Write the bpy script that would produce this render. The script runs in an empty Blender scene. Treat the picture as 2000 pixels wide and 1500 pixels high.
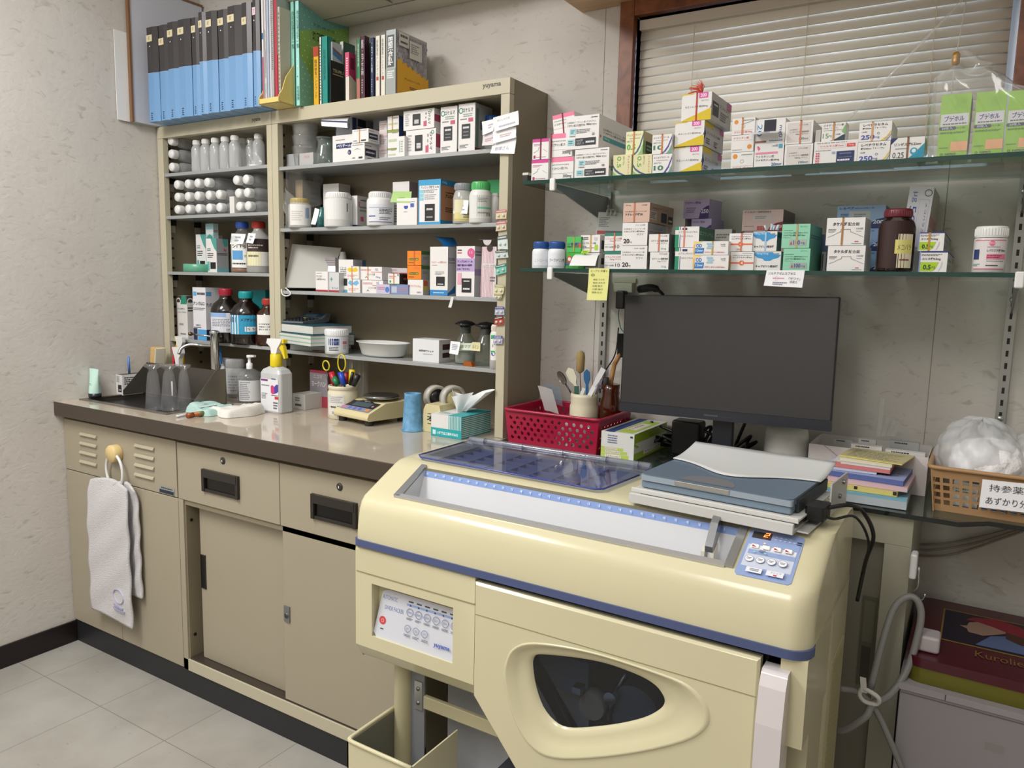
import bpy, bmesh, math, random
from mathutils import Matrix, Vector
random.seed(7)
SC = bpy.context.scene
COL = SC.collection
# ------------------------------------------------------------------ camera
CP = Vector((2.4655, -1.8372, 1.1983)); YAW, PIT, ROL, FPX = 0.5524, -0.13, 0.0226, 1493.03
_f = Vector((-math.sin(YAW)*math.cos(PIT), math.cos(YAW)*math.cos(PIT), math.sin(PIT)))
_r = Vector((math.cos(YAW), math.sin(YAW), 0)); _u = _r.cross(_f)
RV = _r*math.cos(ROL)+_u*math.sin(ROL); UV = -_r*math.sin(ROL)+_u*math.cos(ROL)
cd = bpy.data.cameras.new('camera'); cam = bpy.data.objects.new('camera', cd); COL.objects.link(cam)
cam.matrix_world = Matrix(((RV.x, UV.x, -_f.x, CP.x), (RV.y, UV.y, -_f.y, CP.y), (RV.z, UV.z, -_f.z, CP.z), (0, 0, 0, 1)))
cd.sensor_width = 36; cd.lens = FPX/2000*36; cd.clip_start = 0.01; cd.clip_end = 50
SC.camera = cam
# measuring helpers: where the line of sight through a point of the photograph meets a known plane of the room
def ray(px, py): return _f + RV*((px-1000)/FPX) + UV*((750-py)/FPX)
def ay(px, py, Y): d = ray(px, py); return CP + d*((Y-CP.y)/d.y)
def az(px, py, Z): d = ray(px, py); return CP + d*((Z-CP.z)/d.z)
def ax(px, py, X): d = ray(px, py); return CP + d*((X-CP.x)/d.x)
def along(px, P, D):
    w = RV*FPX - _f*(px-1000); return -((P-CP).dot(w))/D.dot(w)
def XO(px, Y, Z): return along(px, Vector((0, Y, Z)), Vector((1, 0, 0)))
def ZO(py, X, Y):
    w = UV*FPX - _f*(750-py); P = Vector((X, Y, 0)); return -((P-CP).dot(w))/w.z
# ------------------------------------------------------------------ materials
def lin(c):
    c = c.lstrip('#'); c = c if len(c) == 6 else ''.join(q+q for q in c); r = []
    for i in (0, 2, 4):
        v = int(c[i:i+2], 16)/255; r.append(v/12.92 if v <= .04045 else ((v+.055)/1.055)**2.4)
    return tuple(r)+(1,)
_MC = {}
def M(col, rough=.55, metal=0, spec=.5, bump=0, bscale=200, var=0, emit=0, coat=0):
    k = (col, rough, metal, spec, bump, bscale, var, emit, coat)
    if k in _MC: return _MC[k]
    m = bpy.data.materials.new('surface_'+col.strip('#')); m.use_nodes = True
    nt = m.node_tree; b = nt.nodes['Principled BSDF']
    b.inputs['Base Color'].default_value = lin(col); b.inputs['Roughness'].default_value = rough
    b.inputs['Metallic'].default_value = metal; b.inputs['Specular IOR Level'].default_value = spec
    if coat: b.inputs['Coat Weight'].default_value = coat; b.inputs['Coat Roughness'].default_value = .05
    if emit: b.inputs['Emission Color'].default_value = lin(col); b.inputs['Emission Strength'].default_value = emit
    if bump or var:
        tc = nt.nodes.new('ShaderNodeTexCoord'); n = nt.nodes.new('ShaderNodeTexNoise')
        n.inputs['Scale'].default_value = bscale; n.inputs['Detail'].default_value = 4
        nt.links.new(tc.outputs['Object'], n.inputs['Vector'])
        if bump:
            bp = nt.nodes.new('ShaderNodeBump'); bp.inputs['Strength'].default_value = bump; bp.inputs['Distance'].default_value = .002
            nt.links.new(n.outputs['Fac'], bp.inputs['Height']); nt.links.new(bp.outputs['Normal'], b.inputs['Normal'])
        if var:
            mx = nt.nodes.new('ShaderNodeMix'); mx.data_type = 'RGBA'; mx.inputs[0].default_value = 1
            c = lin(col); mr = nt.nodes.new('ShaderNodeMapRange')
            mx.inputs[6].default_value = tuple(v*(1-var) for v in c[:3])+(1,); mx.inputs[7].default_value = tuple(min(1, v*(1+var)) for v in c[:3])+(1,)
            mr.inputs[1].default_value = .3; mr.inputs[2].default_value = .7
            nt.links.new(n.outputs['Fac'], mr.inputs[0]); nt.links.new(mr.outputs[0], mx.inputs[0]); nt.links.new(mx.outputs[2], b.inputs['Base Color'])
    _MC[k] = m; return m
def G(col='#ffffff', alpha=.12, rough=.02, ior=1.45, body='#ffffff'):
    """thin clear glass or plastic: see-through tint + a little body colour + fresnel reflection"""
    k = ('G', col, alpha, rough, ior, body)
    if k in _MC: return _MC[k]
    m = bpy.data.materials.new('clear_'+col.strip('#')); m.use_nodes = True; nt = m.node_tree; nt.nodes.clear()
    o = nt.nodes.new('ShaderNodeOutputMaterial'); tr = nt.nodes.new('ShaderNodeBsdfTransparent'); df = nt.nodes.new('ShaderNodeBsdfPrincipled')
    gl = nt.nodes.new('ShaderNodeBsdfGlossy'); ge = nt.nodes.new('ShaderNodeNewGeometry'); dt = nt.nodes.new('ShaderNodeVectorMath'); dt.operation = 'DOT_PRODUCT'; m1 = nt.nodes.new('ShaderNodeMixShader'); m2 = nt.nodes.new('ShaderNodeMixShader')
    tr.inputs[0].default_value = lin(col); df.inputs['Base Color'].default_value = lin(body); df.inputs['Roughness'].default_value = max(rough, .2)
    gl.inputs['Roughness'].default_value = rough; gl.inputs[0].default_value = (1, 1, 1, 1); m1.inputs[0].default_value = alpha
    L = nt.links.new; L(ge.outputs['Normal'], dt.inputs[0]); L(ge.outputs['Incoming'], dt.inputs[1])
    def mt(op, a, b_=None):
        n = nt.nodes.new('ShaderNodeMath'); n.operation = op
        for i, q in enumerate((a, b_)):
            if q is None: continue
            if isinstance(q, (int, float)): n.inputs[i].default_value = q
            else: L(q, n.inputs[i])
        return n
    f0 = ((ior-1)/(ior+1))**2; sch = mt('POWER', mt('SUBTRACT', 1, mt('ABSOLUTE', dt.outputs['Value']).outputs[0]).outputs[0], 5)
    fr = mt('ADD', mt('MULTIPLY', sch.outputs[0], (1-f0)*.8).outputs[0], f0)
    L(tr.outputs[0], m1.inputs[1]); L(df.outputs[0], m1.inputs[2]); L(fr.outputs[0], m2.inputs[0]); L(m1.outputs[0], m2.inputs[1]); L(gl.outputs[0], m2.inputs[2]); L(m2.outputs[0], o.inputs[0])
    _MC[k] = m; return m
# ------------------------------------------------------------------ text outlines as mesh
_TC = {}
def glyphs(s, bold=0, sp=None):
    k = (s, bold, sp)
    if k in _TC: return _TC[k]
    c = bpy.data.curves.new('t', 'FONT'); c.body = s; c.resolution_u = 3; c.offset = bold
    if sp: c.space_line = sp
    o = bpy.data.objects.new('t', c); m = o.to_mesh()
    vs = [(v.co.x, v.co.y) for v in m.vertices]; fs = [tuple(p.vertices) for p in m.polygons]
    o.to_mesh_clear(); bpy.data.objects.remove(o); bpy.data.curves.remove(c)
    if vs:
        x0 = min(v[0] for v in vs); x1 = max(v[0] for v in vs); y0 = min(v[1] for v in vs); y1 = max(v[1] for v in vs)
        w, h = x1-x0, max(y1-y0, 1e-4)
        vs = [((x-x0)/h, (y-y0)/h) for x, y in vs]; asp = w/h
    else: asp = 1
    _TC[k] = (vs, fs, asp); return _TC[k]
# ------------------------------------------------------------------ mesh builder
class MB:
    def __init__(s, T=None): s.v = []; s.f = []; s.mi = []; s.sm = []; s.ms = []; s.T = T
    def mid(s, m):
        if isinstance(m, str): m = M(m)
        if m not in s.ms: s.ms.append(m)
        return s.ms.index(m)
    def add(s, vs, fs, m, smooth=False, T=None):
        n = len(s.v); i = s.mid(m)
        for p in vs:
            p = Vector(p)
            if T is not None: p = T @ p
            if s.T is not None: p = s.T @ p
            s.v.append(p)
        for f in fs: s.f.append([n+a for a in f]); s.mi.append(i); s.sm.append(smooth)
        return s
    def box(s, x0, x1, y0, y1, z0, z1, m, T=None):
        v = [(x0, y0, z0), (x1, y0, z0), (x1, y1, z0), (x0, y1, z0), (x0, y0, z1), (x1, y0, z1), (x1, y1, z1), (x0, y1, z1)]
        return s.add(v, [(0, 3, 2, 1), (4, 5, 6, 7), (0, 1, 5, 4), (1, 2, 6, 5), (2, 3, 7, 6), (3, 0, 4, 7)], m, False, T)
    def prism(s, pts, a, b, m, ax='x', smooth=False, T=None):
        """outline in the other two axes, extruded along ax from a to b"""
        def P(t, q): return (t, q[0], q[1]) if ax == 'x' else (q[0], t, q[1]) if ax == 'y' else (q[0], q[1], t)
        n = len(pts); v = [P(a, q) for q in pts]+[P(b, q) for q in pts]
        f = [tuple(range(n)), tuple(range(2*n-1, n-1, -1))]
        s.add(v, f, m, False, T)
        s.add(v, [(i, i+n, (i+1) % n+n, (i+1) % n) for i in range(n)], m, smooth, T); return s
    def lathe(s, prof, m, c=(0, 0, 0), seg=28, T=None, smooth=True, axis='z', sx=1, sy=1):
        v = []; f = []
        for r, z in prof:
            for i in range(seg):
                a = 2*math.pi*i/seg; x, y = r*math.cos(a)*sx, r*math.sin(a)*sy
                q = (x, y, z) if axis == 'z' else (x, z, y) if axis == 'y' else (z, x, y)
                v.append((q[0]+c[0], q[1]+c[1], q[2]+c[2]))
        for j in range(len(prof)-1):
            for i in range(seg): a = j*seg+i; b = j*seg+(i+1) % seg; f.append((a, b, b+seg, a+seg))
        s.add(v, f, m, smooth, T)
        n = (len(prof)-1)*seg
        caps = []
        if prof[0][0] > 1e-5: caps.append(tuple(range(seg-1, -1, -1)))
        if prof[-1][0] > 1e-5: caps.append(tuple(range(n, n+seg)))
        if caps: s.add(v, caps, m, False, T)
        return s
    def tube(s, pts, r, m, seg=8, closed=False, T=None, sm=0):
        pts = [Vector(p) for p in pts]
        if sm: pts = smooth_path(pts, sm, closed)
        n = len(pts); v = []; f = []; up = Vector((0, 0, 1)); R = r if isinstance(r, (list, tuple)) else [r]*n
        if len(R) != n: R = [R[min(len(R)-1, int(i*len(R)/n))] for i in range(n)]
        pn = None
        for i, p in enumerate(pts):
            a = pts[i-1] if (i or closed) else p; b = pts[(i+1) % n] if (i < n-1 or closed) else p
            t = (b-a).normalized()
            if pn is None: pn = t.orthogonal().normalized() if abs(t.dot(up)) > .95 else up.cross(t).normalized()
            pn = (pn-t*pn.dot(t)).normalized(); q = t.cross(pn)
            for k in range(seg): an = 2*math.pi*k/seg; v.append(p+(pn*math.cos(an)+q*math.sin(an))*R[i])
        for i in range(n if closed else n-1):
            for k in range(seg): a = i*seg+k; b = i*seg+(k+1) % seg; c2 = ((i+1) % n)*seg; f.append((a, b, c2+(k+1) % seg, c2+k))
        if not closed: f += [tuple(range(seg-1, -1, -1)), tuple(range((n-1)*seg, n*seg))]
        s.add(v, f, m, True, T); return s
    def grid(s, fn, nu, nv, m, smooth=True, T=None, thick=0):
        v = [fn(i/nu, j/nv) for j in range(nv+1) for i in range(nu+1)]
        f = [(j*(nu+1)+i, j*(nu+1)+i+1, (j+1)*(nu+1)+i+1, (j+1)*(nu+1)+i) for j in range(nv) for i in range(nu)]
        s.add(v, f, m, smooth, T); return s
    def deco(s, fn, W, H, items, T=None, eps=.0002):
        """prints on a face: fn(u, v, lift) -> point; W, H the face size in metres"""
        for i, d in enumerate(items):
            e = eps*(1+i*.35)
            k = d[0]
            if k == 'r':
                _, u0, v0, u1, v1, c = d; n = max(1, int(abs(u1-u0)*12)) if H < 0 or getattr(s, 'curved', 0) else 1
                us = [u0+(u1-u0)*j/n for j in range(n+1)]
                v = [fn(u, v0, e) for u in us]+[fn(u, v1, e) for u in us]
                s.add(v, [(j, j+1, n+2+j, n+1+j) for j in range(n)], c, False, T)
            elif k == 'p':
                s.add([fn(u, v, e) for u, v in d[1]], [tuple(range(len(d[1])))], d[2], False, T)
            elif k == 'c':
                _, u, v, r, c = d; n = 20
                s.add([fn(u+r*math.cos(6.2832*j/n)/W*H, v+r*math.sin(6.2832*j/n), e) for j in range(n)], [tuple(range(n))], c, False, T)
            elif k == 'o':
                _, u, v, r, c = d[:5]; w = d[5] if len(d) > 5 else .12; n = 24
                ps = [fn(u+r*q*math.cos(6.2832*j/n)/W*H, v+r*q*math.sin(6.2832*j/n), e) for q in (1, 1-w) for j in range(n)]
                s.add(ps, [(j, (j+1) % n, n+(j+1) % n, n+j) for j in range(n)], c, False, T)
            elif k == 'g':
                _, u0, v0, u1, v1, n, c = d; rr = random.Random(int(u0*997+v0*631+n)); vs = []; fs = []
                for j in range(n):
                    a = v1-(v1-v0)*(j+.2)/n; b = v1-(v1-v0)*(j+.75)/n; u = u0; end = u1-(rr.random()*.35*(u1-u0) if j else 0)
                    while u < end:
                        w = (u1-u0)*(.05+.1*rr.random()); w = min(w, end-u)
                        q = len(vs); vs += [fn(u, b, e), fn(u+w, b, e), fn(u+w, a, e), fn(u, a, e)]; fs.append((q, q+1, q+2, q+3)); u += w+(u1-u0)*.025
                s.add(vs, fs, c, False, T)
            elif k in ('t', 'tr', 'tv'):
                _, u, v, h, txt, c = d[:6]; w = d[6] if len(d) > 6 else None; bold = d[7] if len(d) > 7 else 0
                if k == 'tv': txt = '\n'.join(txt)
                gv, gf, asp = glyphs(txt, bold, .95 if k == 'tv' else None)
                if not gv: continue
                if k == 't':
                    wu = w if w else asp*h*H/W
                    pts = [fn(u+x/asp*wu, v+y*h, e) for x, y in gv]
                elif k == 'tv':   # column of characters, w = width fraction
                    wu = w if w else asp*h*H/W
                    pts = [fn(u+x/asp*wu, v+y*h, e) for x, y in gv]
                else:             # turned a quarter clockwise: reads downwards, h = width fraction, w = length fraction
                    ln = w if w else asp*h*W/H
                    pts = [fn(u+y*h, v-x/asp*ln, e) for x, y in gv]
                s.add(pts, gf, c, False, T)
        return s
    def build(s, name, parent=None, bevel=0, origin=None, seg=2, subsurf=0, solid=0, angle=.6):
        me = bpy.data.meshes.new(name)
        O = parent['_o'] if parent is not None else None
        if O is not None: O = Vector(O)
        elif origin is not None: O = Vector(origin)
        else:
            xs = [p.x for p in s.v]; ys = [p.y for p in s.v]; zs = [p.z for p in s.v]
            O = Vector(((min(xs)+max(xs))/2, (min(ys)+max(ys))/2, min(zs)))
        me.from_pydata([p-O for p in s.v], [], s.f)
        for m in s.ms: me.materials.append(m)
        me.polygons.foreach_set('material_index', s.mi); me.polygons.foreach_set('use_smooth', s.sm); me.update()
        ob = bpy.data.objects.new(name, me); COL.objects.link(ob)
        if parent is not None: ob.parent = parent
        else: ob.location = O
        ob['_o'] = list(O)
        if solid: q = ob.modifiers.new('thickness', 'SOLIDIFY'); q.thickness = solid; q.offset = 0
        if bevel:
            q = ob.modifiers.new('bevel', 'BEVEL'); q.width = bevel; q.segments = seg; q.limit_method = 'ANGLE'; q.angle_limit = angle; q.harden_normals = True
        if subsurf: q = ob.modifiers.new('sub', 'SUBSURF'); q.levels = subsurf; q.render_levels = subsurf
        return ob
def smooth_path(P, n, closed=False):
    out = []; L = len(P); R = L if closed else L-1
    for i in range(R):
        p0 = P[(i-1) % L] if (closed or i) else P[i]*2-P[i+1]; p1 = P[i]; p2 = P[(i+1) % L]; p3 = P[(i+2) % L] if (closed or i < L-2) else p2*2-p1
        for k in range(n):
            t = k/n; out.append(.5*((2*p1)+(p2-p0)*t+(2*p0-5*p1+4*p2-p3)*t*t+(3*p1-p0-3*p2+p3)*t**3))
    if not closed: out.append(P[-1])
    return out
def tag(o, label, cat, group=None, kind=None):
    if label: o['label'] = label
    if cat: o['category'] = cat
    if group: o['group'] = group
    if kind: o['kind'] = kind
    return o
def thing(name, label, cat, loc, group=None):
    o = bpy.data.objects.new(name, None); COL.objects.link(o); o.location = loc; o['_o'] = list(loc); o.empty_display_size = .02
    return tag(o, label, cat, group)
def struct(o): o['kind'] = 'structure'; return o
def copy_tree(o, loc, label):
    r = o.copy(); COL.objects.link(r); r.location = loc; r['label'] = label; r['_o'] = list(loc)
    for ch in o.children:
        c = ch.copy(); COL.objects.link(c); c.parent = r; c['_o'] = list(loc)
        for g in ch.children:
            d = g.copy(); COL.objects.link(d); d.parent = c
    return r
def boolean(a, b, op='DIFFERENCE'):
    """cut b out of a for good, then drop b"""
    for o in (a, b):
        bm = bmesh.new(); bm.from_mesh(o.data); bmesh.ops.remove_doubles(bm, verts=bm.verts, dist=1e-6); bmesh.ops.recalc_face_normals(bm, faces=bm.faces); bm.to_mesh(o.data); bm.free()
    q = a.modifiers.new('cut', 'BOOLEAN'); q.object = b; q.operation = op; q.solver = 'EXACT'
    dg = bpy.context.evaluated_depsgraph_get(); dg.update()
    me = bpy.data.meshes.new_from_object(a.evaluated_get(dg)); a.modifiers.clear(); a.data = me
    bpy.data.objects.remove(b)
    return a
def flat(o):
    """smooth shading on the rounded corners, crisp elsewhere"""
    me = o.data; me.polygons.foreach_set('use_smooth', [True]*len(me.polygons)); me.set_sharp_from_angle(angle=math.radians(24))
def face(O, U, V, N):
    O, U, V, N = Vector(O), Vector(U), Vector(V), Vector(N)
    return lambda u, v, e: O+U*u+V*v+N*e
# ------------------------------------------------------------------ cartons and bottles
WH = '#e4e2e0'
def carton(label, L, R, T, yf, z0, S=None, dep=None, yaw=0, col=WH, side=None, top=None, fr=(), sp=(), tp=(), band=None, group=None, name='medicine_box', cat='box', H=None, bev=.0012, lean=0, openf=False):
    ca, sa = math.cos(yaw), math.sin(yaw); ud = Vector((ca, sa, 0)); dd = Vector((-sa, ca, 0))
    P0 = Vector((XO(L, yf, z0), yf, z0)); W = along(R, P0, ud); h = H if H else ZO(T, P0.x, P0.y)-z0
    if S is not None: dep = along(S, P0+ud*W, dd)
    dep = max(.02, min(dep, -.012-P0.y-max(0, sa)*W))
    T4 = Matrix(((ca, -sa, 0, P0.x), (sa, ca, 0, P0.y), (0, 0, 1, P0.z), (0, 0, 0, 1)))
    if lean: T4 = T4 @ Matrix.Rotation(lean, 4, 'Y')
    b = MB(T4); mc = M(col, .45); ms = M(side, .45) if side else mc; mt = M(top, .45) if top else mc
    v = [(0, 0, 0), (W, 0, 0), (W, dep, 0), (0, dep, 0), (0, 0, h), (W, 0, h), (W, dep, h), (0, dep, h)]
    fs = [((0, 3, 2, 1), mc), ((0, 1, 5, 4), mc), ((1, 2, 6, 5), ms), ((2, 3, 7, 6), mc), ((3, 0, 4, 7), ms)]
    if not openf: fs.append(((4, 5, 6, 7), mt))
    idx = {}
    for q in (mc, ms, mt): b.mid(q)
    base = len(b.v)
    for p in v: b.v.append(T4 @ Vector(p))
    for f, m in fs: b.f.append([base+a for a in f]); b.mi.append(b.mid(m)); b.sm.append(False)
    if openf:
        dk = M('#2b2622', .8); b.box(.002, W-.002, .002, dep-.002, h-.02, h-.012, dk)
    b.deco(face((0, 0, 0), (W, 0, 0), (0, 0, h), (0, -1, 0)), W, h, fr)
    if sp: b.deco(face((W, 0, 0), (0, dep, 0), (0, 0, h), (1, 0, 0)), dep, h, sp)
    if tp: b.deco(face((0, 0, h), (W, 0, 0), (0, dep, 0), (0, 0, 1)), W, dep, tp)
    if band or openf == 'flap':
        root = thing(name, label, cat, T4 @ Vector((W/2, dep/2, 0)), group)
        b.build('carton', root)
        if band:
            bc, bu = band; q = MB(T4); e = .0009; w = .0016; x = W*bu; m = M(bc, .6)
            q.box(x-w, x+w, -e, dep+e, h-.0002, h+e, m); q.box(x-w*.7, x+w*1.3, -e, 0.0001, -.0001, h+e, m); q.box(x-w, x+w, dep-.0001, dep+e, 0, h+e, m)
            q.build('rubber_band', root)
    else:
        root = tag(b.build(name, None, 0, T4 @ Vector((W/2, dep/2, 0))), label, cat, group)
    root['_z'] = z0+h
    return root, T4, W, dep, h
def r(*a): return ('r',)+a
def t(*a): return ('t',)+a
def g(*a): return ('g',)+a
K = '#2a2a2c'; GR = '#77787a'; DK = '#1d1d1f'
def qr(u0, v0, u1, v1, c='#1e1e20'):   # the dark expiry-date patch with pale figures on it
    return [r(u0, v0, u1, v1, c), g(u0+(u1-u0)*.2, v0+(v1-v0)*.15, u0+(u1-u0)*.8, v0+(v1-v0)*.4, 1, '#c9c9c9'), g(u0+(u1-u0)*.2, v0+(v1-v0)*.6, u0+(u1-u0)*.8, v0+(v1-v0)*.8, 1, '#8f8f90')]
def bottle(label, cx, T, yf, z0, w, prof, cap, body, capm, group=None, name='bottle', lab=None, laby=(.15, .6), labc='#e9e8e4', cat='bottle', base=None, seg=28, a0=-.95, a1=1.0, hfix=None, capname='cap', liquid=None):
    """prof: (radius, height) as fractions of w/2 and total height; cap: (r, z0, z1) fractions"""
    y = yf; X = XO(cx, y, z0); R = abs(XO(cx+w/2, y, z0)-XO(cx-w/2, y, z0))/2; y = yf+R*.0
    h = hfix or ZO(T, X, y)-z0
    root = thing(name, label, cat, (X, y, z0), group)
    b = MB(Matrix.Translation((X, y, z0)))
    b.lathe([(q[0]*R, q[1]*h) for q in prof], body, seg=seg)
    b.build('body', root)
    if liquid:
        lm, lh = liquid; q = MB(Matrix.Translation((X, y, z0))); q.lathe([(.0, .002), (R*.93, .002), (R*.93, lh*h), (0, lh*h)], lm, seg=seg); q.build('contents', root)
    if cap:
        c = MB(Matrix.Translation((X, y, z0))); cr, c0, c1 = cap
        c.lathe([(cr*R*.98, c0*h), (cr*R, c0*h+.002), (cr*R, c1*h-.003), (cr*R*.93, c1*h), (0, c1*h)], capm, seg=seg)
        for i in range(36):
            an = i*6.2832/36; xx, yy = math.cos(an)*cr*R, math.sin(an)*cr*R
            c.box(xx-.0006, xx+.0006, yy-.0006, yy+.0006, c0*h+.003, c1*h-.004, capm)
        c.build(capname, root)
    if lab is not None:
        l = MB(Matrix.Translation((X, y, z0))); l.curved = 1
        an0 = math.atan2(CP.y-y, CP.x-X)
        rr = base if base else 1.0; rad = R*rr+.0004
        # u across the label from left to right as the viewer sees it
        fn = lambda u, v, e: Vector(((rad+e)*math.cos(an0+a0+(a1-a0)*u), (rad+e)*math.sin(an0+a0+(a1-a0)*u), h*(laby[0]+(laby[1]-laby[0])*v)))
        l.deco(fn, rad*abs(a1-a0), h*(laby[1]-laby[0]), [r(0, 0, 1, 1, labc)]+list(lab)); l.build('label', root)
    return root, X, R, h
def note(label, pts, col='#efeff2', items=(), name='paper_note', cat='note', curl=.004, group=None, N=None):
    """thin sheet through four corner points, lower left, lower right, upper right, upper left"""
    A, B, C2, D = [Vector(p) for p in pts]; n = (B-A).cross(D-A).normalized() if N is None else Vector(N)
    fn = lambda u, v, e=0: (A*(1-u)+B*u)*(1-v)+(D*(1-u)+C2*u)*v + n*(e+curl*(1-v)*(1-v))
    b = MB(); b.grid(lambda u, v: fn(u, v), 4, 6, M(col, .7)); b.deco(fn, (B-A).length, (D-A).length, items, eps=.0004)
    o = b.build(name, None); return tag(o, label, cat, group)
# ================================================================== the room
def noise_mat(kind):
    m = bpy.data.materials.new(kind); m.use_nodes = True; nt = m.node_tree; b = nt.nodes['Principled BSDF']; L = nt.links.new
    tc = nt.nodes.new('ShaderNodeTexCoord')
    def N(t, **k):
        n = nt.nodes.new(t)
        for a, v in k.items(): n.inputs[a].default_value = v
        return n
    if kind == 'wallpaper':
        mp = N('ShaderNodeMapping', Rotation=(0, 0, 0), Scale=(1, 1, 1)); L(tc.outputs['Object'], mp.inputs[0])
        n0 = N('ShaderNodeTexNoise', Scale=9, Detail=3); L(mp.outputs[0], n0.inputs['Vector'])
        mixv = nt.nodes.new('ShaderNodeMix'); mixv.data_type = 'VECTOR'; mixv.inputs[0].default_value = .08
        L(mp.outputs[0], mixv.inputs[4]); L(n0.outputs['Color'], mixv.inputs[5])
        # short slanting brush strokes
        mp2 = N('ShaderNodeMapping', Rotation=(.5, .6, .5), Scale=(26, 26, 60)); L(mixv.outputs[1], mp2.inputs[0])
        v1 = N('ShaderNodeTexNoise', Scale=1.3, Detail=2, Distortion=.6); L(mp2.outputs[0], v1.inputs['Vector'])
        cr = nt.nodes.new('ShaderNodeValToRGB'); e = cr.color_ramp.elements
        e[0].position = .6; e[0].color = lin('#cac5be'); e[1].position = .76; e[1].color = lin('#b4aea6')
        L(v1.outputs['Fac'], cr.inputs[0])
        n2 = N('ShaderNodeTexNoise', Scale=5, Detail=5); L(tc.outputs['Object'], n2.inputs['Vector'])
        mx = nt.nodes.new('ShaderNodeMix'); mx.data_type = 'RGBA'; mx.blend_type = 'MULTIPLY'; mx.inputs[0].default_value = .35
        c2 = nt.nodes.new('ShaderNodeValToRGB'); c2.color_ramp.elements[0].color = (.82, .80, .79, 1); c2.color_ramp.elements[1].color = (1, 1, 1, 1); c2.color_ramp.elements[0].position = .35; c2.color_ramp.elements[1].position = .6
        L(n2.outputs['Fac'], c2.inputs[0]); L(cr.outputs[0], mx.inputs[6]); L(c2.outputs[0], mx.inputs[7]); L(mx.outputs[2], b.inputs['Base Color'])
        bp = N('ShaderNodeBump', Strength=.25, Distance=.003); n3 = N('ShaderNodeTexNoise', Scale=60, Detail=4); L(tc.outputs['Object'], n3.inputs['Vector'])
        ad = nt.nodes.new('ShaderNodeMath'); ad.operation = 'SUBTRACT'; L(n3.outputs['Fac'], ad.inputs[0]); L(v1.outputs['Fac'], ad.inputs[1])
        L(ad.outputs[0], bp.inputs['Height']); L(bp.outputs[0], b.inputs['Normal']); b.inputs['Roughness'].default_value = .8
    if kind == 'floor_tile':
        sp = nt.nodes.new('ShaderNodeSeparateXYZ'); L(tc.outputs['Object'], sp.inputs[0])
        def mth(op, a, c=None, d=None):
            n = nt.nodes.new('ShaderNodeMath'); n.operation = op
            for i, q in enumerate((a, c, d)):
                if q is None: continue
                if isinstance(q, (int, float)): n.inputs[i].default_value = q
                else: L(q, n.inputs[i])
            return n.outputs[0]
        S = .2922; ln = []
        for i, o in ((0, .1582), (1, -.7265)):
            q = mth('DIVIDE', mth('SUBTRACT', sp.outputs[i], o), S); fr = mth('FRACT', mth('ADD', q, 100.5))
            ln.append(mth('LESS_THAN', mth('ABSOLUTE', mth('SUBTRACT', fr, .5)), .0035))
        line = mth('MAXIMUM', ln[0], ln[1])
        n1 = N('ShaderNodeTexNoise', Scale=3.2, Detail=6, Roughness=.6); L(tc.outputs['Object'], n1.inputs['Vector'])
        cr = nt.nodes.new('ShaderNodeValToRGB'); cr.color_ramp.elements[0].position = .3; cr.color_ramp.elements[0].color = lin('#908c84'); cr.color_ramp.elements[1].position = .65; cr.color_ramp.elements[1].color = lin('#a5a29b')
        L(n1.outputs['Fac'], cr.inputs[0])
        mp = N('ShaderNodeMapping', Rotation=(0, 0, .4), Scale=(9, 38, 1)); L(tc.outputs['Object'], mp.inputs[0])
        n2 = N('ShaderNodeTexNoise', Scale=2.5, Detail=4); L(mp.outputs[0], n2.inputs['Vector'])
        sc = nt.nodes.new('ShaderNodeValToRGB'); sc.color_ramp.elements[0].position = .68; sc.color_ramp.elements[0].color = (0, 0, 0, 1); sc.color_ramp.elements[1].position = .76; sc.color_ramp.elements[1].color = (.5, .5, .5, 1)
        L(n2.outputs['Fac'], sc.inputs[0])
        m1 = nt.nodes.new('ShaderNodeMix'); m1.data_type = 'RGBA'; L(sc.outputs[0], m1.inputs[0]); L(cr.outputs[0], m1.inputs[6]); m1.inputs[7].default_value = lin('#6d655c')
        m2 = nt.nodes.new('ShaderNodeMix'); m2.data_type = 'RGBA'; L(line, m2.inputs[0]); L(m1.outputs[2], m2.inputs[6]); m2.inputs[7].default_value = lin('#77726a')
        L(m2.outputs[2], b.inputs['Base Color']); b.inputs['Roughness'].default_value = .38; b.inputs['Specular IOR Level'].default_value = .35
    if kind == 'wood':
        mp = N('ShaderNodeMapping', Scale=(6, 60, 6)); L(tc.outputs['Object'], mp.inputs[0])
        n1 = N('ShaderNodeTexNoise', Scale=3, Detail=6, Distortion=1.2); L(mp.outputs[0], n1.inputs['Vector'])
        cr = nt.nodes.new('ShaderNodeValToRGB'); cr.color_ramp.elements[0].position = .3; cr.color_ramp.elements[0].color = lin('#5a2f1c'); cr.color_ramp.elements[1].position = .7; cr.color_ramp.elements[1].color = lin('#8a5232')
        L(n1.outputs['Fac'], cr.inputs[0]); L(cr.outputs[0], b.inputs['Base Color']); b.inputs['Roughness'].default_value = .4
    if kind == 'light_wood':
        mp = N('ShaderNodeMapping', Scale=(3, 60, 60)); L(tc.outputs['Object'], mp.inputs[0])
        n1 = N('ShaderNodeTexNoise', Scale=1, Detail=6, Distortion=.6); L(mp.outputs[0], n1.inputs['Vector'])
        cr = nt.nodes.new('ShaderNodeValToRGB'); cr.color_ramp.elements[0].position = .3; cr.color_ramp.elements[0].color = lin('#a5805a'); cr.color_ramp.elements[1].position = .7; cr.color_ramp.elements[1].color = lin('#c5a37c')
        L(n1.outputs['Fac'], cr.inputs[0]); L(cr.outputs[0], b.inputs['Base Color']); b.inputs['Roughness'].default_value = .45
    return m
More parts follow.
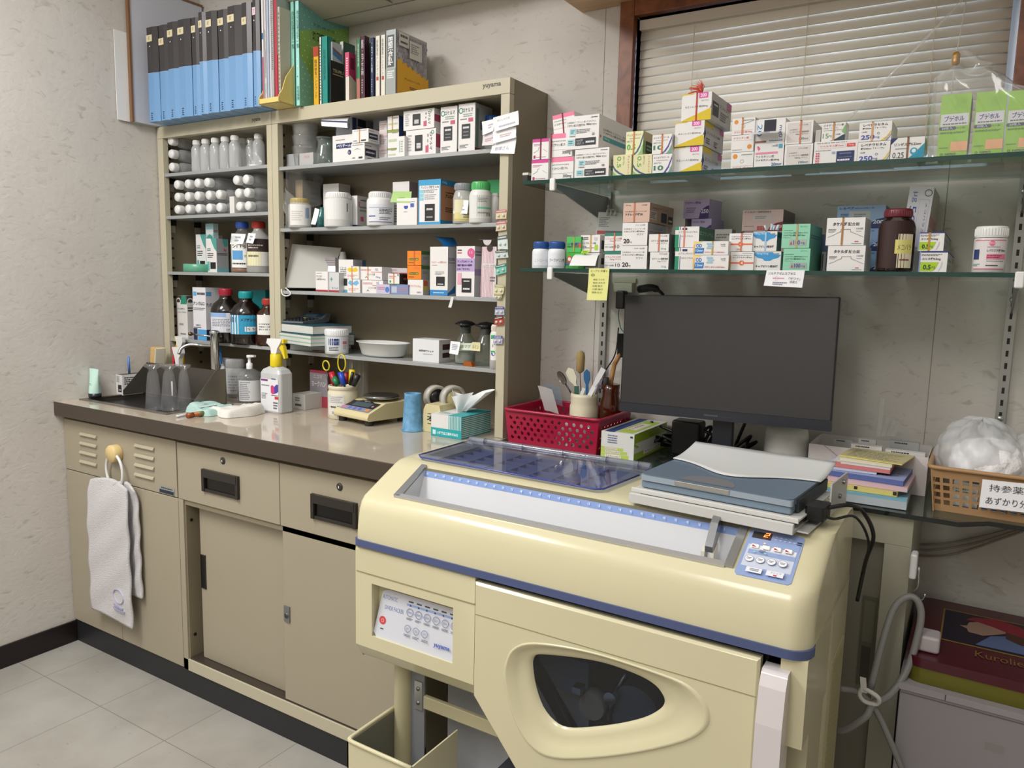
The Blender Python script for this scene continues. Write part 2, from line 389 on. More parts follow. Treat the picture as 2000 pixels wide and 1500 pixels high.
WALL = noise_mat('wallpaper'); FLOOR = noise_mat('floor_tile'); WOOD = noise_mat('wood'); LWOOD = noise_mat('light_wood')
CEILZ = 2.45; X1 = 4.2; Y0 = -3.6
WX0, WX1, WZ0, WZ1 = 1.672, 2.468, 1.452, 1.853      # window opening
def panel(name, bxs, m):
    b = MB()
    for q in bxs: b.box(*q, m)
    return struct(b.build(name, None, origin=(0, 0, 0)))
panel('floor', [(-.1, X1+.1, Y0-.1, .1, -.06, 0)], FLOOR)
panel('ceiling', [(-.1, X1+.1, Y0-.1, .1, CEILZ, CEILZ+.06)], M('#dcd9d2', .8))
panel('wall_left', [(-.08, 0, Y0, .1, 0, CEILZ)], WALL)
panel('wall_right', [(X1, X1+.08, Y0, .1, 0, CEILZ)], WALL)
panel('wall_front', [(0, X1, Y0-.08, Y0, 0, CEILZ)], WALL)
b = MB()
for q in [(0, WX0, 0, .1, 0, CEILZ), (WX1, X1, 0, .1, 0, CEILZ), (WX0, WX1, 0, .1, 0, WZ0), (WX0, WX1, 0, .1, WZ1, CEILZ)]: b.box(*q, WALL)
struct(b.build('wall_back', None, origin=(0, 0, 0)))
b = MB()   # hairline joints between wallpaper lengths
for x, z0, z1 in ((2.373, .62, 1.46), (1.585, .62, 1.9)): b.box(x, x+.0012, -.0006, 0, z0, z1, M('#8f887e', .9))
struct(b.build('trim_1', None))
# black-brown skirting on the left wall and behind the desk
b = MB(); b.box(0, .008, Y0, -.545, 0, .0706, M('#1a1010', .35)); struct(b.build('baseboard_left', None, bevel=.002))
b = MB(); b.box(2.4, X1, -.008, 0, 0, .0706, M('#1a1010', .35)); struct(b.build('baseboard_back', None, bevel=.002))
# window: wooden frame, two panes, glass
b = MB(); fw = .038
b.box(WX0-fw, WX0, -.022, .05, WZ0-.012, WZ1+fw, WOOD); b.box(WX1, WX1+fw, -.022, .05, WZ0-.012, WZ1+fw, WOOD)
b.box(WX0, WX1, -.022, .05, WZ1, WZ1+fw, WOOD); b.box(WX0, WX1, -.017, .05, WZ0-.012, WZ0, WOOD)
win = struct(b.build('window_1', None, bevel=.002))
b = MB(); mf = M('#b9bcc2', .35, .8); mid = (WX0+WX1)/2
for x in (WX0, mid-.02, WX1-.03): b.box(x, x+.03, .055, .08, WZ0, WZ1, mf)
b.box(WX0, WX1, .055, .08, WZ0, WZ0+.03, mf); b.box(WX0, WX1, .055, .08, WZ1-.03, WZ1, mf); o = b.build('sash', win)
b = MB(); b.box(WX0, WX1, .066, .07, WZ0, WZ1, G('#eef4ff', .03)); b.build('glass_pane', win)
# wooden pelmet board above the window
b = MB(); b.box(1.519, 2.9, -.42, 0, 1.889, 1.93, LWOOD); b.box(1.519, 2.9, -.42, -.40, 1.93, 2.1, LWOOD); o = struct(b.build('trim_2', None, bevel=.001))
# ------------------------------------------------------------------ venetian blind
BL = thing('venetian_blind', 'beige venetian blind with closed slats filling the window above the glass shelf', 'blind', ((WX0+WX1)/2, .012, 1.47))
bx0, bx1 = 1.679, 2.455; SLM = M('#e2dccf', .4, 0, .4)
b = MB(); b.box(bx0, bx1, -.004, .022, 1.822, 1.846, M('#c9c0b4', .4)); b.build('head_rail', BL, bevel=.002)
z = 1.812; n = 0
while z > 1.478:
    b = MB(); an = math.radians(79); prev = []
    pts = []
    for k in range(7):
        s_ = (k/6-.5)*.0262; bow = .0018*(1-(2*k/6-1)**2)
        yy = math.cos(an)*s_ + math.sin(an)*bow*-1; zz = math.sin(an)*s_ + math.cos(an)*bow
        pts.append((.010+yy, z+zz))
    b.add([(bx0, p[0], p[1]) for p in pts]+[(bx1, p[0], p[1]) for p in pts], [(k, k+1, k+8, k+7) for k in range(6)], SLM, True)
    b.build('slat', BL, solid=.0004); z -= .0213; n += 1
b = MB(); b.box(bx0, bx1, 0, .02, 1.463, 1.474, SLM); b.build('bottom_rail', BL, bevel=.002)
for x in (XO(1353, 0, 1.7), XO(1573, 0, 1.7), XO(1823, 0, 1.7)):
    b = MB(); b.box(x-.0008, x+.0008, -.0045, -.0035, 1.47, 1.83, M('#cdbfa8', .6)); b.build('ladder_cord', BL)
p = ay(1867, 115, -.03)
b = MB(); b.tube([(p.x+.012, -.012, 1.84), (p.x+.004, -.03, p.z+.05), (p.x, -.03, p.z+.01), (p.x-.004, -.03, p.z-.10)], .0009, M('#d8d0c0', .5), 6)
b.build('pull_cord', BL)
b = MB(Matrix.Translation((p.x, -.03, p.z-.013))); b.lathe([(.003, 0), (.0068, .003), (.0075, .008), (.0068, .012), (.0075, .016), (.0072, .022), (.004, .026)], M('#b98a35', .2, .2), seg=16); b.build('cord_weight', BL)
p1 = ay(1880, 0, -.03); p2 = ay(1655, 235, -.03)
b = MB(); b.tube([p1, p2], .0028, G('#ffffff', .25, .05), 6); b.build('tilt_wand', BL)
# ------------------------------------------------------------------ air conditioner on the back wall
AC = thing('air_conditioner', 'cream wall mounted air conditioner above the right end of the books', 'air conditioner', (1.0, -.11, 1.973))
b = MB(); ml = M('#bdb8aa', .5)
b.prism([(0, 1.973), (-.10, 1.966), (-.22, 1.995), (-.235, 2.05), (-.235, 2.22), (-.21, 2.245), (0, 2.245)], .60, 1.40, ml, 'x'); b.build('housing', AC, bevel=.004)
b = MB(); b.add([(.63, -.105, 1.9645), (1.37, -.105, 1.9645), (1.37, -.205, 1.989), (.63, -.205, 1.989)], [(0, 1, 2, 3)], M('#aca795', .5)); b.box(.63, 1.37, -.107, -.104, 1.9635, 1.967, M('#5d5a50')); b.box(.98, .985, -.2, -.105, 1.966, 1.99, M('#6d6a60')); b.build('louver', AC)
b = MB(); b.deco(lambda u, v, e: Vector((.80+u*.5, -.015-v*.05, 1.9728-e-.0035*v)), .5, .05, [g(0, .2, .35, .75, 1, '#8b877b'), g(.42, .1, 1, .9, 2, '#5a574f')]); b.build('rating_label', AC)
# white boards leaning between the binders and the left wall
b = MB(); b.box(.012, .020, -.283, -.01, 1.702, 2.14, M('#c7c9d3', .4)); w_ = M('#7d5a3c', .5)
b.box(.010, .023, -.289, -.282, 1.70, 2.145, w_); b.box(.010, .023, -.289, -.008, 2.140, 2.147, w_)
tag(b.build('whiteboard', None), 'white board with a thin wooden rim standing between the binders and the left wall', 'board')
b = MB(); b.prism([(.0045, 1.7005), (.0075, 1.7005), (.0075, 1.98), (.0045, 1.98)], -.33, -.05, M('#e2e2e0', .6), 'y')
tag(b.build('cardboard_sheet', None), 'narrow white sheet standing upright against the left wall beside the whiteboard', 'sheet')
# ------------------------------------------------------------------ lights
def area(name, loc, rot, sx, sy, power, col=(1, .98, .94)):
    l = bpy.data.lights.new(name, 'AREA'); l.shape = 'RECTANGLE'; l.size = sx; l.size_y = sy; l.energy = power; l.color = col
    o = bpy.data.objects.new(name, l); COL.objects.link(o); o.location = loc; o.rotation_euler = rot; return o
area('ceiling_light', (.6, -1.75, 2.42), (0, 0, 0), .45, .9, 32, (1, .985, .97))
area('bounce_fill', (1.9, -1.9, 2.43), (0, 0, 0), 3.4, 2.8, 19, (1, .99, .975))  # added fill, standing in for light bounced around the room
area('fill_light_far', (1.9, -2.7, 2.42), (0, 0, 0), .5, 1.2, 18, (1, .98, .96))  # added weaker fill behind the camera, not a known fitting
l = bpy.data.lights.new('daylight', 'AREA'); l.shape = 'RECTANGLE'; l.size = .9; l.size_y = .5; l.energy = 22; l.color = (.75, .86, 1)
o = bpy.data.objects.new('daylight', l); COL.objects.link(o); o.location = (2.07, .45, 1.75); o.rotation_euler = (math.radians(-90), 0, 0)
w = bpy.data.worlds.new('world'); SC.world = w; w.use_nodes = True; w.node_tree.nodes['Background'].inputs[0].default_value = (.8, .9, 1, 1); w.node_tree.nodes['Background'].inputs[1].default_value = 1.0
SC.view_settings.view_transform = 'Standard'; SC.view_settings.exposure = 0.36
SC.cycles.transparent_max_bounces = 32; SC.cycles.max_bounces = 8
# ================================================================== built-in furniture
BEI = M('#a39a86', .38, 0, .4); BEI_SHADE = M('#877d68', .38, 0, .4); BLK = M('#1c1c1e', .5); CREAM = M('#beb79f', .38, 0, .4)  # second beige is darkened, putting the side panels' shade into its colour
DKG = M('#2b2622', .35)
# --- sink cabinet
SKC = thing('sink_cabinet', 'beige steel sink cabinet with louvred top panel in the corner by the left wall', 'cabinet', (.288, -.3, .07))
b = MB(); b.box(.001, .012, -.53, -.001, .0735, .745, BEI_SHADE); b.box(.566, .577, -.53, -.001, .0735, .745, BEI_SHADE); b.box(.012, .566, -.53, -.001, .0735, .085, BEI_SHADE); b.box(.012, .566, -.012, -.001, .085, .745, BEI_SHADE); b.build('carcass', SKC)
b = MB(); b.box(.001, .575, -.55, -.53, .5815, .744, BEI)
lv = b
o = b.build('louvre_panel', SKC, bevel=.0015)
for (pl, pr, ys) in ((157, 189, (850, 868, 886, 904)), (264, 301, (873, 892, 911, 930))):
    for yy in ys:
        p = ay((pl+pr)/2, yy, -.551); x0_, x1_ = ay(pl, yy, -.551).x, ay(pr, yy, -.551).x
        b = MB(); b.prism([(-.551, p.z-.0055), (-.556, p.z-.005), (-.5562, p.z-.002), (-.551, p.z+.005)], x0_, x1_, M('#b0a68f', .35), 'x'); b.build('louvre', SKC, bevel=.001)
b = MB(); b.box(.003, .274, -.55, -.53, .077, .579, BEI); b.build('door', SKC, bevel=.0015)
b = MB(); b.box(.276, .577, -.55, -.53, .077, .579, BEI); b.build('door', SKC, bevel=.0015)
pa, pb = ay(310, 945, -.551), ay(341, 966, -.551)
b = MB(); b.deco(face((pa.x, -.551, .584), (pb.x-pa.x, 0, 0), (0, 0, .022), (0, -1, 0)), pb.x-pa.x, .022, [r(0, 0, 1, 1, '#9a9a98'), r(.04, .05, .96, .52, '#22303c'), g(.15, .58, .9, .9, 1, '#3a3a3a')]); b.build('name_plate', SKC)
# --- drawer and sliding door cabinet
DRC = thing('drawer_cabinet', 'beige steel base cabinet with two drawers above sliding doors', 'cabinet', (1.0, -.3, .07))
b = MB(); b.box(.579, 1.425, -.50, -.001, .0735, .745, BEI_SHADE); b.box(.579, .600, -.55, -.50, .0735, .5795, BEI); b.box(.579, 1.425, -.55, -.50, .0735, .108, CREAM); b.box(1.41, 1.425, -.55, -.5, .0735, .745, BEI)
b.box(.60, .604, -.545, -.50, .108, .5795, BEI_SHADE); b.box(.579, 1.425, -.52, -.50, .5785, .745, BEI_SHADE)
b.build('carcass', DRC, bevel=.001)
b = MB(); b.box(.604, 1.41, -.546, -.502, .108, .112, M('#3a332c', .4)); b.build('track', DRC); b = MB(); b.box(.604, 1.41, -.546, -.502, .566, .579, BEI_SHADE); b.build('track', DRC)
b = MB(); b.box(.632, 1.03, -.522, -.512, .113, .578, BEI); dl = b.build('sliding_door', DRC, bevel=.001)
p = ay(398, 1132, -.523); b = MB(); b.box(p.x-.009, p.x+.009, -.5235, -.5225, .325, .418, M('#0d0b0a', .3)); b.box(p.x-.011, p.x-.009, -.5245, -.522, .323, .42, DKG); b.box(p.x+.009, p.x+.011, -.5245, -.522, .323, .42, DKG); b.box(p.x-.011, p.x+.011, -.5245, -.522, .418, .421, DKG); b.box(p.x-.011, p.x+.011, -.5245, -.522, .322, .325, DKG); b.build('finger_pull', dl)
b = MB(); b.box(.997, 1.409, -.546, -.534, .113, .5798, BEI); dr = b.build('sliding_door', DRC, bevel=.001)
p = ay(561, 1199, -.547); b = MB(); b.box(p.x-.010, p.x+.010, -.5495, -.546, p.z-.021, p.z+.021, M('#8d8f92', .35, .7)); b.lathe([(.007, 0), (.007, -.0015), (.0045, -.002)], M('#6d6f72', .3, .9), (p.x, -.5495, p.z-.004), 16, axis='y'); b.box(p.x-.0008, p.x+.0008, -.552, -.5515, p.z-.008, p.z, BLK); b.build('lock_plate', dr)
for py_ in (1014, 1238):
    b = MB(); p = ax(376 if py_ < 1100 else 380, py_, .604); b.lathe([(.0045, 0), (.0045, .002)], M('#0d0d0d'), (.606, -.53, p.z), 14, axis='x'); b.build('screw_hole', DRC)
for (x0_, x1_, kx, hx) in ((.580, .992, 435, (400, 467)), (.994, 1.409, 663, (621, 700))):
    b = MB(); b.box(x0_, x1_, -.55, -.52, .5805, .742, BEI); dw = b.build('drawer', DRC, bevel=.0015)
    p = ay(kx, 900 if kx == 435 else 951, -.551)
    b = MB(); b.lathe([(.0095, 0), (.0095, -.0015), (.007, -.003), (.003, -.0032)], M('#4a4640', .3, .6), (p.x, -.55, p.z), 20, axis='y'); b.box(p.x-.0015, p.x+.0015, -.5545, -.553, p.z-.003, p.z+.003, M('#cfcfcf', .3)); b.build('lock', dw)
    cx_ = (x0_+x1_)/2-.018; hw = .068; zc = .654
    b = MB(); o_ = [(cx_-hw, zc-.028), (cx_-hw-.006, zc-.002), (cx_-hw, zc+.034), (cx_+hw, zc+.034), (cx_+hw+.006, zc+.03), (cx_+hw+.006, zc-.028)]
    b.box(cx_-hw, cx_+hw, -.559, -.55, zc+.008, zc+.030, DKG); b.box(cx_-hw, cx_+hw, -.556, -.55, zc-.032, zc-.024, DKG); b.box(cx_-hw-.006, cx_-hw+.004, -.558, -.55, zc-.032, zc+.030, DKG); b.box(cx_+hw-.004, cx_+hw+.006, -.558, -.55, zc-.032, zc+.030, DKG)
    b.box(cx_-hw, cx_+hw, -.5515, -.5505, zc-.026, zc+.01, M('#080706', .25)); b.build('recessed_handle', dw, bevel=.003)
b = MB(); b.box(0.0, 1.43, -.5445, -.50, 0, .0735, M('#232326', .45)); tag(b.build('plinth', None, bevel=.001), 'black plinth strip running under the beige base cabinets', 'plinth')
# --- worktop with the sink
CT = thing('worktop', 'glossy cream worktop with a brushed steel front edge on the base cabinets', 'worktop', (.7, -.29, .7565))
TOPM = M('#b5aa98', .08, 0, .8); STE = M('#6b6158', .28, .85)
SX0, SX1, SY0, SY1 = .03, .46, -.495, -.285
b = MB()
for q in [(0.0, SX0, -.572, -.001), (SX1, 1.43, -.572, -.001), (SX0, SX1, -.572, SY0), (SX0, SX1, SY1, -.001)]: b.box(q[0], q[1], q[2], q[3], .7565, .80, TOPM)
b.build('slab', CT)
b = MB(); b.box(0.0, 1.43, -.5765, -.572, .7575, .8003, STE); b.build('front_edge', CT, bevel=.001)
# sink set into the worktop
SK = thing('sink', 'small stainless steel sink with splash guards set in the worktop corner', 'sink', (.245, -.39, .68))
SM = M('#8a857d', .28, .8, .5); SM2 = M('#6e6963', .35, .75)
b = MB(); rr = .012
b.box(SX0-rr, SX1+rr, SY0-rr, SY0+.004, .7995, .8035, SM); b.box(SX0-rr, SX1+rr, SY1-.004, SY1+rr, .7995, .8035, SM); b.box(SX0-rr, SX0+.004, SY0, SY1, .7995, .8035, SM); b.box(SX1-.004, SX1+rr, SY0, SY1, .7995, .8035, SM); b.build('rim', SK, bevel=.001)
b = MB(); b.box(SX0, SX0+.002, SY0, SY1, .68, .80, SM2); b.box(SX1-.002, SX1, SY0, SY1, .68, .80, SM2); b.box(SX0, SX1, SY0, SY0+.002, .68, .80, SM2); b.box(SX0, SX1, SY1-.002, SY1, .68, .80, SM2); b.box(SX0, SX1, SY0, SY1, .68, .684, SM2); b.build('basin', SK)
b = MB(); b.box(SX0+.004, SX1-.004, SY0+.004, SY1-.004, .786, .7895, M('#3c3b39', .35, .7)); b.build('drain_board', SK)
b = MB(); b.prism([(-.372, .8035), (-.372, .818), (-.290, .900), (-.285, .900), (-.283, .8035)], .040, .0415, SM2, 'x'); b.build('splash_guard', SK)
b = MB(); b.box(.040, .452, -.2845, -.283, .8035, .906, SM2); b.build('splash_guard', SK)
b = MB(); b.prism([(-.414, .8035), (-.40, .825), (-.317, .915), (-.283, .915), (-.283, .8035)], .4505, .452, SM, 'x'); b.build('splash_guard', SK)
# --- upper cabinets (two open shelf units)
DU = -.19
def shelfunit(name, label, x0, x1, shelves, post_l, post_r):
    R = thing(name, label, 'shelf unit', ((x0+x1)/2, -.095, .8005))
    b = MB(); b.box(x0, x1, -.008, -.002, .8005, 1.70, BEI_SHADE); b.build('back_panel', R)
    for xa, xb in ((x0, x0+.008), (x1-.008, x1)):
        b = MB(); b.box(xa, xb, DU+.0215, -.0085, .8005, 1.6995, BEI_SHADE)
        if xa == x0:
            for y in (-.15, -.05):
                for k in range(24): zz = .85+k*.034; b.box(xb-.0002, xb+.0002, y-.005, y+.005, zz, zz+.008, M('#2a241c'))
        b.build('side_panel', R)
    b = MB(); b.box(x0+.0085, x1-.0085, DU+.021, -.002, 1.668, 1.6995, CREAM); b.build('top_panel', R)
    for xa, xb in ((x0, x0+post_l), (x1-post_r, x1)):
        b = MB(); b.box(xa, xb, DU, DU+.021, .8005, 1.6615, CREAM); b.build('post', R, bevel=.001)
    b = MB(); b.box(x0, x1, DU, DU+.021, 1.662, 1.70, CREAM); b.build('top_rail', R, bevel=.001)
    for z in shelves:
        b = MB(); b.box(x0+.009, x1-.009, DU+.004, -.009, z-.011, z-.0003, M('#a5a8a8', .2, .15)); b.build('shelf', R, bevel=.001)
    for z in shelves:
        for y in (-.15, -.05):
            b = MB(); b.box(x0+.0082, x0+.016, y-.012, y+.012, z-.03, z-.011, M('#111111', .4)); b.box(x0+.0082, x0+.012, y-.010, y+.010, z-.055, z-.03, M('#a8a294', .4)); b.build('shelf_clip', R)
    return R
L1, L2, L3, L4 = 1.546, 1.404, 1.215, .984; R1, R2, R3, R4 = 1.535, 1.352, 1.163, .979
XD = .5738
U1 = shelfunit('shelf_unit', 'narrow cream shelf unit of bottles standing left beside the wall', .004, XD-.001, (L1, L2, L3, L4), .030, .022)
U2 = shelfunit('shelf_unit', 'wide cream open shelf unit of medicine boxes, beside the glass shelves', XD, 1.4253, (R1, R2, R3, R4), .026, .026)
for U, px_, py_, w_ in ((U1, 491, 236, .04), (U2, 942, 170, .055)):
    p = ay(px_, py_, DU-.001)
    gv = MB(); gv.deco(face((p.x, DU, p.z-.006), (w_, 0, 0), (0, 0, .012), (0, -1, 0)), w_, .012, [t(0, 0, 1, 'yuyama', '#5a554c', 1, .03)]); gv.build('maker_name', U)
# --- glass shelves on slotted rails
GZ1, GZ2 = 1.433, 1.236; GL = G('#e6f1ec', .04, .01, 1.5, '#9fc0b0'); GE = M('#0f3b33', .15, 0, .6)
RAILS = []
for i, (xr, z0_, z1_) in enumerate(((1.6052, .80, 1.436), (2.4969, .858, 1.436))):
    R = thing('slotted_rail', ('left', 'right')[i]+' slotted steel wall rail carrying the glass shelves', 'rail', (xr+.009, -.006, z0_))
    b = MB(); m = M('#a9a9a6', .35, .7); b.box(xr, xr+.018, -.012, 0, z0_, z1_, m); zz = z0_+.018
    while zz < z1_-.02: b.box(xr+.0065, xr+.0115, -.0124, -.0115, zz, zz+.012, M('#1a1814')); zz += .025
    b.build('channel', R); RAILS.append(R)
    for zz in (.95, 1.19, 1.40): b = MB(); b.lathe([(.006, 0), (.005, -.002), (0, -.0028)], M('#c5c5c2', .3, .8), (xr+.009, -.012, zz), 12, axis='y'); b.build('screw', R)
for gz, nm in ((GZ1, 'upper'), (GZ2, 'lower')):
    S_ = thing('glass_shelf', nm+' green edged glass shelf carrying medicine boxes in front of the window wall', 'shelf', (2.1, -.15, gz-.008))
    b = MB(); b.box(1.535, 2.9, -.30, -.018, gz-.008, gz-.0005, GL); b.build('glass_plate', S_)
    b = MB(); b.box(1.535, 2.9, -.3012, -.2995, gz-.0082, gz-.0003, GE); b.box(1.5338, 1.5352, -.30, -.018, gz-.0082, gz-.0003, GE); b.build('glass_edge', S_)
    for xr in (1.6052, 2.4969):
        b = MB(); m = M('#8d8f8f', .35, .6)
        b.prism([(-.012, gz-.009), (-.285, gz-.009), (-.285, gz-.018), (-.02, gz-.075), (-.012, gz-.075)], xr+.0075, xr+.0105, m, 'x'); b.build('bracket', S_)
        b = MB(); b.box(xr+.002, xr+.016, -.306, -.298, gz-.026, gz+.002, M('#e6e6e4', .4)); b.build('end_clip', S_, bevel=.003)
# --- desk: glass top over a grey-green steel cabinet
DZ = .80
DKc = thing('low_cabinet', 'grey green steel low cabinet under the glass desk top, behind the packing machine', 'cabinet', (1.9, -.15, 0))
GG = M('#a09d8b', .45, 0, .3)
b = MB(); b.box(1.432, 2.385, -.26, -.012, .02, .79, GG); b.box(1.432, 2.385, -.30, -.26, .735, .79, GG); b.box(2.34, 2.385, -.30, -.26, .02, .735, GG); b.box(1.432, 1.46, -.30, -.26, .02, .735, GG); b.build('carcass', DKc, bevel=.001)
b = MB(); b.box(1.462, 2.338, -.279, -.262, .03, .733, M('#827e6f', .45)); dd_ = b.build('sliding_door', DKc)
pa = ay(1690, 1300, -.28)
b = MB(); b.box(pa.x-.014, pa.x+.012, -.2815, -.279, .44, .62, M('#5f5c4b', .4)); b.box(pa.x-.010, pa.x+.008, -.2822, -.281, .53, .612, M('#6d6a58', .4)); b.box(pa.x-.009, pa.x+.007, -.2822, -.281, .45, .52, M('#3e3c30', .4)); b.build('pull_plate', dd_)
DT = thing('desk', 'clear glass desk top under the monitor and the red basket', 'desk', (2.1, -.15, .79))
b = MB(); o_ = [(1.432, -.002), (1.432, -.295), (1.45, -.31), (2.455, -.31), (2.50, -.27), (2.95, -.27), (2.95, -.002)]
b.prism(o_, .7915, .7995, G('#dde6e0', .06, .01, 1.5, '#8a9a90'), 'z'); b.build('glass_plate', DT)
b = MB(); e_ = [(1.45, -.3105), (2.4555, -.3105), (2.501, -.2705), (2.95, -.2705), (2.95, -.269), (2.50, -.269), (2.4545, -.309), (1.45, -.309)]
b.prism(e_, .7913, .7997, M('#0a1413', .1, 0, .7), 'z'); b.build('glass_edge', DT)
b = MB(); b.box(1.432, 2.386, -.30, -.003, .7902, .7913, M('#6d6f66', .3)); b.build('desk_mat', DT)
# ================================================================== automatic packing machine
CRM = M('#d0c9a6', .22, 0, .5, coat=.15); CRM2 = M('#bdb694', .3, 0, .5); BLU = M('#4c577f', .35); MWH = M('#d3d6da', .3)
MX0, MX1, MY1 = 1.462, 2.300, -.40
PK = thing('packing_machine', 'large cream medicine packing machine with a blue stripe, standing in front of the cabinets', 'machine', (1.88, -.6, 0))
def rrect(x0, x1, y0, y1, rad, n=5, rl=None):
    o = []; L_ = rad if rl is None else rl
    for cx_, cy_, a, q in ((x1-rad, y1-rad, 0, rad), (x0+L_, y1-L_, 90, L_), (x0+L_, y0+L_, 180, L_), (x1-rad, y0+rad, 270, rad)):
        for k in range(n+1): an = math.radians(a+90*k/n); o.append((cx_+q*math.cos(an), cy_+q*math.sin(an)))
    return o
FYs = lambda y: .833+.505*(y+.66)      # sloping working face
prof = [(MY1, .702), (MY1, .80), (MY1-.02, .834), (-.60, .8375), (-.655, .835), (-.757, .784), (-.771, .76), (-.778, .702)]
def cutbox(*q, T=None):
    b = MB(); b.box(*q, M('#888888'), T); return b.build('cutter', None, origin=(0, 0, 0))
b = MB(); lv_ = [(.702, -.778, MY1), (.73, -.7755, MY1), (.76, -.771, MY1), (.775, -.765, MY1), (.784, -.757, MY1), (.80, -.7253, MY1), (.82, -.6857, MY1-.010), (.830, -.666, MY1-.018), (.8355, -.652, MY1-.028), (.8375, -.62, MY1-.05)]
ol_ = [rrect(MX0, MX1, yf_, yb_, .034, 8, .013) for z_, yf_, yb_ in lv_]; n_ = len(ol_[0])
b.add([(p[0], p[1], lv_[j][0]) for j in range(len(lv_)) for p in ol_[j]], [(j*n_+i, j*n_+(i+1) % n_, (j+1)*n_+(i+1) % n_, (j+1)*n_+i) for j in range(len(lv_)-1) for i in range(n_)]+[tuple(range(n_-1, -1, -1)), tuple(range((len(lv_)-1)*n_, len(lv_)*n_))], CRM)
sh = b.build('upper_housing', PK, bevel=.009, seg=3, angle=.6)
dg = bpy.context.evaluated_depsgraph_get(); me = bpy.data.meshes.new_from_object(sh.evaluated_get(dg)); sh.modifiers.clear(); sh.data = me
# trough cut into the slope
TX0, TX1 = 1.544, 2.168
b = MB(); tv_ = [(-.7385, .7932), (-.7385, .82), (-.6600, .85), (-.6620, .832), (-.6675, .8165), (-.700, .735), (-.728, .735)]
b.prism(tv_, TX0, TX1, M('#888888'), 'x'); c = b.build('cutter', None, origin=tuple(PK.location)); boolean(sh, c)
c = cutbox(1.53, 1.90, -.62, -.45, .80, .86); boolean(sh, c)
flat(sh)
b = MB(); mw = M('#cfd1d4', .35)
def strip(pts, x0, x1, m, nm, par=PK):
    q = MB(); q.add([(x0, y, z) for y, z in pts]+[(x1, y, z) for y, z in pts], [(k, k+1, k+1+len(pts), k+len(pts)) for k in range(len(pts)-1)], m, False); return q
b = strip([(-.6622, .8325), (-.668, .8165), (-.6995, .737), (-.7275, .737), (-.738, .7925)], TX0+.001, TX1-.001, mw, 'trough')
for x in (TX0+.0012, TX1-.0012): b.add([(x, -.662, .832), (x, -.668, .8165), (x, -.7, .737), (x, -.728, .737), (x, -.738, .79)], [(0, 1, 2, 3, 4)], mw)
def onw(u, v, e):  # back wall of the trough
    y, z = -.668+(-.6995+.668)*(1-v), .8165+(.737-.8165)*(1-v); return Vector((TX0+(TX1-TX0)*u, y-e, z+e*.3))
b.deco(onw, TX1-TX0, .07, [r(.0, .42, 1, .435, '#a8606a'), r(0, .14, 1, .155, '#a8606a')])
def onb(u, v, e):
    y, z = -.6622+(-.668+.6622)*(1-v), .8325+(.8165-.8325)*(1-v); return Vector((TX0+(TX1-TX0)*u, y-e, z+e*.5))
sc = [r(0, 0, 1, .68, '#7f9ad0'), r(0, .68, 1, 1, '#6e6a58')]
b.deco(onb, TX1-TX0, .017, sc+[r(.015+.0315*i, .2, .0165+.0315*i, .5, '#dfe6f5') for i in range(31)]+[('t', .012+.0315*i, .25, .22, str(31-i), '#e8eefb') for i in range(0, 30)])
b.build('trough', PK)
b = MB(); mv = M('#a9abae', .25, .7)
def sbar(x0, x1, ya, yb, h, m, q):  # bar lying on the slope between two depths
    q.prism([(ya, FYs(ya)+.0005), (yb, FYs(yb)+.0005), (yb-.001, FYs(yb)+h), (ya-.001, FYs(ya)+h)], x0, x1, m, 'x')
sbar(TX0-.012, TX0+.001, -.744, -.658, .004, mv, b); b.build('trough_edge', PK)
b = MB(); sbar(TX1-.001, TX1+.012, -.744, -.658, .004, mv, b); b.build('trough_edge', PK)
b = MB(); sbar(TX0-.01, TX1+.0, -.746, -.7375, .004, M('#c7c9cc', .18, .6), b); b.build('trough_edge', PK)
# slider on the trough
p = ax(1388, 1052, 2.13); xs = XO(1389, -.70, .80)
b = MB(); b.prism([(-.664, .842), (-.672, .850), (-.690, .838), (-.714, .806), (-.712, .796), (-.690, .806), (-.670, .826)], xs-.006, xs+.006, M('#8e8f92', .18, .9), 'x'); sl = b.build('slider', PK, bevel=.0015)
b = MB(); b.prism([(-.690, .806), (-.712, .796), (-.716, .745), (-.700, .745)], xs-.012, xs-.0065, M('#d9d5c9', .3), 'x'); b.prism([(-.690, .806), (-.712, .796), (-.716, .745), (-.700, .745)], xs+.002, xs+.008, M('#d9d5c9', .3), 'x'); b.build('divider_blade', sl)
# control panel on the slope
qx0, qx1, qy0, qy1 = 2.184, 2.264, -.753, -.664
def onp(u, v, e): y = qy0+(qy1-qy0)*v; return Vector((qx0+(qx1-qx0)*u, y-e*.45, FYs(y)+.0012+e))
b = MB(); W_, H_ = qx1-qx0, .1
pl_ = [(.05, 0), (.95, 0), (1, .045), (1, .95), (.95, 1), (.05, 1), (0, .95), (0, .045)]
v_ = [onp(u, v, 0) for u, v in pl_]+[onp(u, v, -.0012) for u, v in pl_]
b.add(v_, [tuple(range(8))]+[(i, (i+8), (i+1) % 8+8, (i+1) % 8) for i in range(8)], M('#8fa2cc', .3))
it = [r(.06, .20, .94, .66, '#c6cddd'), r(.07, .80, .42, .94, '#3a3833'), r(.05, .655, .96, .78, '#8fa2cc'), r(.1, .57, .93, .655, '#e3e4ea'), r(.10, .46, .94, .55, '#8fa2cc')]
it += [r(.49+.085*i, .88-.0*i, .53+.085*i, .895, '#cfd8ee') for i in range(4)]+[r(.49+.085*i, .82, .53+.085*i, .835, '#cfd8ee') for i in range(5)]+[r(.89, .84, .98, .86, '#26304e'), r(.89, .80, .98, .815, '#26304e')]
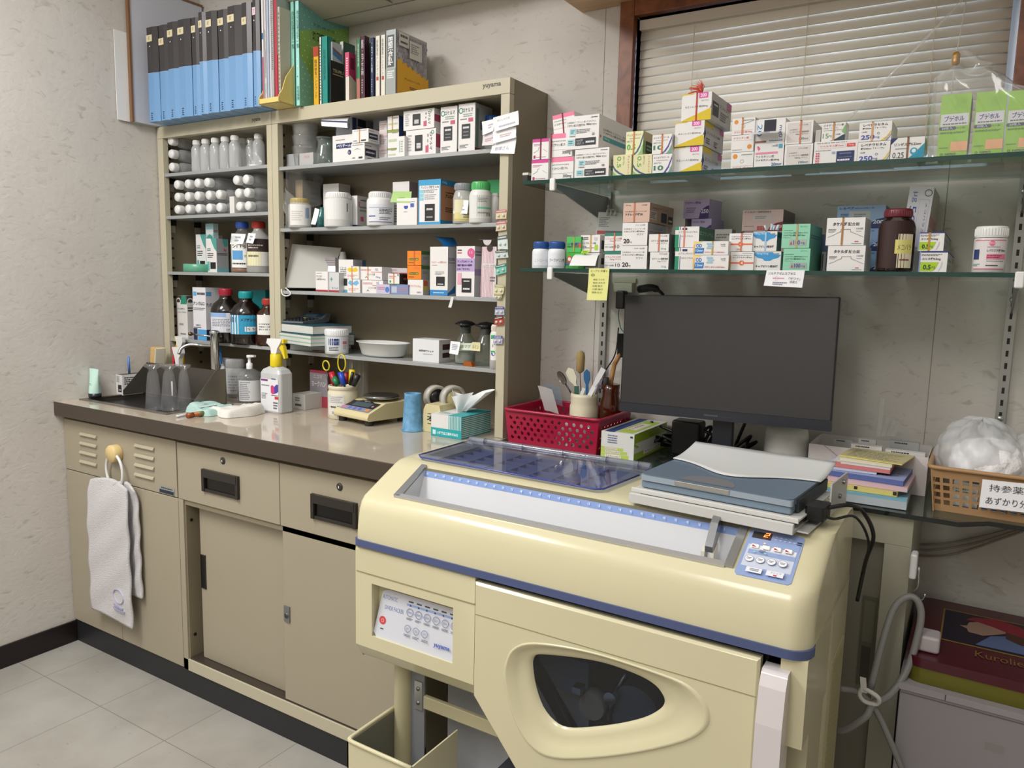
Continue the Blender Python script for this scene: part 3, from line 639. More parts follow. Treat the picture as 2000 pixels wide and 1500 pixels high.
for i in range(4):
    it += [r(.14+.20*i, .575, .27+.20*i, .65, '#c4c0bd'), r(.125+.20*i, .585, .255+.20*i, .66, '#efeeee'), ('p', [(.14+.20*i, .60), (.23+.20*i, .60), (.14+.20*i, .645)], '#b4404a' if i != 1 else '#efeeee'), ('t', .25+.2*i, .64, .02, str(i+1), '#444466')]
    it += [('c', .17+.2*i, .345, .065, '#8b96b4'), ('c', .17+.2*i, .345, .058, '#e9eaee'), g(.125+.2*i, .325, .215+.2*i, .37, 2, '#4a5a55')]
it += [r(.20, .47, .24, .49, '#7ae0c4'), r(.40, .47, .44, .49, '#7ae0c4'), g(.3, .48, .42, .54, 3, '#26304e'), r(.62, .52, .66, .53, '#dfe6f5'), r(.80, .52, .84, .53, '#dfe6f5')]
it += [r(.19, .06, .47, .16, '#e2e4ec'), g(.26, .085, .42, .14, 2, '#3c4150'), r(.55, .06, .85, .16, '#e2e4ec'), ('t', .62, .11, .035, 'ストップ', '#3c4150'), r(.68, .07, .74, .095, '#c2454e'), r(.33, .665, .37, .69, '#ffe4a0'), ('t', .16, .95, .03, '包数', '#26304e')]
b.deco(onp, W_, H_, it); cp = b.build('control_panel', PK)
seg_m = M('#ff7a3c', .5, emit=3.0)
b = MB(); b.deco(onp, W_, H_, [('p', [(.30, .93), (.38, .93), (.385, .915), (.305, .915)], seg_m), ('p', [(.37, .93), (.385, .93), (.38, .87), (.365, .87)], seg_m), ('p', [(.30, .875), (.375, .875), (.375, .862), (.30, .862)], seg_m), ('p', [(.295, .87), (.31, .87), (.305, .815), (.29, .815)], seg_m), ('p', [(.29, .825), (.37, .825), (.365, .811), (.285, .811)], seg_m)], eps=.0016)
b.build('digit_display', PK)
# blue stripe
b = MB()
b.prism(rrect(MX0-.002, MX1+.002, -.781, -.715, .0325, 5, .013), .6915, .7045, BLU, 'z', True); b.build('blue_stripe', PK)
# lower housing with the mechanism chamber
YF = -.776
b = MB(); b.prism(rrect(1.76, MX1, -.60, MY1+.005, .03), .04, .703, CRM2, 'z', True); b.box(2.262, MX1-.002, -.714, -.62, .6912, .703, CRM); b.box(2.243, MX1-.003, -.715, -.60, .04, .56, CRM); b.box(2.262, MX1-.002, -.772, -.58, .5605, .691, CRM); lh = b.build('lower_housing', PK)
b = MB(); b.box(2.2995, 2.3015, -.56, -.44, .30, .60, M('#b2ab85', .4))
for k in range(9): b.box(2.3015, 2.3025, -.555+.012*k, -.551+.012*k, .31, .59, M('#a39c78', .4))
b.build('side_vent', PK)
b = MB(); b.box(1.76, 2.24, -.605, -.6005, .30, .69, M('#34363c', .5)); b.box(1.76, 1.765, -.745, -.6, .42, .69, M('#34363c', .5)); b.box(2.235, 2.24, -.745, -.6, .30, .69, M('#34363c', .5)); b.box(1.765, 2.235, -.745, -.6, .30, .305, M('#34363c', .5)); b.build('chamber', PK)
# left control block
CXa, CXb = 1.463, 1.745
b = MB(); b.prism([(-.60, .691), (YF, .691), (YF, .488), (-.755, .455), (-.60, .44)], CXa, CXb, CRM, 'x'); cb = b.build('control_block', PK, bevel=.010, seg=4, angle=.75)
dg.update(); dg = bpy.context.evaluated_depsgraph_get(); me = bpy.data.meshes.new_from_object(cb.evaluated_get(dg)); cb.modifiers.clear(); cb.data = me
def onf(px, py): p = ay(px, py, YF); return p.x, p.z
A1, A2, A3, A4 = onf(726, 1140), onf(885, 1187), onf(885, 1292), onf(726, 1242)
px0, px1, pz0, pz1 = A1[0], A2[0], A4[1], A1[1]
c = cutbox(px0, px1, YF-.02, YF+.022, pz0, pz1); boolean(cb, c)
flat(cb)
b = MB(); b.prism([(YF-.0012, .640), (YF-.0012, .6385), (YF+.003, .6385), (YF+.003, .640)], CXa+.003, CXb-.0, M('#948d6c', .5), 'x'); b.build('panel_joint', PK)
# tilted operation panel inside the recess
def ont(u, v, e): return Vector((px0+(px1-px0)*u, YF+.004+.016*v-e, pz0+(pz1-pz0)*(.0+.88*v)+e*.2))
b = MB(); pts8 = [(.04, 0), (1, 0), (1, 1), (.12, 1), (.06, .94), (0, .08)]
b.add([ont(u, v, 0) for u, v in pts8], [tuple(range(6))], M('#cfd1da', .35))
it = [('t', .07, .80, .085, 'AUTOMATIC', '#6a7cb0', .19), ('t', .11, .60, .085, 'DIVIDE PACKER', '#6a7cb0', .24), ('c', .10, .36, .085, '#c8474e'), ('o', .10, .36, .035, '#e9b9bc', .25), g(.08, .17, .12, .21, 1, K)]
it += [r(.38, .80, 1, .84, '#8fa5d4')]+[g(.40+.1*i, .86, .46+.1*i, .91, 1, '#3c3e48') for i in range(6)]+[r(.42+.1*i, .80, .435+.1*i, .83, '#2c3a66') for i in range(6)]
for i in range(6): it += [('o', .43+.108*i, .68, .08, '#7a86a6', .16), g(.395+.108*i, .53, .47+.108*i, .575, 2, '#5c5e68'), g(.405+.108*i, .66, .455+.108*i, .70, 2, '#8a92a8' if i < 5 else '#c0545a')]
for i in range(3): it += [('o', .43+.105*i, .36, .075, '#7a86a6', .16), g(.39+.11*i, .20, .47+.11*i, .25, 2, '#5c5e68'), g(.41+.105*i, .34, .45+.105*i, .38, 2, '#9aa2b8')]
it += [r(.47, .675, .51, .685, '#7a9ad8'), r(.58, .675, .62, .685, '#7a9ad8'), ('t', .76, .17, .085, 'yuyama', '#4a63b4', .19, .03)]
b.deco(ont, px1-px0, .1, it); b.build('operation_panel', PK)
# front door
def P2(px, py): p = ay(px, py, YF-.006); return (p.x, p.z)
DXa, DXb = 1.7475, 2.236
ztop = .682
kx, kz = onf(924, 1356); ex, ez = onf(1007, 1500)
slope_ = (ez-kz)/(ex-kx)
zlow = .20; xlow = kx+(zlow-kz)/slope_
outer = [(DXa, ztop), (DXa, kz), (xlow, zlow), (DXb, zlow), (DXb, ztop)]
ringpx = [(984, 1320), (988, 1292), (1000, 1268), (1030, 1255), (1080, 1258), (1140, 1269), (1200, 1285), (1300, 1318), (1345, 1338), (1376, 1368), (1387, 1398), (1378, 1425), (1340, 1448), (1250, 1470), (1150, 1482), (1080, 1481), (1040, 1462), (1010, 1420), (990, 1360)]
winpx = [(1030, 1312), (1031, 1296), (1039, 1287), (1062, 1287), (1110, 1292), (1150, 1298), (1190, 1308), (1240, 1328), (1268, 1346), (1284, 1366), (1289, 1382), (1280, 1396), (1250, 1412), (1200, 1424), (1140, 1431), (1098, 1431), (1072, 1418), (1050, 1390), (1036, 1350)]
ring = smooth_path([Vector((*P2(*q), 0)) for q in ringpx], 3, True); wn = smooth_path([Vector((*P2(*q), 0)) for q in winpx], 3, True)
inn = [(DXa+.004, ztop-.004), (DXa+.004, kz+.002), (xlow+.004, zlow+.004), (DXb-.004, zlow+.004), (DXb-.004, ztop-.004)]
bm = bmesh.new(); loops = []
for lp in (inn, [(p.x, p.y) for p in ring]):
    vv = [bm.verts.new((x, YF-.006, z)) for x, z in lp]; loops += [bm.edges.new((vv[i], vv[(i+1) % len(vv)])) for i in range(len(vv))]
bmesh.ops.triangle_fill(bm, use_beauty=True, edges=loops); bm.verts.index_update()
b = MB(); b.add([v.co.copy() for v in bm.verts], [tuple(v.index for v in f.verts) for f in bm.faces], CRM); bm.free()
sl_ = [[(x, YF-.006, z) for x, z in inn], [(x*.75+X_*.25, YF-.0052, z*.75+Z_*.25) for (x, z), (X_, Z_) in zip(inn, outer)], [(X_, YF-.002, Z_) for X_, Z_ in outer], [(X_, YF+.012, Z_) for X_, Z_ in outer]]
b.add([p for l_ in sl_ for p in l_], [(j*5+i, j*5+(i+1) % 5, (j+1)*5+(i+1) % 5, (j+1)*5+i) for j in range(3) for i in range(5)], CRM, False); dr_ = b.build('front_door', PK)
b = MB(); n = len(ring); lv = []
for w_, yy in ((0, -.006), (.04, -.0085), (.12, -.008), (.35, .001), (.7, .006), (.92, .007), (1.0, .014)):
    lv += [(ring[i].x*(1-w_)+wn[i].x*w_, YF+yy, ring[i].y*(1-w_)+wn[i].y*w_) for i in range(n)]
b.add(lv, [(j*n+i, j*n+(i+1) % n, (j+1)*n+(i+1) % n, (j+1)*n+i) for j in range(6) for i in range(n)], CRM, True); b.build('window_surround', dr_)
b = MB(); b.add([(p.x, YF+.0135, p.y) for p in wn], [tuple(range(n))], G('#b4c2d6', .05, .02, 1.5, '#10141c')); b.build('window_pane', dr_)
b = MB(); zj = ztop-.058; b.box(DXa+.002, DXb-.002, YF-.0066, YF-.0058, zj, zj+.0012, M('#948d6c', .5)); b.build('door_joint', dr_)
# mechanism seen through the window
BM = M('#23262c', .3, .3)
b = MB(); q0, q1 = ay(1040, 1290, -.70), ay(1130, 1425, -.70)
b.box(-.075, .075, -.008, .008, -.012, .012, BM, Matrix.Translation(((q0.x+q1.x)/2, -.71, (q0.z+q1.z)/2)) @ Matrix.Rotation(math.radians(52), 4, 'Y')); b.build('guide_rail', PK, bevel=.003)
b = MB(); pm = ay(1160, 1375, -.69); b.lathe([(.024, -.012), (.026, -.009), (.026, .009), (.024, .012)], M('#9c8d78', .5), tuple(pm), 24, axis='y'); b.build('roller', PK)
b = MB(); p2_ = ay(1200, 1355, -.69); b.lathe([(.011, -.02), (.011, .02)], M('#9fa3a8', .15, .9), tuple(p2_), 20, axis='y'); b.tube([p2_, p2_+Vector((.02, 0, .045))], .003, M('#c0c4c8', .2, .9), 8); b.tube([p2_, ay(1185, 1425, -.69)], .005, M('#6a7078', .2, .9), 8); b.build('film_shaft', PK)
b = MB(); p3_ = ay(1250, 1375, -.66); b.lathe([(.045, -.03), (.045, .03)], M('#6a7280', .25, .3), tuple(p3_), 32, axis='y'); b.build('film_reel', PK)
b = MB(); p4_ = ay(1110, 1318, -.64); b.box(p4_.x-.05, p4_.x+.05, -.66, -.64, p4_.z-.02, p4_.z+.045, M('#7a8090', .35)); b.build('hopper', PK)
b = MB(); p5_ = ay(1130, 1345, -.71); b.box(p5_.x-.008, p5_.x+.008, -.72, -.70, p5_.z-.006, p5_.z+.006, M('#8a8e94', .2, .9)); b.build('sensor', PK)
# white handle bar at the right edge of the door
def hp(px, py, y): p = ay(px, py, y); return p
b = MB(); z_t = .672; xa_, xb2 = 2.240, 2.262
b.prism([(YF-.022, .23), (YF-.030, .30), (YF-.030, .60), (YF-.022, z_t-.02), (YF-.012, z_t), (YF+.02, z_t), (YF+.02, .2)], xa_, 2.276, M('#d5cfcf', .15, 0, .5), 'x'); b.build('door_handle', PK, bevel=.006, seg=4)
# left recess: column, plates, rail, paper bin
b = MB(); b.lathe([(.0195, .04), (.0195, .47)], CRM2, (1.522, -.70, 0), 24); b.build('column', PK)
b = MB(); b.box(1.541, 1.575, -.70, -.697, .04, .46, M('#84868c', .4)); b.build('side_plate', PK)
b = MB(); b.box(1.552, 1.572, -.7035, -.7, .345, .405, M('#b9bab8', .3, .6)); b.build('hinge_plate', PK, bevel=.001)
for zz in (.36, .39): b = MB(); b.lathe([(.0045, 0), (.0035, -.002), (0, -.003)], M('#8a8a8a', .25, .9), (1.562, -.7035, zz), 14, axis='y'); b.build('screw', PK)
b = MB(); b.box(1.575, 1.93, -.704, -.694, .352, .379, CRM2); b.build('cross_rail', PK, bevel=.002)
b = MB(); b.box(1.575, 1.90, -.62, -.617, .05, .45, M('#a9abb0', .4)); b.build('rear_panel', PK)
b = MB(); BZ = .335; bx0_, bx1_, by0, by1 = 1.505, 1.66, -.845, -.702
for q in [(bx0_, bx0_+.003, by0, by1, .08, BZ), (bx1_-.003, bx1_, by0, by1, .08, BZ), (bx0_, bx1_, by0, by0+.003, .08, BZ), (bx0_, bx1_, by0, by1, .08, .084)]: b.box(*q, CRM)
b.box(bx0_+.0031, bx0_+.004, by0+.003, by1, .084, BZ-.004, M('#77766c', .5)); b.build('waste_bin', PK)
b = MB(); ps = [(bx0_, by1, BZ), (bx0_, by0+.018, BZ), (bx0_+.004, by0+.005, BZ), (bx0_+.018, by0, BZ), (bx1_, by0, BZ)]; b.tube(ps, .004, CRM, 8, sm=4); b.build('bin_rim', PK)
for (x_, y_) in ((1.50, -.72), (2.26, -.70), (1.80, -.45), (2.26, -.45)):
    b = MB(); b.lathe([(.02, 0), (.022, .005), (.022, .035), (.015, .041)], M('#2a2a2a', .5), (x_, y_, 0), 20); b.build('foot', PK)
# pill lid: clear hinged cover over the compartment tray
b = MB(); cm = M('#a6abba', .4)
b.box(1.532, 1.898, -.618, -.452, .806, .809, M('#73767f', .4))
for i in range(8): x = 1.534+i*.0518; b.box(x, x+.0015, -.618, -.452, .809, .834, cm)
for j in range(6): y = -.618+j*.0328; b.box(1.532, 1.898, y, y+.0015, .809, .834, cm)
b.build('compartment_tray', PK)
b = MB(); lz = .8435; cl = G('#dfe3f2', .05, .02, 1.25, '#8089b4')
b.prism([(1.492, -.618), (1.507, -.632), (1.905, -.642), (1.917, -.632), (1.930, -.50), (1.926, -.44), (1.490, -.43)], lz-.0015, lz+.0015, cl, 'z'); lid_ = b.build('clear_lid', PK)
b = MB(); e_ = [Vector(q) for q in ((1.490, -.43, lz), (1.492, -.618, lz), (1.507, -.632, lz), (1.905, -.642, lz), (1.917, -.632, lz), (1.930, -.50, lz))]; b.tube(e_, .0017, M('#3a4796', .2), 6); b.build('lid_edge', lid_)
b = MB(); b.lathe([(.0065, 1.49), (.0065, 1.925)], G('#e4e8f0', .25, .03, 1.5, '#b8bcc8'), (0, -.430, lz+.003), 16, axis='x'); b.build('hinge_tube', PK)
for x_ in (1.53, 1.63, 1.73, 1.83, 1.9): b = MB(); b.lathe([(.0068, x_), (.0068, x_+.0015)], M('#2c3560'), (0, -.430, lz+.003), 16, axis='x'); b.build('hinge_ring', PK)
# ------------------------------------------------------------------ laptop and its stand on the machine
YAWL = -math.atan2(.034, .253)*.55
LO = Vector((1.990, -.640, .845)); TL = Matrix.Translation(LO) @ Matrix.Rotation(YAWL, 4, 'Z')
LS = thing('laptop_stand', 'white metal rail stand under the closed laptop on the packing machine', 'stand', TL @ Vector((.125, .13, -.0065)))
SW = M('#b9b8b4', .3)
b = MB(TL); b.box(-.006, .262, -.024, .18, -.0065, -.001, SW); b.box(-.008, .262, -.028, -.020, -.006, .010, M('#cbcac6', .3)); b.box(.262, .28, -.01, .21, -.0055, -.003, SW); b.build('base_plate', LS, bevel=.001)
b = MB(TL); b.box(-.01, .266, -.014, .19, .011, .0145, M('#d4d3cf', .3)); b.box(-.01, .266, -.016, -.012, .009, .017, M('#d4d3cf', .3)); b.build('tray', LS, bevel=.001)
b = MB(TL); b.box(0, .25, 0, .18, .0, .0105, M('#3a2c24', .6)); b.build('spacer', LS)
LP = thing('laptop', 'closed blue grey laptop on the packing machine beside the monitor', 'laptop', TL @ Vector((.125, .1, .0155)))
b = MB(TL); b.box(0, .250, 0, .215, .0155, .0285, M('#7c8fa0', .35, .1)); b.build('base', LP, bevel=.003)
b = MB(TL); b.prism(rrect(0, .252, -.003, .215, .012), .0295, .0405, M('#68788a', .35, .15), 'z', True); b.prism(rrect(.0, .252, -.0035, .01, .004), .0292, .0385, M('#a3b1be', .3, .3), 'z', True); b.build('lid', LP, bevel=.002)
b = MB(TL); b.box(.062, .155, -.005, -.002, .0305, .0385, M('#b5b3ae', .25, .7)); b.build('latch', LP, bevel=.001)
b = MB(TL); v_ = [(.065+.048*(1-math.cos(a))*1.0, .0) for a in (0,)]; arc = [(.112+.046*math.cos(a*math.pi/12), .004+.048*math.sin(a*math.pi/12), .0409) for a in range(13)]; b.add(arc, [tuple(range(13))], M('#77767a', .35)); b.build('lid_badge', LP)
b = MB(TL); b.box(.250, .256, .02, .19, .017, .036, M('#2c3138', .5)); b.build('port_strip', LP)
CV = thing('document_tray', 'white curved sheet metal tray lying across the back of the laptop lid', 'tray', TL @ Vector((.13, .2, .042)))
def cvf(u, v):
    x = -.002+.260*u; yb = .105+.10*(1-(math.sin(min(1, max(0, (u-.02)/.95))*math.pi)**1.2))*.0
    front = .135-.062*math.exp(-((u-.48)/.27)**2)
    y = front+(.235-front)*v; z = .0425+.015*(max(0, v-.15)/.85)**1.6; return TL @ Vector((x, y, z))
b = MB(); b.grid(cvf, 28, 10, M('#cfd0cf', .4)); b.build('sheet', CV, solid=.0015)
b = MB(TL); b.box(.281, .284, .10, .208, -.003, .05, SW); b.build('side_bracket', CV, bevel=.001)
for zz in (.02, .04): b = MB(TL); b.lathe([(.004, .284), (.004, .288)], M('#8a8a8a', .3, .8), (0, .13+zz, zz), 12, axis='x'); b.build('screw', CV)
b = MB(TL); b.prism(rrect(.262, .290, .03, .075, .004), .005, .027, M('#131315', .4), 'z'); b.build('connector', LP, bevel=.002)
PW = [TL @ Vector((.285, .06, .02)), TL @ Vector((.315, .09, .024)), Vector((2.325, -.52, .845)), Vector((2.338, -.485, .80)), Vector((2.325, -.44, .74)), Vector((2.315, -.42, .66))]
b = MB(); b.tube(PW, .0034, M('#121214', .4), 8, sm=6); tag(b.build('power_cable', None), 'black cable curving from the laptop down behind the packing machine', 'cable')
b = MB(); PW2 = [TL @ Vector((.285, .04, .015)), Vector((2.292, -.60, .85)), Vector((2.315, -.54, .842)), Vector((2.332, -.49, .79)), Vector((2.322, -.44, .72))]; b.tube(PW2, .0022, M('#121214', .4), 8, sm=6)
tag(b.build('thin_cable', None), 'thinner black cable leaving the laptop just below the thick one', 'cable')
# ================================================================== books and folders on top of the shelf units
TZ = 1.7005; GB = 'blue and black binders on top of the shelf units'
spx = [(291, 239, 283, 55, 297), (312, 235, 305, 50, 318), (331, 231, 326, 45, 341), (351, 230, 345, 40, 360), (375, 228, 369, 35, 384), (391, 223, 385, 25, 399), (405, 221, 399, 24, 414), (426, 219, 420, 20, 438), (447, 216, 441, 14, 455), (474, 215, 466, 7, 482), (492.5, 211, 485.5, 1, 499)]
XS = [XO(q[0], -.255, TZ) for q in spx]+[XO(506, -.255, TZ)]
for i, q in enumerate(spx):
    x0 = XS[i]+.001; x1 = XS[i+1]-.002; w = x1-x0; sw = min(w*.62, .034)
    h = ZO(q[3], x0, -.255)-TZ if i < 10 else .302
    y0 = -.255+(.004 if i % 3 == 1 else 0); dep = .236
    ords = ['first', 'second', 'third', 'fourth', 'fifth', 'sixth', 'seventh', 'eighth', 'ninth', 'tenth', 'eleventh']
    lab = ords[i]+' binder from the left, blue below and black above, on the shelf unit' if i < 10 else 'rightmost blue and black binder, with a pink tag, beside the magazine stand'
    R = thing('ring_binder', lab, 'binder', ((x0+x1)/2, y0+dep/2, TZ), GB)
    b = MB(); bl = M('#6f9ac6', .35); dk = M('#3a3738', .35)
    b.prism([(x0, y0+.004), (x0+.004, y0), (x0+sw, y0), (x1, y0+.006), (x1, y0+dep), (x0, y0+dep)], TZ, TZ+h*.52, bl, 'z')
    b.prism([(x0, y0+.004), (x0+.004, y0), (x0+sw, y0), (x1, y0+.006), (x1, y0+dep), (x0, y0+dep)], TZ+h*.52, TZ+h, dk, 'z')
    F = face((x0+.004, y0, TZ), (sw-.004, 0, 0), (0, 0, h), (0, -1, 0))
    b.deco(F, sw, h, [g(.3, .015, .6, .10, 4, '#2f4058'), r(-.1, .515, 1, .519, '#9fb0c4'), ('c', .45, .80, .007, '#e8e8e8')]); b.build('cover', R)
    b = MB(); tv0 = .90 if i not in (1, 9) else .845
    b.deco(F, sw, h, [r(-.08, tv0-.05, .92, tv0+.02, '#d8cca8' if i < 10 else '#e4c4d0'), g(.25, tv0-.03, .55, tv0+.005, 3, '#8a8270')], eps=.0006); b.build('index_tag', R)
# yellow magazine stand with magazines
MSX0, MSX1 = XO(505.5, -.262, TZ), XO(570, -.215, TZ)
S = thing('magazine_stand', 'pale yellow plastic magazine stand with curved cheeks, next to the binders', 'magazine stand', ((MSX0+MSX1)/2, -.14, TZ), None)
ym = M('#dcc778', .35); b = MB()
b.box(MSX0, MSX1, -.262, -.03, TZ, TZ+.003, ym); b.box(MSX0, MSX1, -.262, -.259, TZ, TZ+.016, ym)
b.build('base', S, bevel=.001)
cur = [(-.262, TZ), (-.262, TZ+.02), (-.25, TZ+.035), (-.235, TZ+.075), (-.205, TZ+.115), (-.17, TZ+.135), (-.03, TZ+.14), (-.03, TZ)]
for xa in (MSX0-.0005, MSX1-.003): b = MB(); b.prism(cur, xa, xa+.003, ym, 'x'); b.build('side_cheek', S)
mags = [(.05, .006, '#dcd8da', .29), (.14, .006, '#d0cccc', .295), (.23, .008, '#cfd0d2', .29), (.35, .006, '#aab6c8', .288), (.44, .005, '#d8d8dc', .30), (.51, .006, '#9a4a58', .27), (.60, .008, '#a9aaa8', .30), (.72, .010, '#b43446', .292), (.86, .008, '#bdb5a4', .262)]
mlab = ['white magazine with blue patch at the left end of the yellow stand', 'thin pale magazine with black lettered spine in the yellow stand', 'grey white magazine between pale spines in the yellow stand', 'blue grey thin magazine in the yellow stand', 'white thin magazine right of the blue grey one in the stand', 'dark pink thin booklet in the middle of the yellow stand', 'grey plastic sleeved file in the yellow stand', 'red magazine with white lettering on its cover in the yellow stand', 'beige book with vertical grey title at the right of the yellow stand']
for i, (u, w, c, h) in enumerate(mags):
    x = MSX0+.004+(MSX1-MSX0-.014)*u; z = TZ+.0035; y0 = -.253+.004*(i % 3)
    b = MB(); b.box(x, x+w, y0, y0+.19, z, z+h, M(c, .5)); F = face((x, y0, z), (w, 0, 0), (0, 0, h), (0, -1, 0)); Fs = face((x+w, y0, z), (0, .19, 0), (0, 0, h), (1, 0, 0))
    if i == 0: b.deco(F, w, h, [r(0, .62, 1, .68, '#3a6f9a'), r(0, 0, 1, .45, '#b05a6a')])
    if i == 1: b.deco(F, w, h, [r(.35, .25, .6, .7, '#3c3b3e'), r(.2, .1, .6, .2, '#8fc0b8')])
    if i == 6: b.deco(F, w, h, [g(.2, .3, .8, .95, 34, '#55595a')])
    if i == 7: b.deco(Fs, .19, h, [r(0, .45, 1, 1, '#98a29c'), ('t', .12, .36, .07, 'CLEAR', '#e0b4b8'), ('t', .12, .27, .06, 'FILE', '#e0b4b8'), r(.3, .02, .9, .18, '#5a6460')])
    if i == 8: b.deco(F, w, h, [g(.25, .1, .75, .95, 20, '#7d766a')])
    tag(b.build('magazine', None), mlab[i], 'magazine', 'magazines in the yellow stand')
# books to the right
GBK = 'books on top of the wide shelf unit'
def book(label, L, R_, T, yf, S=None, dep=None, col='#ffffff', side=None, fr=(), sp=(), h=None, pages=True, name='book', group=GBK):
    root, T4, W, dp, hh = None, None, None, None, None
    P0 = Vector((XO(L, yf, TZ), yf, TZ)); W = along(R_, P0, Vector((1, 0, 0))); hh = h or ZO(T, P0.x, yf)-TZ
    if S: dep = along(S, P0+Vector((W, 0, 0)), Vector((0, 1, 0)))
    x0, x1, y1 = P0.x, P0.x+W, yf+dep; mc = M(col, .35); ms = M(side, .35) if side else mc; th = min(.0015, W*.2)
    R = thing(name, label, 'book', ((x0+x1)/2, (yf+y1)/2, TZ), group)
    b = MB(); b.box(x0, x1, yf, yf+.002, TZ, TZ+hh, mc); b.box(x0, x0+th, yf, y1, TZ, TZ+hh, mc); b.box(x1-th, x1, yf+.0005, y1, TZ, TZ+hh, ms)
    b.deco(face((x0, yf, TZ), (W, 0, 0), (0, 0, hh), (0, -1, 0)), W, hh, fr)
    if sp: b.deco(face((x1, yf, TZ), (0, dep, 0), (0, 0, hh), (1, 0, 0)), dep, hh, sp)
    b.build('cover', R)
    b = MB(); b.box(x0+th, x1-th, yf+.002, y1-.003, TZ+.002, TZ+hh-.002, M('#d9d5c8', .8)); b.build('pages', R)
    return x1
tv = lambda *a: ('tv',)+a
MI = '#8fd0bc'
book('thin mint green book with dotted spine, left one of two beside the magazine stand', 569.5, 576, 4, -.205, dep=.2, col=MI, fr=[tv(.3, .55, .36, '後発医薬品名一覧', '#2f5a4c'), ('c', .5, .45, .005, '#4a8aa0'), ('c', .5, .38, .005, '#4a8aa0'), ('c', .5, .3, .006, '#3a7ab0'), ('c', .5, .22, .006, '#3a7ab0'), tv(.3, .05, .12, '社会保険', '#2f5a4c')])
dots = []
rr = random.Random(3)
for i in range(11):
    for j in range(17):
        if rr.random() < .86: dots.append(('c', .06+.088*i+(.04 if j % 2 else 0), .04+.056*j, .0035+.005*(1-abs(j-6)/14), '#c3d893'))
book('large green dotted guide book facing right, 後発医薬品名一覧 on its cover', 578.5, 585.5, 2.5, -.205, S=683, col='#a5e0d8', side='#86b05a', fr=[tv(.3, .55, .36, '後発医薬品名一覧', '#2f5a4c'), ('c', .5, .45, .006, '#eaf6f2'), ('c', .5, .38, .006, '#eaf6f2'), ('c', .5, .28, .007, '#3a7ab0'), tv(.3, .05, .14, '社会保険', '#2f5a4c')],
     sp=[('p', [(0, .72), (0, 1), (1, 1), (1, .93)], '#6ba39a'), ('p', [(0, 0), (0, .5), (.55, 0)], '#79b49c')]+dots+[('t', .22, .80, .028, '平成18年4月版', '#24481e', .42), ('t', .2, .665, .085, '後発医薬品名一覧', '#15200c', .62, .02)])
book('slim yellow handbook with red top on its spine', 612.5, 622.5, 92, -.185, dep=.14, col='#d9a820', fr=[r(0, .83, 1, 1, '#a83a22'), tv(.25, .12, .66, '臨床検査ハンドブック', '#4a2c10', .5)])
book('thin white and teal book right of the yellow handbook', 624.5, 628, 73, -.185, dep=.16, col='#d6dcd8', fr=[g(.2, .05, .8, .9, 20, '#4a7a74')])
book('teal hardback with matching spine lettering', 629, 640, 72, -.185, S=650, col='#14897e', side='#0e7a70', fr=[tv(.3, .35, .45, '医療用語辞典', '#0a4c48', .4)])
book("therapy guide with blue stripes and TODAY'S THERAPY on its cover", 645, 650, 82, -.17, S=668, col='#c9cdd2', side='#b9c0c8', sp=[('p', [(0, .80), (1, .72), (1, .8), (0, .88)], '#4a7fb4'), ('p', [(0, .88), (1, .80), (1, .84), (0, .92)], '#8a5a58'), ('t', .05, .62, .06, "TODAY'S", '#e8ecf2', .9, .03), ('t', .05, .53, .06, 'THERAPY', '#e8ecf2', .9, .03), r(0, .5, 1, .52, '#3a5a8a')])
book('dark green hardback with pale page edge behind the pink book', 664, 671, 82, -.12, S=694, col='#cfcfc8', side='#0f4a3e')
book('dark brown book with TSUMU in gold letters on its cover', 645.5, 646.5, 117, -.19, S=672, col='#2b2324', side='#2c2425', sp=[('t', .16, .74, .075, 'TSUMU', '#d8c9a0', .8), r(.16, .68, .95, .70, '#b39c66')])
book('pink topped white book with magenta cover', 674.5, 682, 103, -.185, S=695, col='#d9d2c4', side='#c9bfae', fr=[r(0, .5, 1, 1, '#c94a72'), g(.3, .1, .7, .9, 16, '#f0d8de')], sp=[('p', [(0, .55), (1, .42), (1, 1), (0, 1)], '#b0305c'), r(.2, .66, .8, .9, '#6a1c3c')])
book('slim green book with a red label near its foot', 697, 703, 77, -.17, dep=.15, col='#2f7a4c', fr=[tv(.3, .55, .38, '保険薬事典', '#d6e6da', .4), r(0, 0, 1, .36, '#b06a5a')])
book('maroon drug manual with white spine title', 703.5, 712.5, 71, -.18, S=722, col='#42202c', side='#3a1c28', fr=[tv(.25, .38, .56, '錠剤・カプセル剤', '#e2dcdc', .5), g(.35, .08, .6, .32, 6, '#b8a8ac')])
book('navy drug manual with white spine title', 723.5, 729.5, 74, -.18, dep=.15, col='#1c2c52', fr=[tv(.25, .42, .5, '・カプセル剤', '#e2e4ec', .5), g(.35, .08, .6, .32, 6, '#a8b0c4')])
book('white handbook with black title, left one of the pair', 733, 741.5, 71, -.18, dep=.15, col='#dcd8cc', fr=[tv(.25, .28, .66, '保険薬局ハンドブック', '#3a3a42', .4), r(.25, .27, .75, .33, '#b04a3a')])
book('white handbook with black title, right one beside the dictionary', 743.5, 752, 69, -.18, dep=.15, col='#dcd8cc', fr=[tv(.25, .28, .66, '保険薬局ハンドブック', '#3a3a42', .4), r(.25, .27, .75, .33, '#b04a3a')])
chk = [r(.08*i+.04*(j % 2), .42+.06*j, .08*i+.04*(j % 2)+.045, .42+.06*j+.045, '#8d8a94') for i in range(12) for j in range(9) if (i*7+j*3) % 4]
zz = [(.0, .0), (1, .0), (1, .36)]+[(1-(k+.5)/8, .40 if k % 2 else .355) for k in range(8)]+[(0, .56)]
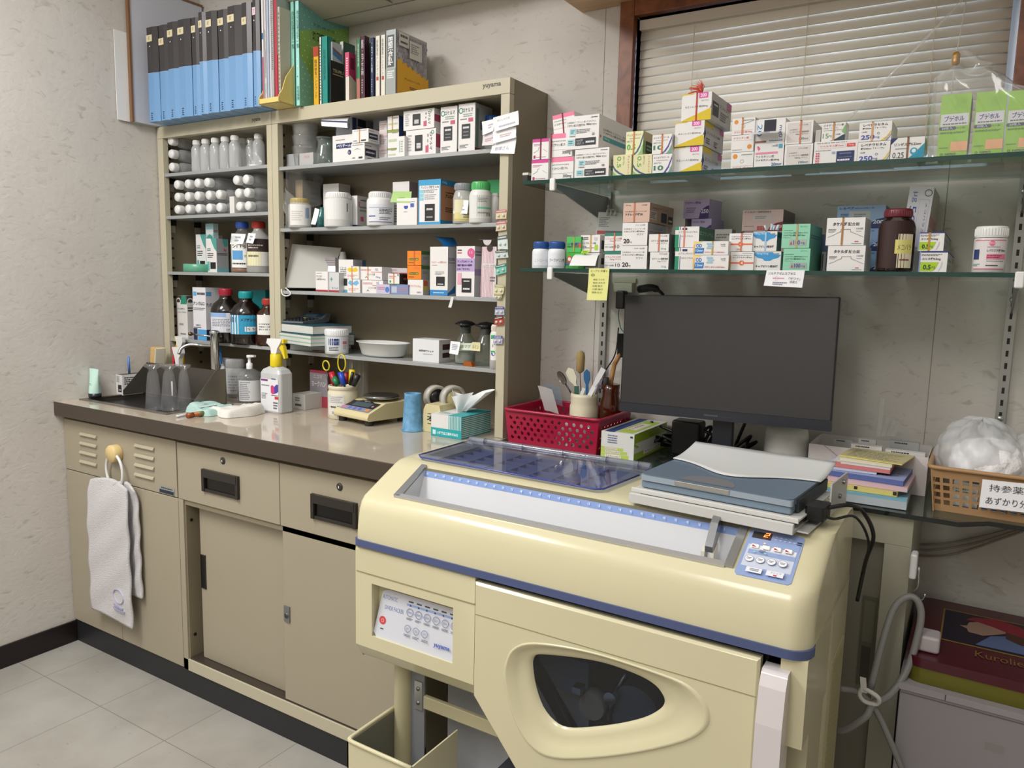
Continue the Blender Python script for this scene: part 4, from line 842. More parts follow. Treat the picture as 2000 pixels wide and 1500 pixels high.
book('thick boxed dictionary with grey spine and yellow lower band', 753.5, 772.5, 60, -.188, S=833, col='#a9b0b0', side='#a8a6aa', fr=[r(.15, .42, .85, .92, '#4a5054'), tv(.22, .45, .44, '国語総合新辞', '#e4e6e2', .52, .03), r(0, 0, 1, .40, '#9aa09c'), g(.15, .24, .85, .37, 4, '#e4e6e2')],
     sp=chk+[r(.05, .76, .36, .97, '#c9c7c0'), g(.1, .88, .32, .95, 1, '#333'), g(.1, .79, .32, .85, 1, '#333'), r(.38, .62, .78, .9, '#c9c7c0'), g(.42, .7, .7, .86, 5, '#77777a'), ('p', [(0, 0), (1, 0), (1, .40), (.93, .36), (.86, .41), (.78, .38), (.7, .44), (.62, .41), (.55, .47), (.47, .44), (.4, .5), (.33, .46), (.26, .53), (.18, .49), (.1, .55), (0, .53)], '#d9a21a'), ('t', .22, .25, .035, 'Modern Life', '#6a4a10', .5), r(.44, .03, .45, .14, '#5a3a10'), r(.52, .03, .53, .14, '#5a3a10'), g(.38, .12, .6, .17, 2, '#5a3a10')])
# ================================================================== contents of the narrow left shelf unit
HD = M('#e6e6e4', .4); PL = G('#ffffff', .5, .12, 1.4, '#dfe1e0'); PLC = G('#ffffff', .34, .08, 1.4, '#dfe1e0')
def pbottle(root_name, label, loc, L, R, group, lying=True, capr=.0145):
    rt = thing(root_name, label, 'bottle', loc, group)
    T = Matrix.Translation(loc) @ (Matrix.Rotation(math.radians(-90), 4, 'X') @ Matrix.Rotation(math.pi, 4, 'X') if lying else Matrix.Identity(4))
    b = MB(T); nk = .011
    b.lathe([(0, 0), (R*.9, 0), (R, .004), (R, L*.68), (R*.9, L*.76), (nk, L*.84), (nk, L*.86)], PL if not lying else PLC, seg=24); b.build('body', rt)
    b = MB(T); b.lathe([(capr, L*.85), (capr, L*.98), (capr*.85, L), (0, L)], HD, seg=22)
    for i in range(24): a = i*6.2832/24; x, y = capr*math.cos(a), capr*math.sin(a); b.box(x-.0006, x+.0006, y-.0006, y+.0006, L*.86, L*.97, HD)
    b.build('cap', rt); return rt
BG = 'empty plastic medicine bottles in the narrow shelf unit'
# three lying at the left of the top shelf, caps to the front
pr = None
wordn = ['lowest', 'middle', 'topmost']
for i, (px_, py_) in enumerate([(335, 326), (334, 302), (333, 278)]):
    Rr = .021; Y1 = -.030; Ln = .15; z = L1+Rr+.0005+i*.0435; x = XO(px_, -.178, z)
    lb = wordn[i]+' of three plastic bottles lying at the left end of the top shelf'
    pr = pbottle('plastic_bottle', lb, (x, Y1, z), Ln, Rr, BG) if pr is None else copy_tree(pr, (x, Y1, z), lb)
    lie = pr if i == 0 else lie
# standing row
up = None; od = ['leftmost', 'second', 'third', 'fourth', 'fifth', 'sixth', 'seventh']
for i, (px_, py_, yy) in enumerate([(386, 273, -.155), (403.5, 271.5, -.155), (422, 269.5, -.155), (441, 267, -.155), (460, 264.5, -.155), (475, 269, -.11), (491, 272, -.10)]):
    x = XO(px_, yy, L1)
    lb = od[i]+' upright translucent bottle from the left on the top left shelf'
    up = pbottle('plastic_bottle', lb, (x, yy, L1), .105+.001*i, .0185, BG, False, .0125) if up is None else copy_tree(up, (x, yy, L1), lb)
x = XO(506, -.14, L1); root = pbottle('plastic_bottle', 'upright bottle inside a clear bag at the right end of the top left shelf', (x, -.14, L1), .105, .0185, BG, False, .0125)
b = MB(); bz = L1
b.grid(lambda u, v: Vector((x-.034+.006*math.sin(v*9)+.062*u+.02*(v)*(1-u), -.168+.012*math.sin(u*7+v*4), bz+.001+.082*v*(1-.12*u))), 10, 8, G('#ffffff', .22, .15, 1.3, '#e6e8ea')); b.lathe([(.022, 0), (.022, .008)], M('#e6e7e8', .4), (x, -.15, bz+.0005), 18)
tag(b.build('plastic_bag', None), 'crumpled clear bag at the right end of the top left shelf', 'bag')
# rows lying on the second shelf
rows = [(411, [346, 367, 387, 408, 428, 467, 484], 'bottom'), (388, [346, 366, 385, 407, 427, 465, 482], 'middle'), (366, [345, 366, 385, 404, 461, 480], 'top')]
od2 = ['first', 'second', 'third', 'fourth', 'fifth', 'sixth', 'seventh']
for k, (py_, xs, nm) in enumerate(rows):
    for i, px_ in enumerate(xs):
        Rr = .0205; z = L2+Rr+.0005+k*.0413; x = XO(px_, -.178, z)
        copy_tree(lie, (x, -.030, z), od2[i]+' lying bottle from the left in the '+nm+' row of the second left shelf')
carton('small plain white box between the lying bottles on the second left shelf', 449, 458, 384, -.176, L2, dep=.1, col='#dcdad4')
# third shelf
bottle('flat green roll of tape on the third left shelf', 390, 516, -.135, L3, 38, [(0, 0), (.96, 0), (1, .05), (1, .95), (.96, 1), (.3, 1)], None, M('#5fa588', .3), None, name='tape_roll', cat='tape')
TEAL = [('p', [(.45, 1), (1, 1), (1, .62), (.8, .7), (.6, .86)], '#4f9f98'), g(.1, .62, .45, .72, 2, '#5b7a90'), g(.12, .42, .7, .58, 3, K), r(.08, .05, .3, .32, '#62aaa6'), r(.38, .1, .9, .3, '#1c1c1e')]
c1, T4, W, dp, hh = carton('white and teal carton with angled top, left one on the third left shelf', 384.5, 403, 458, -.12, L3, dep=.07, fr=TEAL, group='teal and white cartons')
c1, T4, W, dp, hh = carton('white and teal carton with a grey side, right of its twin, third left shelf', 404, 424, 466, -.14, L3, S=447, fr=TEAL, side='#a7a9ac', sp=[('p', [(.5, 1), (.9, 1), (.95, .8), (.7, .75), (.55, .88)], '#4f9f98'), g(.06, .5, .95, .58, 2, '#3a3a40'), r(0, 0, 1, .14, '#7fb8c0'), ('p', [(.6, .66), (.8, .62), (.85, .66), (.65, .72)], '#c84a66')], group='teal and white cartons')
carton('small teal carton balanced on top of the grey sided carton', 402, 417, 437, -.138, L3+hh+.0005, S=425, col='#8fb9bd', top='#8fb9bd', side='#a9c4c4', fr=[r(.05, .25, .95, .6, '#c9d2d2'), ('p', [(.1, .05), (.5, .3), (.9, .1), (.9, 0), (.1, 0)], '#3f8a84')], sp=[g(.1, .4, .9, .6, 2, '#9a4a60')])
AMB = G('#8a4a18', .35, .04, 1.5, '#5a2c0c'); CLR = G('#f2f6f4', .12, .04, 1.45, '#d9dedc')
BPR = [(0, 0), (.92, 0), (1, .03), (1, .62), (.93, .70), (.5, .80), (.42, .83), (.42, .88)]
bottle('clear syrup bottle with blue cap and シロップ label on the third left shelf', 475, 433, -.14, L3, 30, BPR, (.5, .87, 1), CLR, M('#2a50a0', .35), lab=[('t', .05, .74, .17, 'シロップ', K, .85, .03), r(.06, .3, .5, .66, '#5a9ad0'), ('p', [(.06, .62), (.5, .3), (.5, .42), (.06, .7)], '#1c3f78'), g(.55, .4, .9, .5, 2, GR), g(.06, .1, .6, .2, 1, K)], laby=(.10, .60), liquid=(M('#9a5a18', .3), .1), a0=-1.1, a1=1.1)
bottle('milky bottle with red cap and dark brown label beside the syrup bottle', 507, 433, -.125, L3, 33, BPR, (.5, .87, 1), G('#e8e8e4', .6, .1, 1.4, '#cfcfca'), M('#b8382c', .4), lab=[r(0, .52, 1, 1, '#3f2c2c'), r(0, 0, .55, .52, '#e0dcae'), g(.08, .62, .6, .8, 2, '#d8d0cc'), g(.08, .3, .45, .42, 1, '#5a5648')], laby=(.14, .66), a0=-1.1, a1=1.2)
def wall_note(label, pts, Y, **k): return note(label, [ay(px_, py_, Y+(dy if len(q) > 2 else 0)) if True else 0 for q in pts for px_, py_, dy in [tuple(q)+((0,) if len(q) == 2 else ())]], **k)
wall_note('white paper note taped across the neck of the syrup bottle', [(451, 477), (476, 477), (480, 457), (452, 456)], -.172, items=[g(.3, .2, .7, .8, 2, '#a9aab4')])
wall_note('narrow white note on the milky bottle with the red cap', [(482, 474), (496, 476), (499.5, 456), (485, 455)], -.176, items=[g(.3, .2, .7, .8, 2, '#a9aab4')])
# fourth shelf
carton('white carton at the left end of the fourth left shelf, half behind the post', 334, 347, 605, -.13, L4, dep=.1, fr=[g(.4, .3, .9, .6, 3, GR)])
carton('pale carton with a green and black crest at its top, fourth left shelf', 347, 367.5, 577, -.15, L4, S=380, col='#dcd9d6', fr=[r(0, .84, 1, 1, '#4a3c38'), ('p', [(.35, .80), (.5, 1), (.9, 1), (.98, .8), (.6, .8)], '#2c8a72'), ('o', .2, .86, .09, '#dfe6e2', .3), ('t', .08, .66, .05, 'ベンタサン', K, .7, .02), ('t', .08, .59, .04, 'シロップ0.5%', K, .8), r(.2, .29, .62, .35, '#b9b6b0'), g(.24, .30, .58, .34, 1, GR), g(.3, .06, .8, .12, 1, GR)], sp=[r(0, .84, 1, 1, '#4a3c38'), ('o', .5, .86, .09, '#dfe6e2', .3), g(.1, .62, .9, .74, 2, K)])
carton('tall white carton with blue squares at its foot on the fourth left shelf', 379, 404, 561, -.165, L4, S=440, col='#e0e0e4', fr=[r(0, 0, .3, .22, '#1f2a4c'), r(.33, 0, 1, .2, '#4fa0d8'), r(.05, .84, .3, .92, '#5fa8dc'), g(.35, .84, .95, .92, 1, K), ('t', .03, .66, .07, 'アンパルロ', K, .86, .03), g(.05, .56, .95, .62, 2, GR), ('t', .2, .26, .035, 'NIPRO', K), g(.05, .22, .6, .25, 1, GR)], sp=[r(.02, .84, .3, .92, '#5fa8dc'), ('t', .03, .63, .08, 'アンパルロ', K, .4, .03), r(0, 0, 1, .2, '#1c2544')])
DBR = [(0, 0), (.94, 0), (1, .03), (1, .56), (.97, .62), (.8, .72), (.45, .80), (.40, .83), (.40, .88)]
DK_ = G('#3a1c0a', .55, .04, 1.5, '#1c0e06')
bottle('dark brown bottle with red cap and pale lilac label, fourth left shelf', 443, 563.5, -.168, L4, 38, DBR, (.43, .87, 1), DK_, M('#a32838', .35), lab=[r(0, .78, .5, 1, '#8fb0dc'), g(.1, .3, .7, .7, 5, '#8a8c96'), g(.5, .05, .9, .2, 2, '#8a8c96')], labc='#d5d6de', laby=(.20, .56), a0=-1.25, a1=1.25)
bottle('dark brown bottle with teal cap and blue メプチン label, fourth left shelf', 482, 569, -.165, L4, 40, DBR, (.43, .87, 1), DK_, M('#1f9aa0', .35), lab=[r(0, 0, .3, 1, '#e6e6e8'), r(.02, .62, .22, .9, '#22285a'), ('t', .36, .68, .16, 'メプチンシロップ', K, .6, .03), r(.46, .15, .85, .4, '#e2e6e8'), ('t', .52, .2, .13, '5.5g', K, .26)], labc='#2a94bc', laby=(.20, .56), a0=-1.25, a1=1.25)
carton('teal carton with white stripe standing behind the brown bottles', 489, 520, 566, -.085, L4, dep=.07, col='#17868c', fr=[r(0, .48, 1, .56, '#cfdcdc'), g(.3, .49, .8, .55, 1, K)])
bottle('brown bottle with white label mostly hidden by the shelf post', 525, 583, -.15, L4, 34, DBR, (.43, .87, 1), AMB, M('#b43c34', .35), lab=[g(.1, .2, .8, .6, 3, GR)], laby=(.24, .66))
# ================================================================== contents of the wide shelf unit: top shelf
GC = 'medicine cartons in the wide shelf unit'
CL2 = G('#ffffff', .12, .03, 1.45, '#dcdedd')
for i in range(4):
    bottle(['lowest', 'second', 'third', 'topmost'][i]+' clear plastic cup of the tall nested stack', 597, 0, -.13, R1+.032*i, 36, [(0, 0), (.72, 0), (.80, .02), (1, .98), (1.04, 1), (.97, .98), (.78, .05)], None, CL2, None, name='plastic_cup', cat='cup', hfix=.06, group='nested clear cups')
carton('small clear plastic tray at the left end of the top shelf', 560, 582, 302, -.15, R1, dep=.06, col='#a9acac', openf=True, name='plastic_tray', cat='tray')
carton('low clear lidded plastic box in front of the nested cups', 585, 612, 300, -.165, R1, dep=.05, col='#b3b2b0', name='plastic_tray', cat='tray', fr=[('t', .35, .6, .2, 'MAX', '#c87a8a')])
bottle('glass flask standing between the cups and the white boxes', 635, 269, -.14, R1, 34, [(0, 0), (.95, 0), (1, .05), (.72, .5), (.60, .68), (.60, .85), (.72, 1), (.58, .84), (.58, .68), (.7, .5), (.96, .06), (0, .02)], None, G('#eef4f2', .08, .02, 1.5, '#c5cfcb'), None, name='glass_flask', cat='flask')
x_, T4, W, dp, hh = carton('large white carton printed ペリチーム with navy band, left on the top shelf', 650, 690, 266, -.165, R1, dep=.12, fr=[r(.18, .52, .95, .70, '#26315e'), ('t', .22, .56, .11, 'ペリチーム', '#e2e4ee', .66, .03), g(.16, .8, .6, .86, 1, GR), ('c', .82, .36, .09, '#26315e'), ('t', .76, .31, .09, '1g', '#ffffff')])
zt = R1+hh+.004
x_, T4, W, dp, hh2 = carton('navy and white carton lying open with its flap hanging forward, top shelf', 655, 690, 228, -.13, zt, S=738, col='#1e2550', side='#8f939e', fr=[r(.06, .05, .94, .95, '#aeb2bb'), ('t', .5, .3, .3, 'ペリ', '#26315e', .3, .03)], sp=[r(0, 0, .12, 1, '#26315e'), r(.18, .5, .5, .85, '#16192a'), r(.18, .1, .5, .42, '#16192a'), g(.22, .16, .45, .3, 1, '#aab'), r(.62, .08, 1, .42, '#26315e')])
b = MB()
A_, B_ = ay(629, 247, -.185), ay(688, 228, -.15)
p0, p1, p2, p3 = ay(628, 246, -.19), ay(679, 250, -.185), ay(692, 224, -.14), ay(642, 226, -.14)
b.grid(lambda u, v: (p0*(1-u)+p1*u)*(1-v)+(p3*(1-u)+p2*u)*v+Vector((0, -.012*math.sin(v*3.1), .004*math.sin(v*3.1))), 6, 6, M('#dfe0e4', .4)); b.add([ay(637, 229, -.165), ay(682, 229.5, -.163), ay(680, 226.5, -.16), ay(640, 226.5, -.16)], [(0, 1, 2, 3)], M('#1a1f3c')); 
b.grid(lambda u, v: (p0*(1-u)+p1*u)*(.72-.07*v)+(p3*(1-u)+p2*u)*(.28+.07*v)+Vector((0, -.0125*math.sin((.28+.07*v)*3.1)-.0012, .004*math.sin((.28+.07*v)*3.1))), 6, 1, M('#26315e')); fl = b.build('open_flap', x_ if x_.type == 'EMPTY' else None)
fl.parent = x_; fl.location = fl.location-x_.location
SMW = [r(.55, .08, .85, .2, '#3a3a3c'), g(.08, .08, .3, .2, 1, GR), g(.1, .84, .9, .94, 1, '#9a9a9c')]
SMS = [r(.05, .25, .85, .68, '#26283c'), g(.12, .38, .75, .56, 1, '#cfd0dc'), g(.05, .8, .5, .9, 1, GR), g(.2, .08, .9, .16, 1, GR)]
z_a = R1; x_, T4, W, dp, hA = carton('small white carton with navy side label, lower of the pair before the large carton', 686, 712, 281, -.185, R1, S=738, fr=SMW+[('p', [(.2, .6), (.45, .72), (.75, .6), (.45, .66)], '#9a9a9c')], sp=SMS, group='white cartons with navy side labels', dep=None)
carton('small white carton with rubber band and navy side label, upper of the pair', 688, 719.5, 254, -.187, R1+hA+.001, S=741, fr=SMW, sp=SMS, band=('#c8965a', .45), group='white cartons with navy side labels')
PNK = [r(0, 0, 1, .3, '#e6d4d4'), g(.1, .4, .9, .8, 3, '#c89a9a'), r(0, .88, 1, 1, '#d8c4c8')]
za = R1
for i, (T_, nm) in enumerate(((294.5, 'lowest'), (267, 'middle'), (237, 'topmost'))):
    x_, T4, W, dp, h_ = carton(nm+' pink printed white carton of the narrow stack, top shelf', 741, 756, T_, -.13, za, dep=.1, fr=PNK, group='pink printed cartons'); za += h_+.0008
carton('grey carton with blue band behind the narrow stacks, top shelf', 729, 764, 222, -.075, R1, dep=.06, col='#9a9da6', fr=[r(0, .4, 1, .52, '#6a9ac0'), g(.1, .6, .4, .7, 2, '#a05a5a')])
GRP = [g(.08, .28, .9, .55, 1, '#b9c3a0'), g(.4, .78, .9, .9, 1, '#8a8c8c')]
za = R1
for i, (T_, nm) in enumerate(((291, 'lowest'), (255, 'middle'), (228, 'topmost'))):
    x_, T4, W, dp, h_ = carton(nm+' white carton with olive green top and navy side, top shelf', 757, 779 if i else 775, T_, -.155, za, S=787 if i else 781, side='#2c3a6c', top='#8f9d4a', fr=GRP+([r(0, .86, 1, 1, '#8f9d4a')] if i < 2 else []), band=('#b89a5a', .42) if i == 2 else None, group='olive topped cartons'); za += h_+.0008
carton('slim white carton standing before the lying cartons, top shelf', 775, 790, 267, -.178, R1, dep=.05, fr=[r(.3, .2, .4, .8, '#9ab0c8'), g(.5, .2, .8, .8, 5, '#a8c0a0')])
LOK = [r(.3, .2, .56, .8, '#2f3032'), ('tr', .36, .5, .14, '-----', '#d9d9d9', .2), ('tr', .80, .86, .085, 'ロケルマ', '#3f4a48', .66, .02), ('o', .89, .86, .075, '#2f8a72', .35), g(.72, .25, .76, .85, 3, GR), r(.66, .12, .76, .38, '#c45a78'), g(.06, .2, .2, .85, 6, '#b5b5b8')]
za = R1; x_, T4, W, dp, hB = carton('white carton ロケルマ lying on its side, lower of the pair, top shelf', 793, 851, 256, -.165, za, S=862, fr=LOK, sp=[r(0, .3, 1, .8, '#b84a68')], group='lying ロケルマ cartons')
carton('white carton ロケルマ lying on its side, upper of the pair, top shelf', 788, 848, 218, -.167, za+hB+.001, S=862, fr=LOK, sp=[r(0, .35, 1, .7, '#b84a68')], group='lying ロケルマ cartons')
LOV = [('o', .14, .86, .06, '#2f8a72', .35), ('t', .25, .82, .09, 'ロケルマ', '#3f4a48', .62, .02), g(.28, .72, .85, .8, 2, '#8a9a94'), g(.1, .66, .5, .7, 1, GR), r(.6, .62, .88, .70, '#c45a78'), r(.2, .28, .72, .58, '#2f3032'), g(.28, .47, .64, .54, 1, '#e4e4e4'), g(.3, .4, .62, .43, 1, '#9a9a9c'), g(.3, .33, .62, .36, 1, '#9a9a9c'), g(.08, .08, .6, .16, 3, GR)]
carton('tall white carton ロケルマ standing upright, left of the two, top shelf', 860, 892, 210, -.165, R1, dep=.10, fr=LOV, side='#c4c2c2', sp=[r(0, 0, 1, .09, '#7a1f38')], group='upright ロケルマ cartons')
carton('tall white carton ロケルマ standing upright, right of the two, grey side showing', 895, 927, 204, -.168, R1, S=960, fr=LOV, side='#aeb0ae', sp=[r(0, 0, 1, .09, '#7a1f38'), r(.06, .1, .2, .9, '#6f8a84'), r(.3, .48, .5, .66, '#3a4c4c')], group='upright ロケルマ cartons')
bottle('white jar with a blue lid behind the paper notes, top shelf', 960, 228, -.10, R1, 30, [(0, 0), (1, 0), (1, .76), (.9, .8)], (.95, .78, 1), M('#d9d9d8', .4), M('#244f9a', .3), hfix=.098, name='medicine_jar')
NI = [('t', .15, .62, .16, 'おいしゃさま', '#a8abc0', .5), g(.2, .15, .85, .35, 1, '#b0b2c8')]
wall_note('folded white note at the left of the notes on the shelf post', [(944, 265), (965, 256), (966, 232), (941, 238)], -.197, items=[g(.5, .3, .9, .7, 2, '#b8bac8')], group='white notes on the shelf post')
wall_note('small white note with printed line under the folded one', [(943, 285), (966, 283), (966, 255), (943, 265)], -.195, col='#dfdadd', items=[g(.2, .3, .9, .6, 2, '#c09aa0')], group='white notes on the shelf post')
wall_note('lowest white note of the overlapping column on the shelf post', [(959, 300), (1006, 301), (1009, 265), (962, 280)], -.196, items=[('t', .15, .25, .3, '意様さん', '#a8abc0', .6)], group='white notes on the shelf post')
wall_note('middle white note of the overlapping column on the shelf post', [(965, 281), (1009, 269), (1008, 247), (962, 256)], -.199, items=[g(.3, .3, .8, .6, 2, '#c8a8ac')], group='white notes on the shelf post')
wall_note('topmost large white note sticking out past the shelf post', [(967, 258), (1015, 244), (1012, 216), (963, 230)], -.202, items=NI, group='white notes on the shelf post')
# ------------------------------------------------------------------ second shelf
b = MB(); A = [ay(*q) for q in ((556, 437, -.17), (628, 395, -.06), (630, 345, -.06), (560, 322, -.185))]
bg = G('#ffffff', .20, .12, 1.35, '#dfe3e4')
b.grid(lambda u, v: (A[0]*(1-u)+A[1]*u)*(1-v)+(A[3]*(1-u)+A[2]*u)*v+Vector((.004*math.sin(9*u+5*v), -.008*math.sin(6*u)*math.sin(5*v+2*u), .004*math.sin(11*u))), 14, 10, bg)
b.grid(lambda u, v: Vector((XO(556, -.17, R2)+.006*math.sin(v*7)+.04*u, -.172+.02*u+.004*math.sin(8*u+9*v), R2+.002+.125*v*(1-.4*u))), 10, 10, bg)
tag(b.build('plastic_bag', None), 'clear plastic bag holding brown card at the left of the second shelf', 'bag')
carton('tan card sleeve inside the clear bag, second shelf', 578, 592, 352, -.12, R2+.001, S=626, col='#b59c74', side='#8f8a80', sp=[g(.4, .5, .9, .8, 3, '#77726a')], dep=None, name='card_sleeve', cat='card')
bottle('squat white jar with a gold lid and blue print, second shelf', 586, 388, -.165, R2, 31, [(0, 0), (.95, 0), (1, .04), (1, .76), (.85, .84)], (.78, .83, 1), G('#f2f2f0', .55, .15, 1.35, '#dddcd8'), M('#b8a468', .35), lab=[r(.72, .35, .92, .85, '#7a98c4'), g(.1, .2, .6, .7, 5, '#c3c1bc')], laby=(.08, .78), labc='#e2e0dc', name='medicine_jar')
wall_note('tiny white tag leaning beside the gold lidded jar', [(609, 438), (618, 439), (624, 409), (615, 406)], -.17)
bottle('slim teal bottle half hidden behind the white bottle with a note', 629, 405, -.13, R2, 14, [(0, 0), (1, 0), (1, .6), (.5, .8), (.4, .95), (.4, 1)], None, G('#7cc0bc', .4, .1, 1.4, '#5aa8a4'), None)
HWP = [(0, 0), (.95, 0), (1, .03), (1, .74), (.94, .8), (.8, .83)]
bottle('tall white plastic bottle with a paper note on its front, second shelf', 661, 377, -.158, R2, 40, HWP, (.86, .83, 1), M('#e2e2e0', .35), M('#e6e6e4', .4), lab=[r(.8, .4, .84, .8, '#55565a')], labc='#e2e2e0', laby=(.2, .8), name='medicine_bottle')
wall_note('square white note stuck on the tall white plastic bottle', [(637, 424), (656, 428), (660, 402), (639, 400)], -.182, items=[g(.4, .5, .7, .8, 2, '#b4b6be')])
carton('plain white carton standing behind the tall white bottle', 632, 662, 360, -.085, R2, dep=.05, side='#bdbbb8', fr=[g(.15, .5, .8, .8, 3, GR)])
carton('white carton with navy foot stripe and pink spot behind the white bottle', 678, 698, 383, -.13, R2, S=722, side='#c9c7c4', sp=[r(0, 0, 1, .08, '#2c3c7c'), r(.1, .66, .2, .82, '#c8718a'), g(.25, .84, .95, .9, 1, K), r(.25, .22, .5, .36, '#c04a78'), g(.2, .5, .8, .7, 2, '#8a8a8c')], fr=[r(0, 0, 1, .1, '#1c2a5a')])
bottle('white ribbed cap bottle with blue lined label, second shelf', 743, 376, -.16, R2, 40, HWP, (.84, .80, 1), M('#e2e2e2', .35), M('#dddddd', .4), lab=[r(0, .80, 1, .82, '#3a4c8c'), g(.45, .45, .98, .76, 4, K), r(0, .3, .3, .36, '#3a4c8c'), g(.45, .1, .9, .3, 2, GR), r(0, 0, 1, .03, '#3a4c8c')], laby=(.1, .62), labc='#dadce2', name='medicine_bottle')
carton('grey white carton with open brown flaps behind the green note', 767, 799, 356, -.12, R2, S=815, side='#8d8088', fr=[('t', .1, .72, .06, '日本薬局方', K), ('t', .1, .64, .06, 'ファモチジン', K), g(.1, .1, .35, .5, 7, GR)], openf=True)
wall_note('lime green paper note above the small white carton, second shelf', [(764, 395), (803, 396), (804, 374), (767, 374)], -.172, col='#a9cc80', items=[g(.4, .4, .7, .5, 1, '#8aac60')])
carton('small white carton with a blue badge, second shelf', 775, 814, 388, -.175, R2, dep=.07, fr=[g(.08, .84, .9, .88, 1, '#6a7ab0'), ('p', [(.36, .72), (.56, .72), (.56, .64), (.5, .60), (.42, .60), (.36, .64)], '#2c4ca8'), r(.68, .66, .86, .80, '#4a64b0'), ('t', .36, .48, .04, '吸湿注意', '#4a6ab0')])
carton('tall blue and white carton アレロック with orange side, second shelf', 817, 860, 352, -.175, R2, S=890, col='#3f9ccc', top='#3f9ccc', side='#bd8461', fr=[r(.05, .06, .95, .87, '#e4e4e4'), ('t', .1, .80, .06, 'アレロック顆粒 0.5%', K, .82, .02), g(.25, .7, .85, .78, 3, GR), r(.06, .70, .24, .78, '#8cc8dc'), r(.06, .62, .24, .69, '#8cc8dc'), r(.06, .54, .24, .61, '#8cc8dc'), g(.28, .55, .8, .68, 3, '#a2a2a4'), r(.3, .08, .75, .46, '#1e1f22'), g(.38, .3, .66, .38, 1, '#dcdcdc'), g(.38, .13, .66, .2, 1, '#9a9a9a')], sp=[r(0, .87, 1, 1, '#3488b4'), r(0, 0, 1, .10, '#3488b4'), ('t', .1, .90, .06, '100g', '#cfe6f0', .3), ('t', .3, .60, .085, 'アレロック', K, .68, .03), g(.3, .7, .9, .74, 1, '#5a3a2a'), g(.3, .28, .95, .4, 3, '#5a3a2a')])
bottle('milky bottle with grey lid, yellow label and white note, second shelf', 904, 359, -.165, R2, 33, [(0, 0), (.95, 0), (1, .03), (1, .62), (.9, .74), (.75, .83)], (.84, .83, 1), G('#f0f0ec', .6, .12, 1.35, '#d6d6d0'), M('#8d9296', .4), lab=[r(0, .02, 1, .1, '#c9b85a'), r(0, .1, .4, .4, '#d8cf90'), g(.5, .1, .9, .4, 2, '#a89a50'), r(.85, .6, .9, .9, '#3c3c3c')], laby=(.06, .58), labc='#dcd8b4', name='medicine_bottle')
wall_note('square white handwritten note on the grey lidded bottle', [(887, 417), (914, 418), (915, 391), (887, 391)], -.187, items=[('t', .2, .5, .2, 'よみ', '#9094a0', .5), g(.3, .2, .8, .4, 1, '#a8aab4')])
bottle('white bottle with bright green cap and grey label, second shelf', 938, 356, -.165, R2, 37, [(0, 0), (.95, 0), (1, .03), (1, .66), (.9, .76), (.78, .80)], (.80, .79, 1), M('#dededa', .35), M('#56b86c', .3), lab=[r(.35, .1, 1, 1, '#c9cbc6'), g(.4, .7, .8, .9, 3, '#8a8c88'), r(.38, .42, .98, .5, '#6fc0a4'), r(.75, .12, .9, .26, '#6a6660'), g(.4, .2, .9, .3, 1, '#9a8c80')], laby=(.1, .66), labc='#dededa', name='medicine_bottle', a0=-1.1, a1=1.1)
carton('green topped carton in the far corner of the second shelf', 950, 974, 352, -.075, R2, dep=.05, col='#9ab8a8', fr=[r(0, .6, 1, 1, '#3fa868')])
bottle('slim white bottle at the right end of the second shelf', 966, 378, -.14, R2, 18, [(0, 0), (1, 0), (1, .8), (.7, .9)], (.75, .88, 1), M('#e0e0de', .35), M('#e4e4e2', .4), name='medicine_bottle')
# ------------------------------------------------------------------ third shelf
b = MB(); A = [ay(*q) for q in ((555, 562, -.165), (640, 563, -.10), (667, 485, -.05), (571, 477, -.12))]
fnb = lambda u, v: (A[0]*(1-u)+A[1]*u)*(1-v)+(A[3]*(1-u)+A[2]*u)*v
b.grid(lambda u, v: fnb(u, v), 1, 1, M('#b8b6ae', .6), False); o = b.build('board_panel', None, solid=.005)
rt = thing('writing_board', 'grey white board leaning in the left corner of the third shelf', 'board', tuple(o.location)); o.parent = rt; o.location = (0, 0, 0)
b = MB(); b.tube([A[0]+Vector((0, -.006, 0)), ay(550, 566, -.185), ay(552, 575, -.19), ay(560, 578, -.19), ay(568, 573, -.19), A[0]+Vector((.02, -.012, 0))], .0022, M('#d9d9d4', .3), 8, sm=5); b.build('cord_loop', rt)
carton('striped grey carton behind the ointment boxes, third shelf', 627, 655, 503, -.085, R3, dep=.05, col='#b2abae', fr=[r(0, .07*i, 1, .07*i+.012, '#8c8488') for i in range(14)])
bottle('white rounded plastic spoon case behind the boxes, third shelf', 670, 492, -.06, R3, 12, [(0, 0), (.8, 0), (1, .3), (1, .8), (.6, 1)], None, M('#cfcfcc', .4), None, name='spoon_case', cat='case')
SB = [g(.06, .88, .5, .93, 1, GR), ('t', .06, .7, .12, 'テノユバ', K, .45, .02), ('t', .06, .56, .1, '点眼液0.02%', K, .75), r(0, 0, 1, .09, '#a8343c')]
carton('white box テノユバ with red foot stripe, left of the pair on the third shelf', 617, 640.5, 530, -.165, R3, dep=.045, fr=SB, group='red footed boxes')
carton('grey white box with teal cross and red foot stripe, third shelf', 641.5, 662, 532, -.16, R3, dep=.045, col='#cfd0d0', fr=[r(.18, .62, .42, .68, '#4a9a94'), r(.27, .54, .33, .76, '#4a9a94'), ('t', .35, .14, .1, 'テノユバ', K, .6, .02), r(0, 0, 1, .09, '#a8343c')], group='red footed boxes')
wall_note('folded white leaflet standing behind the grey white box', [(640, 540), (656, 540), (655, 519), (641, 519)], -.13)
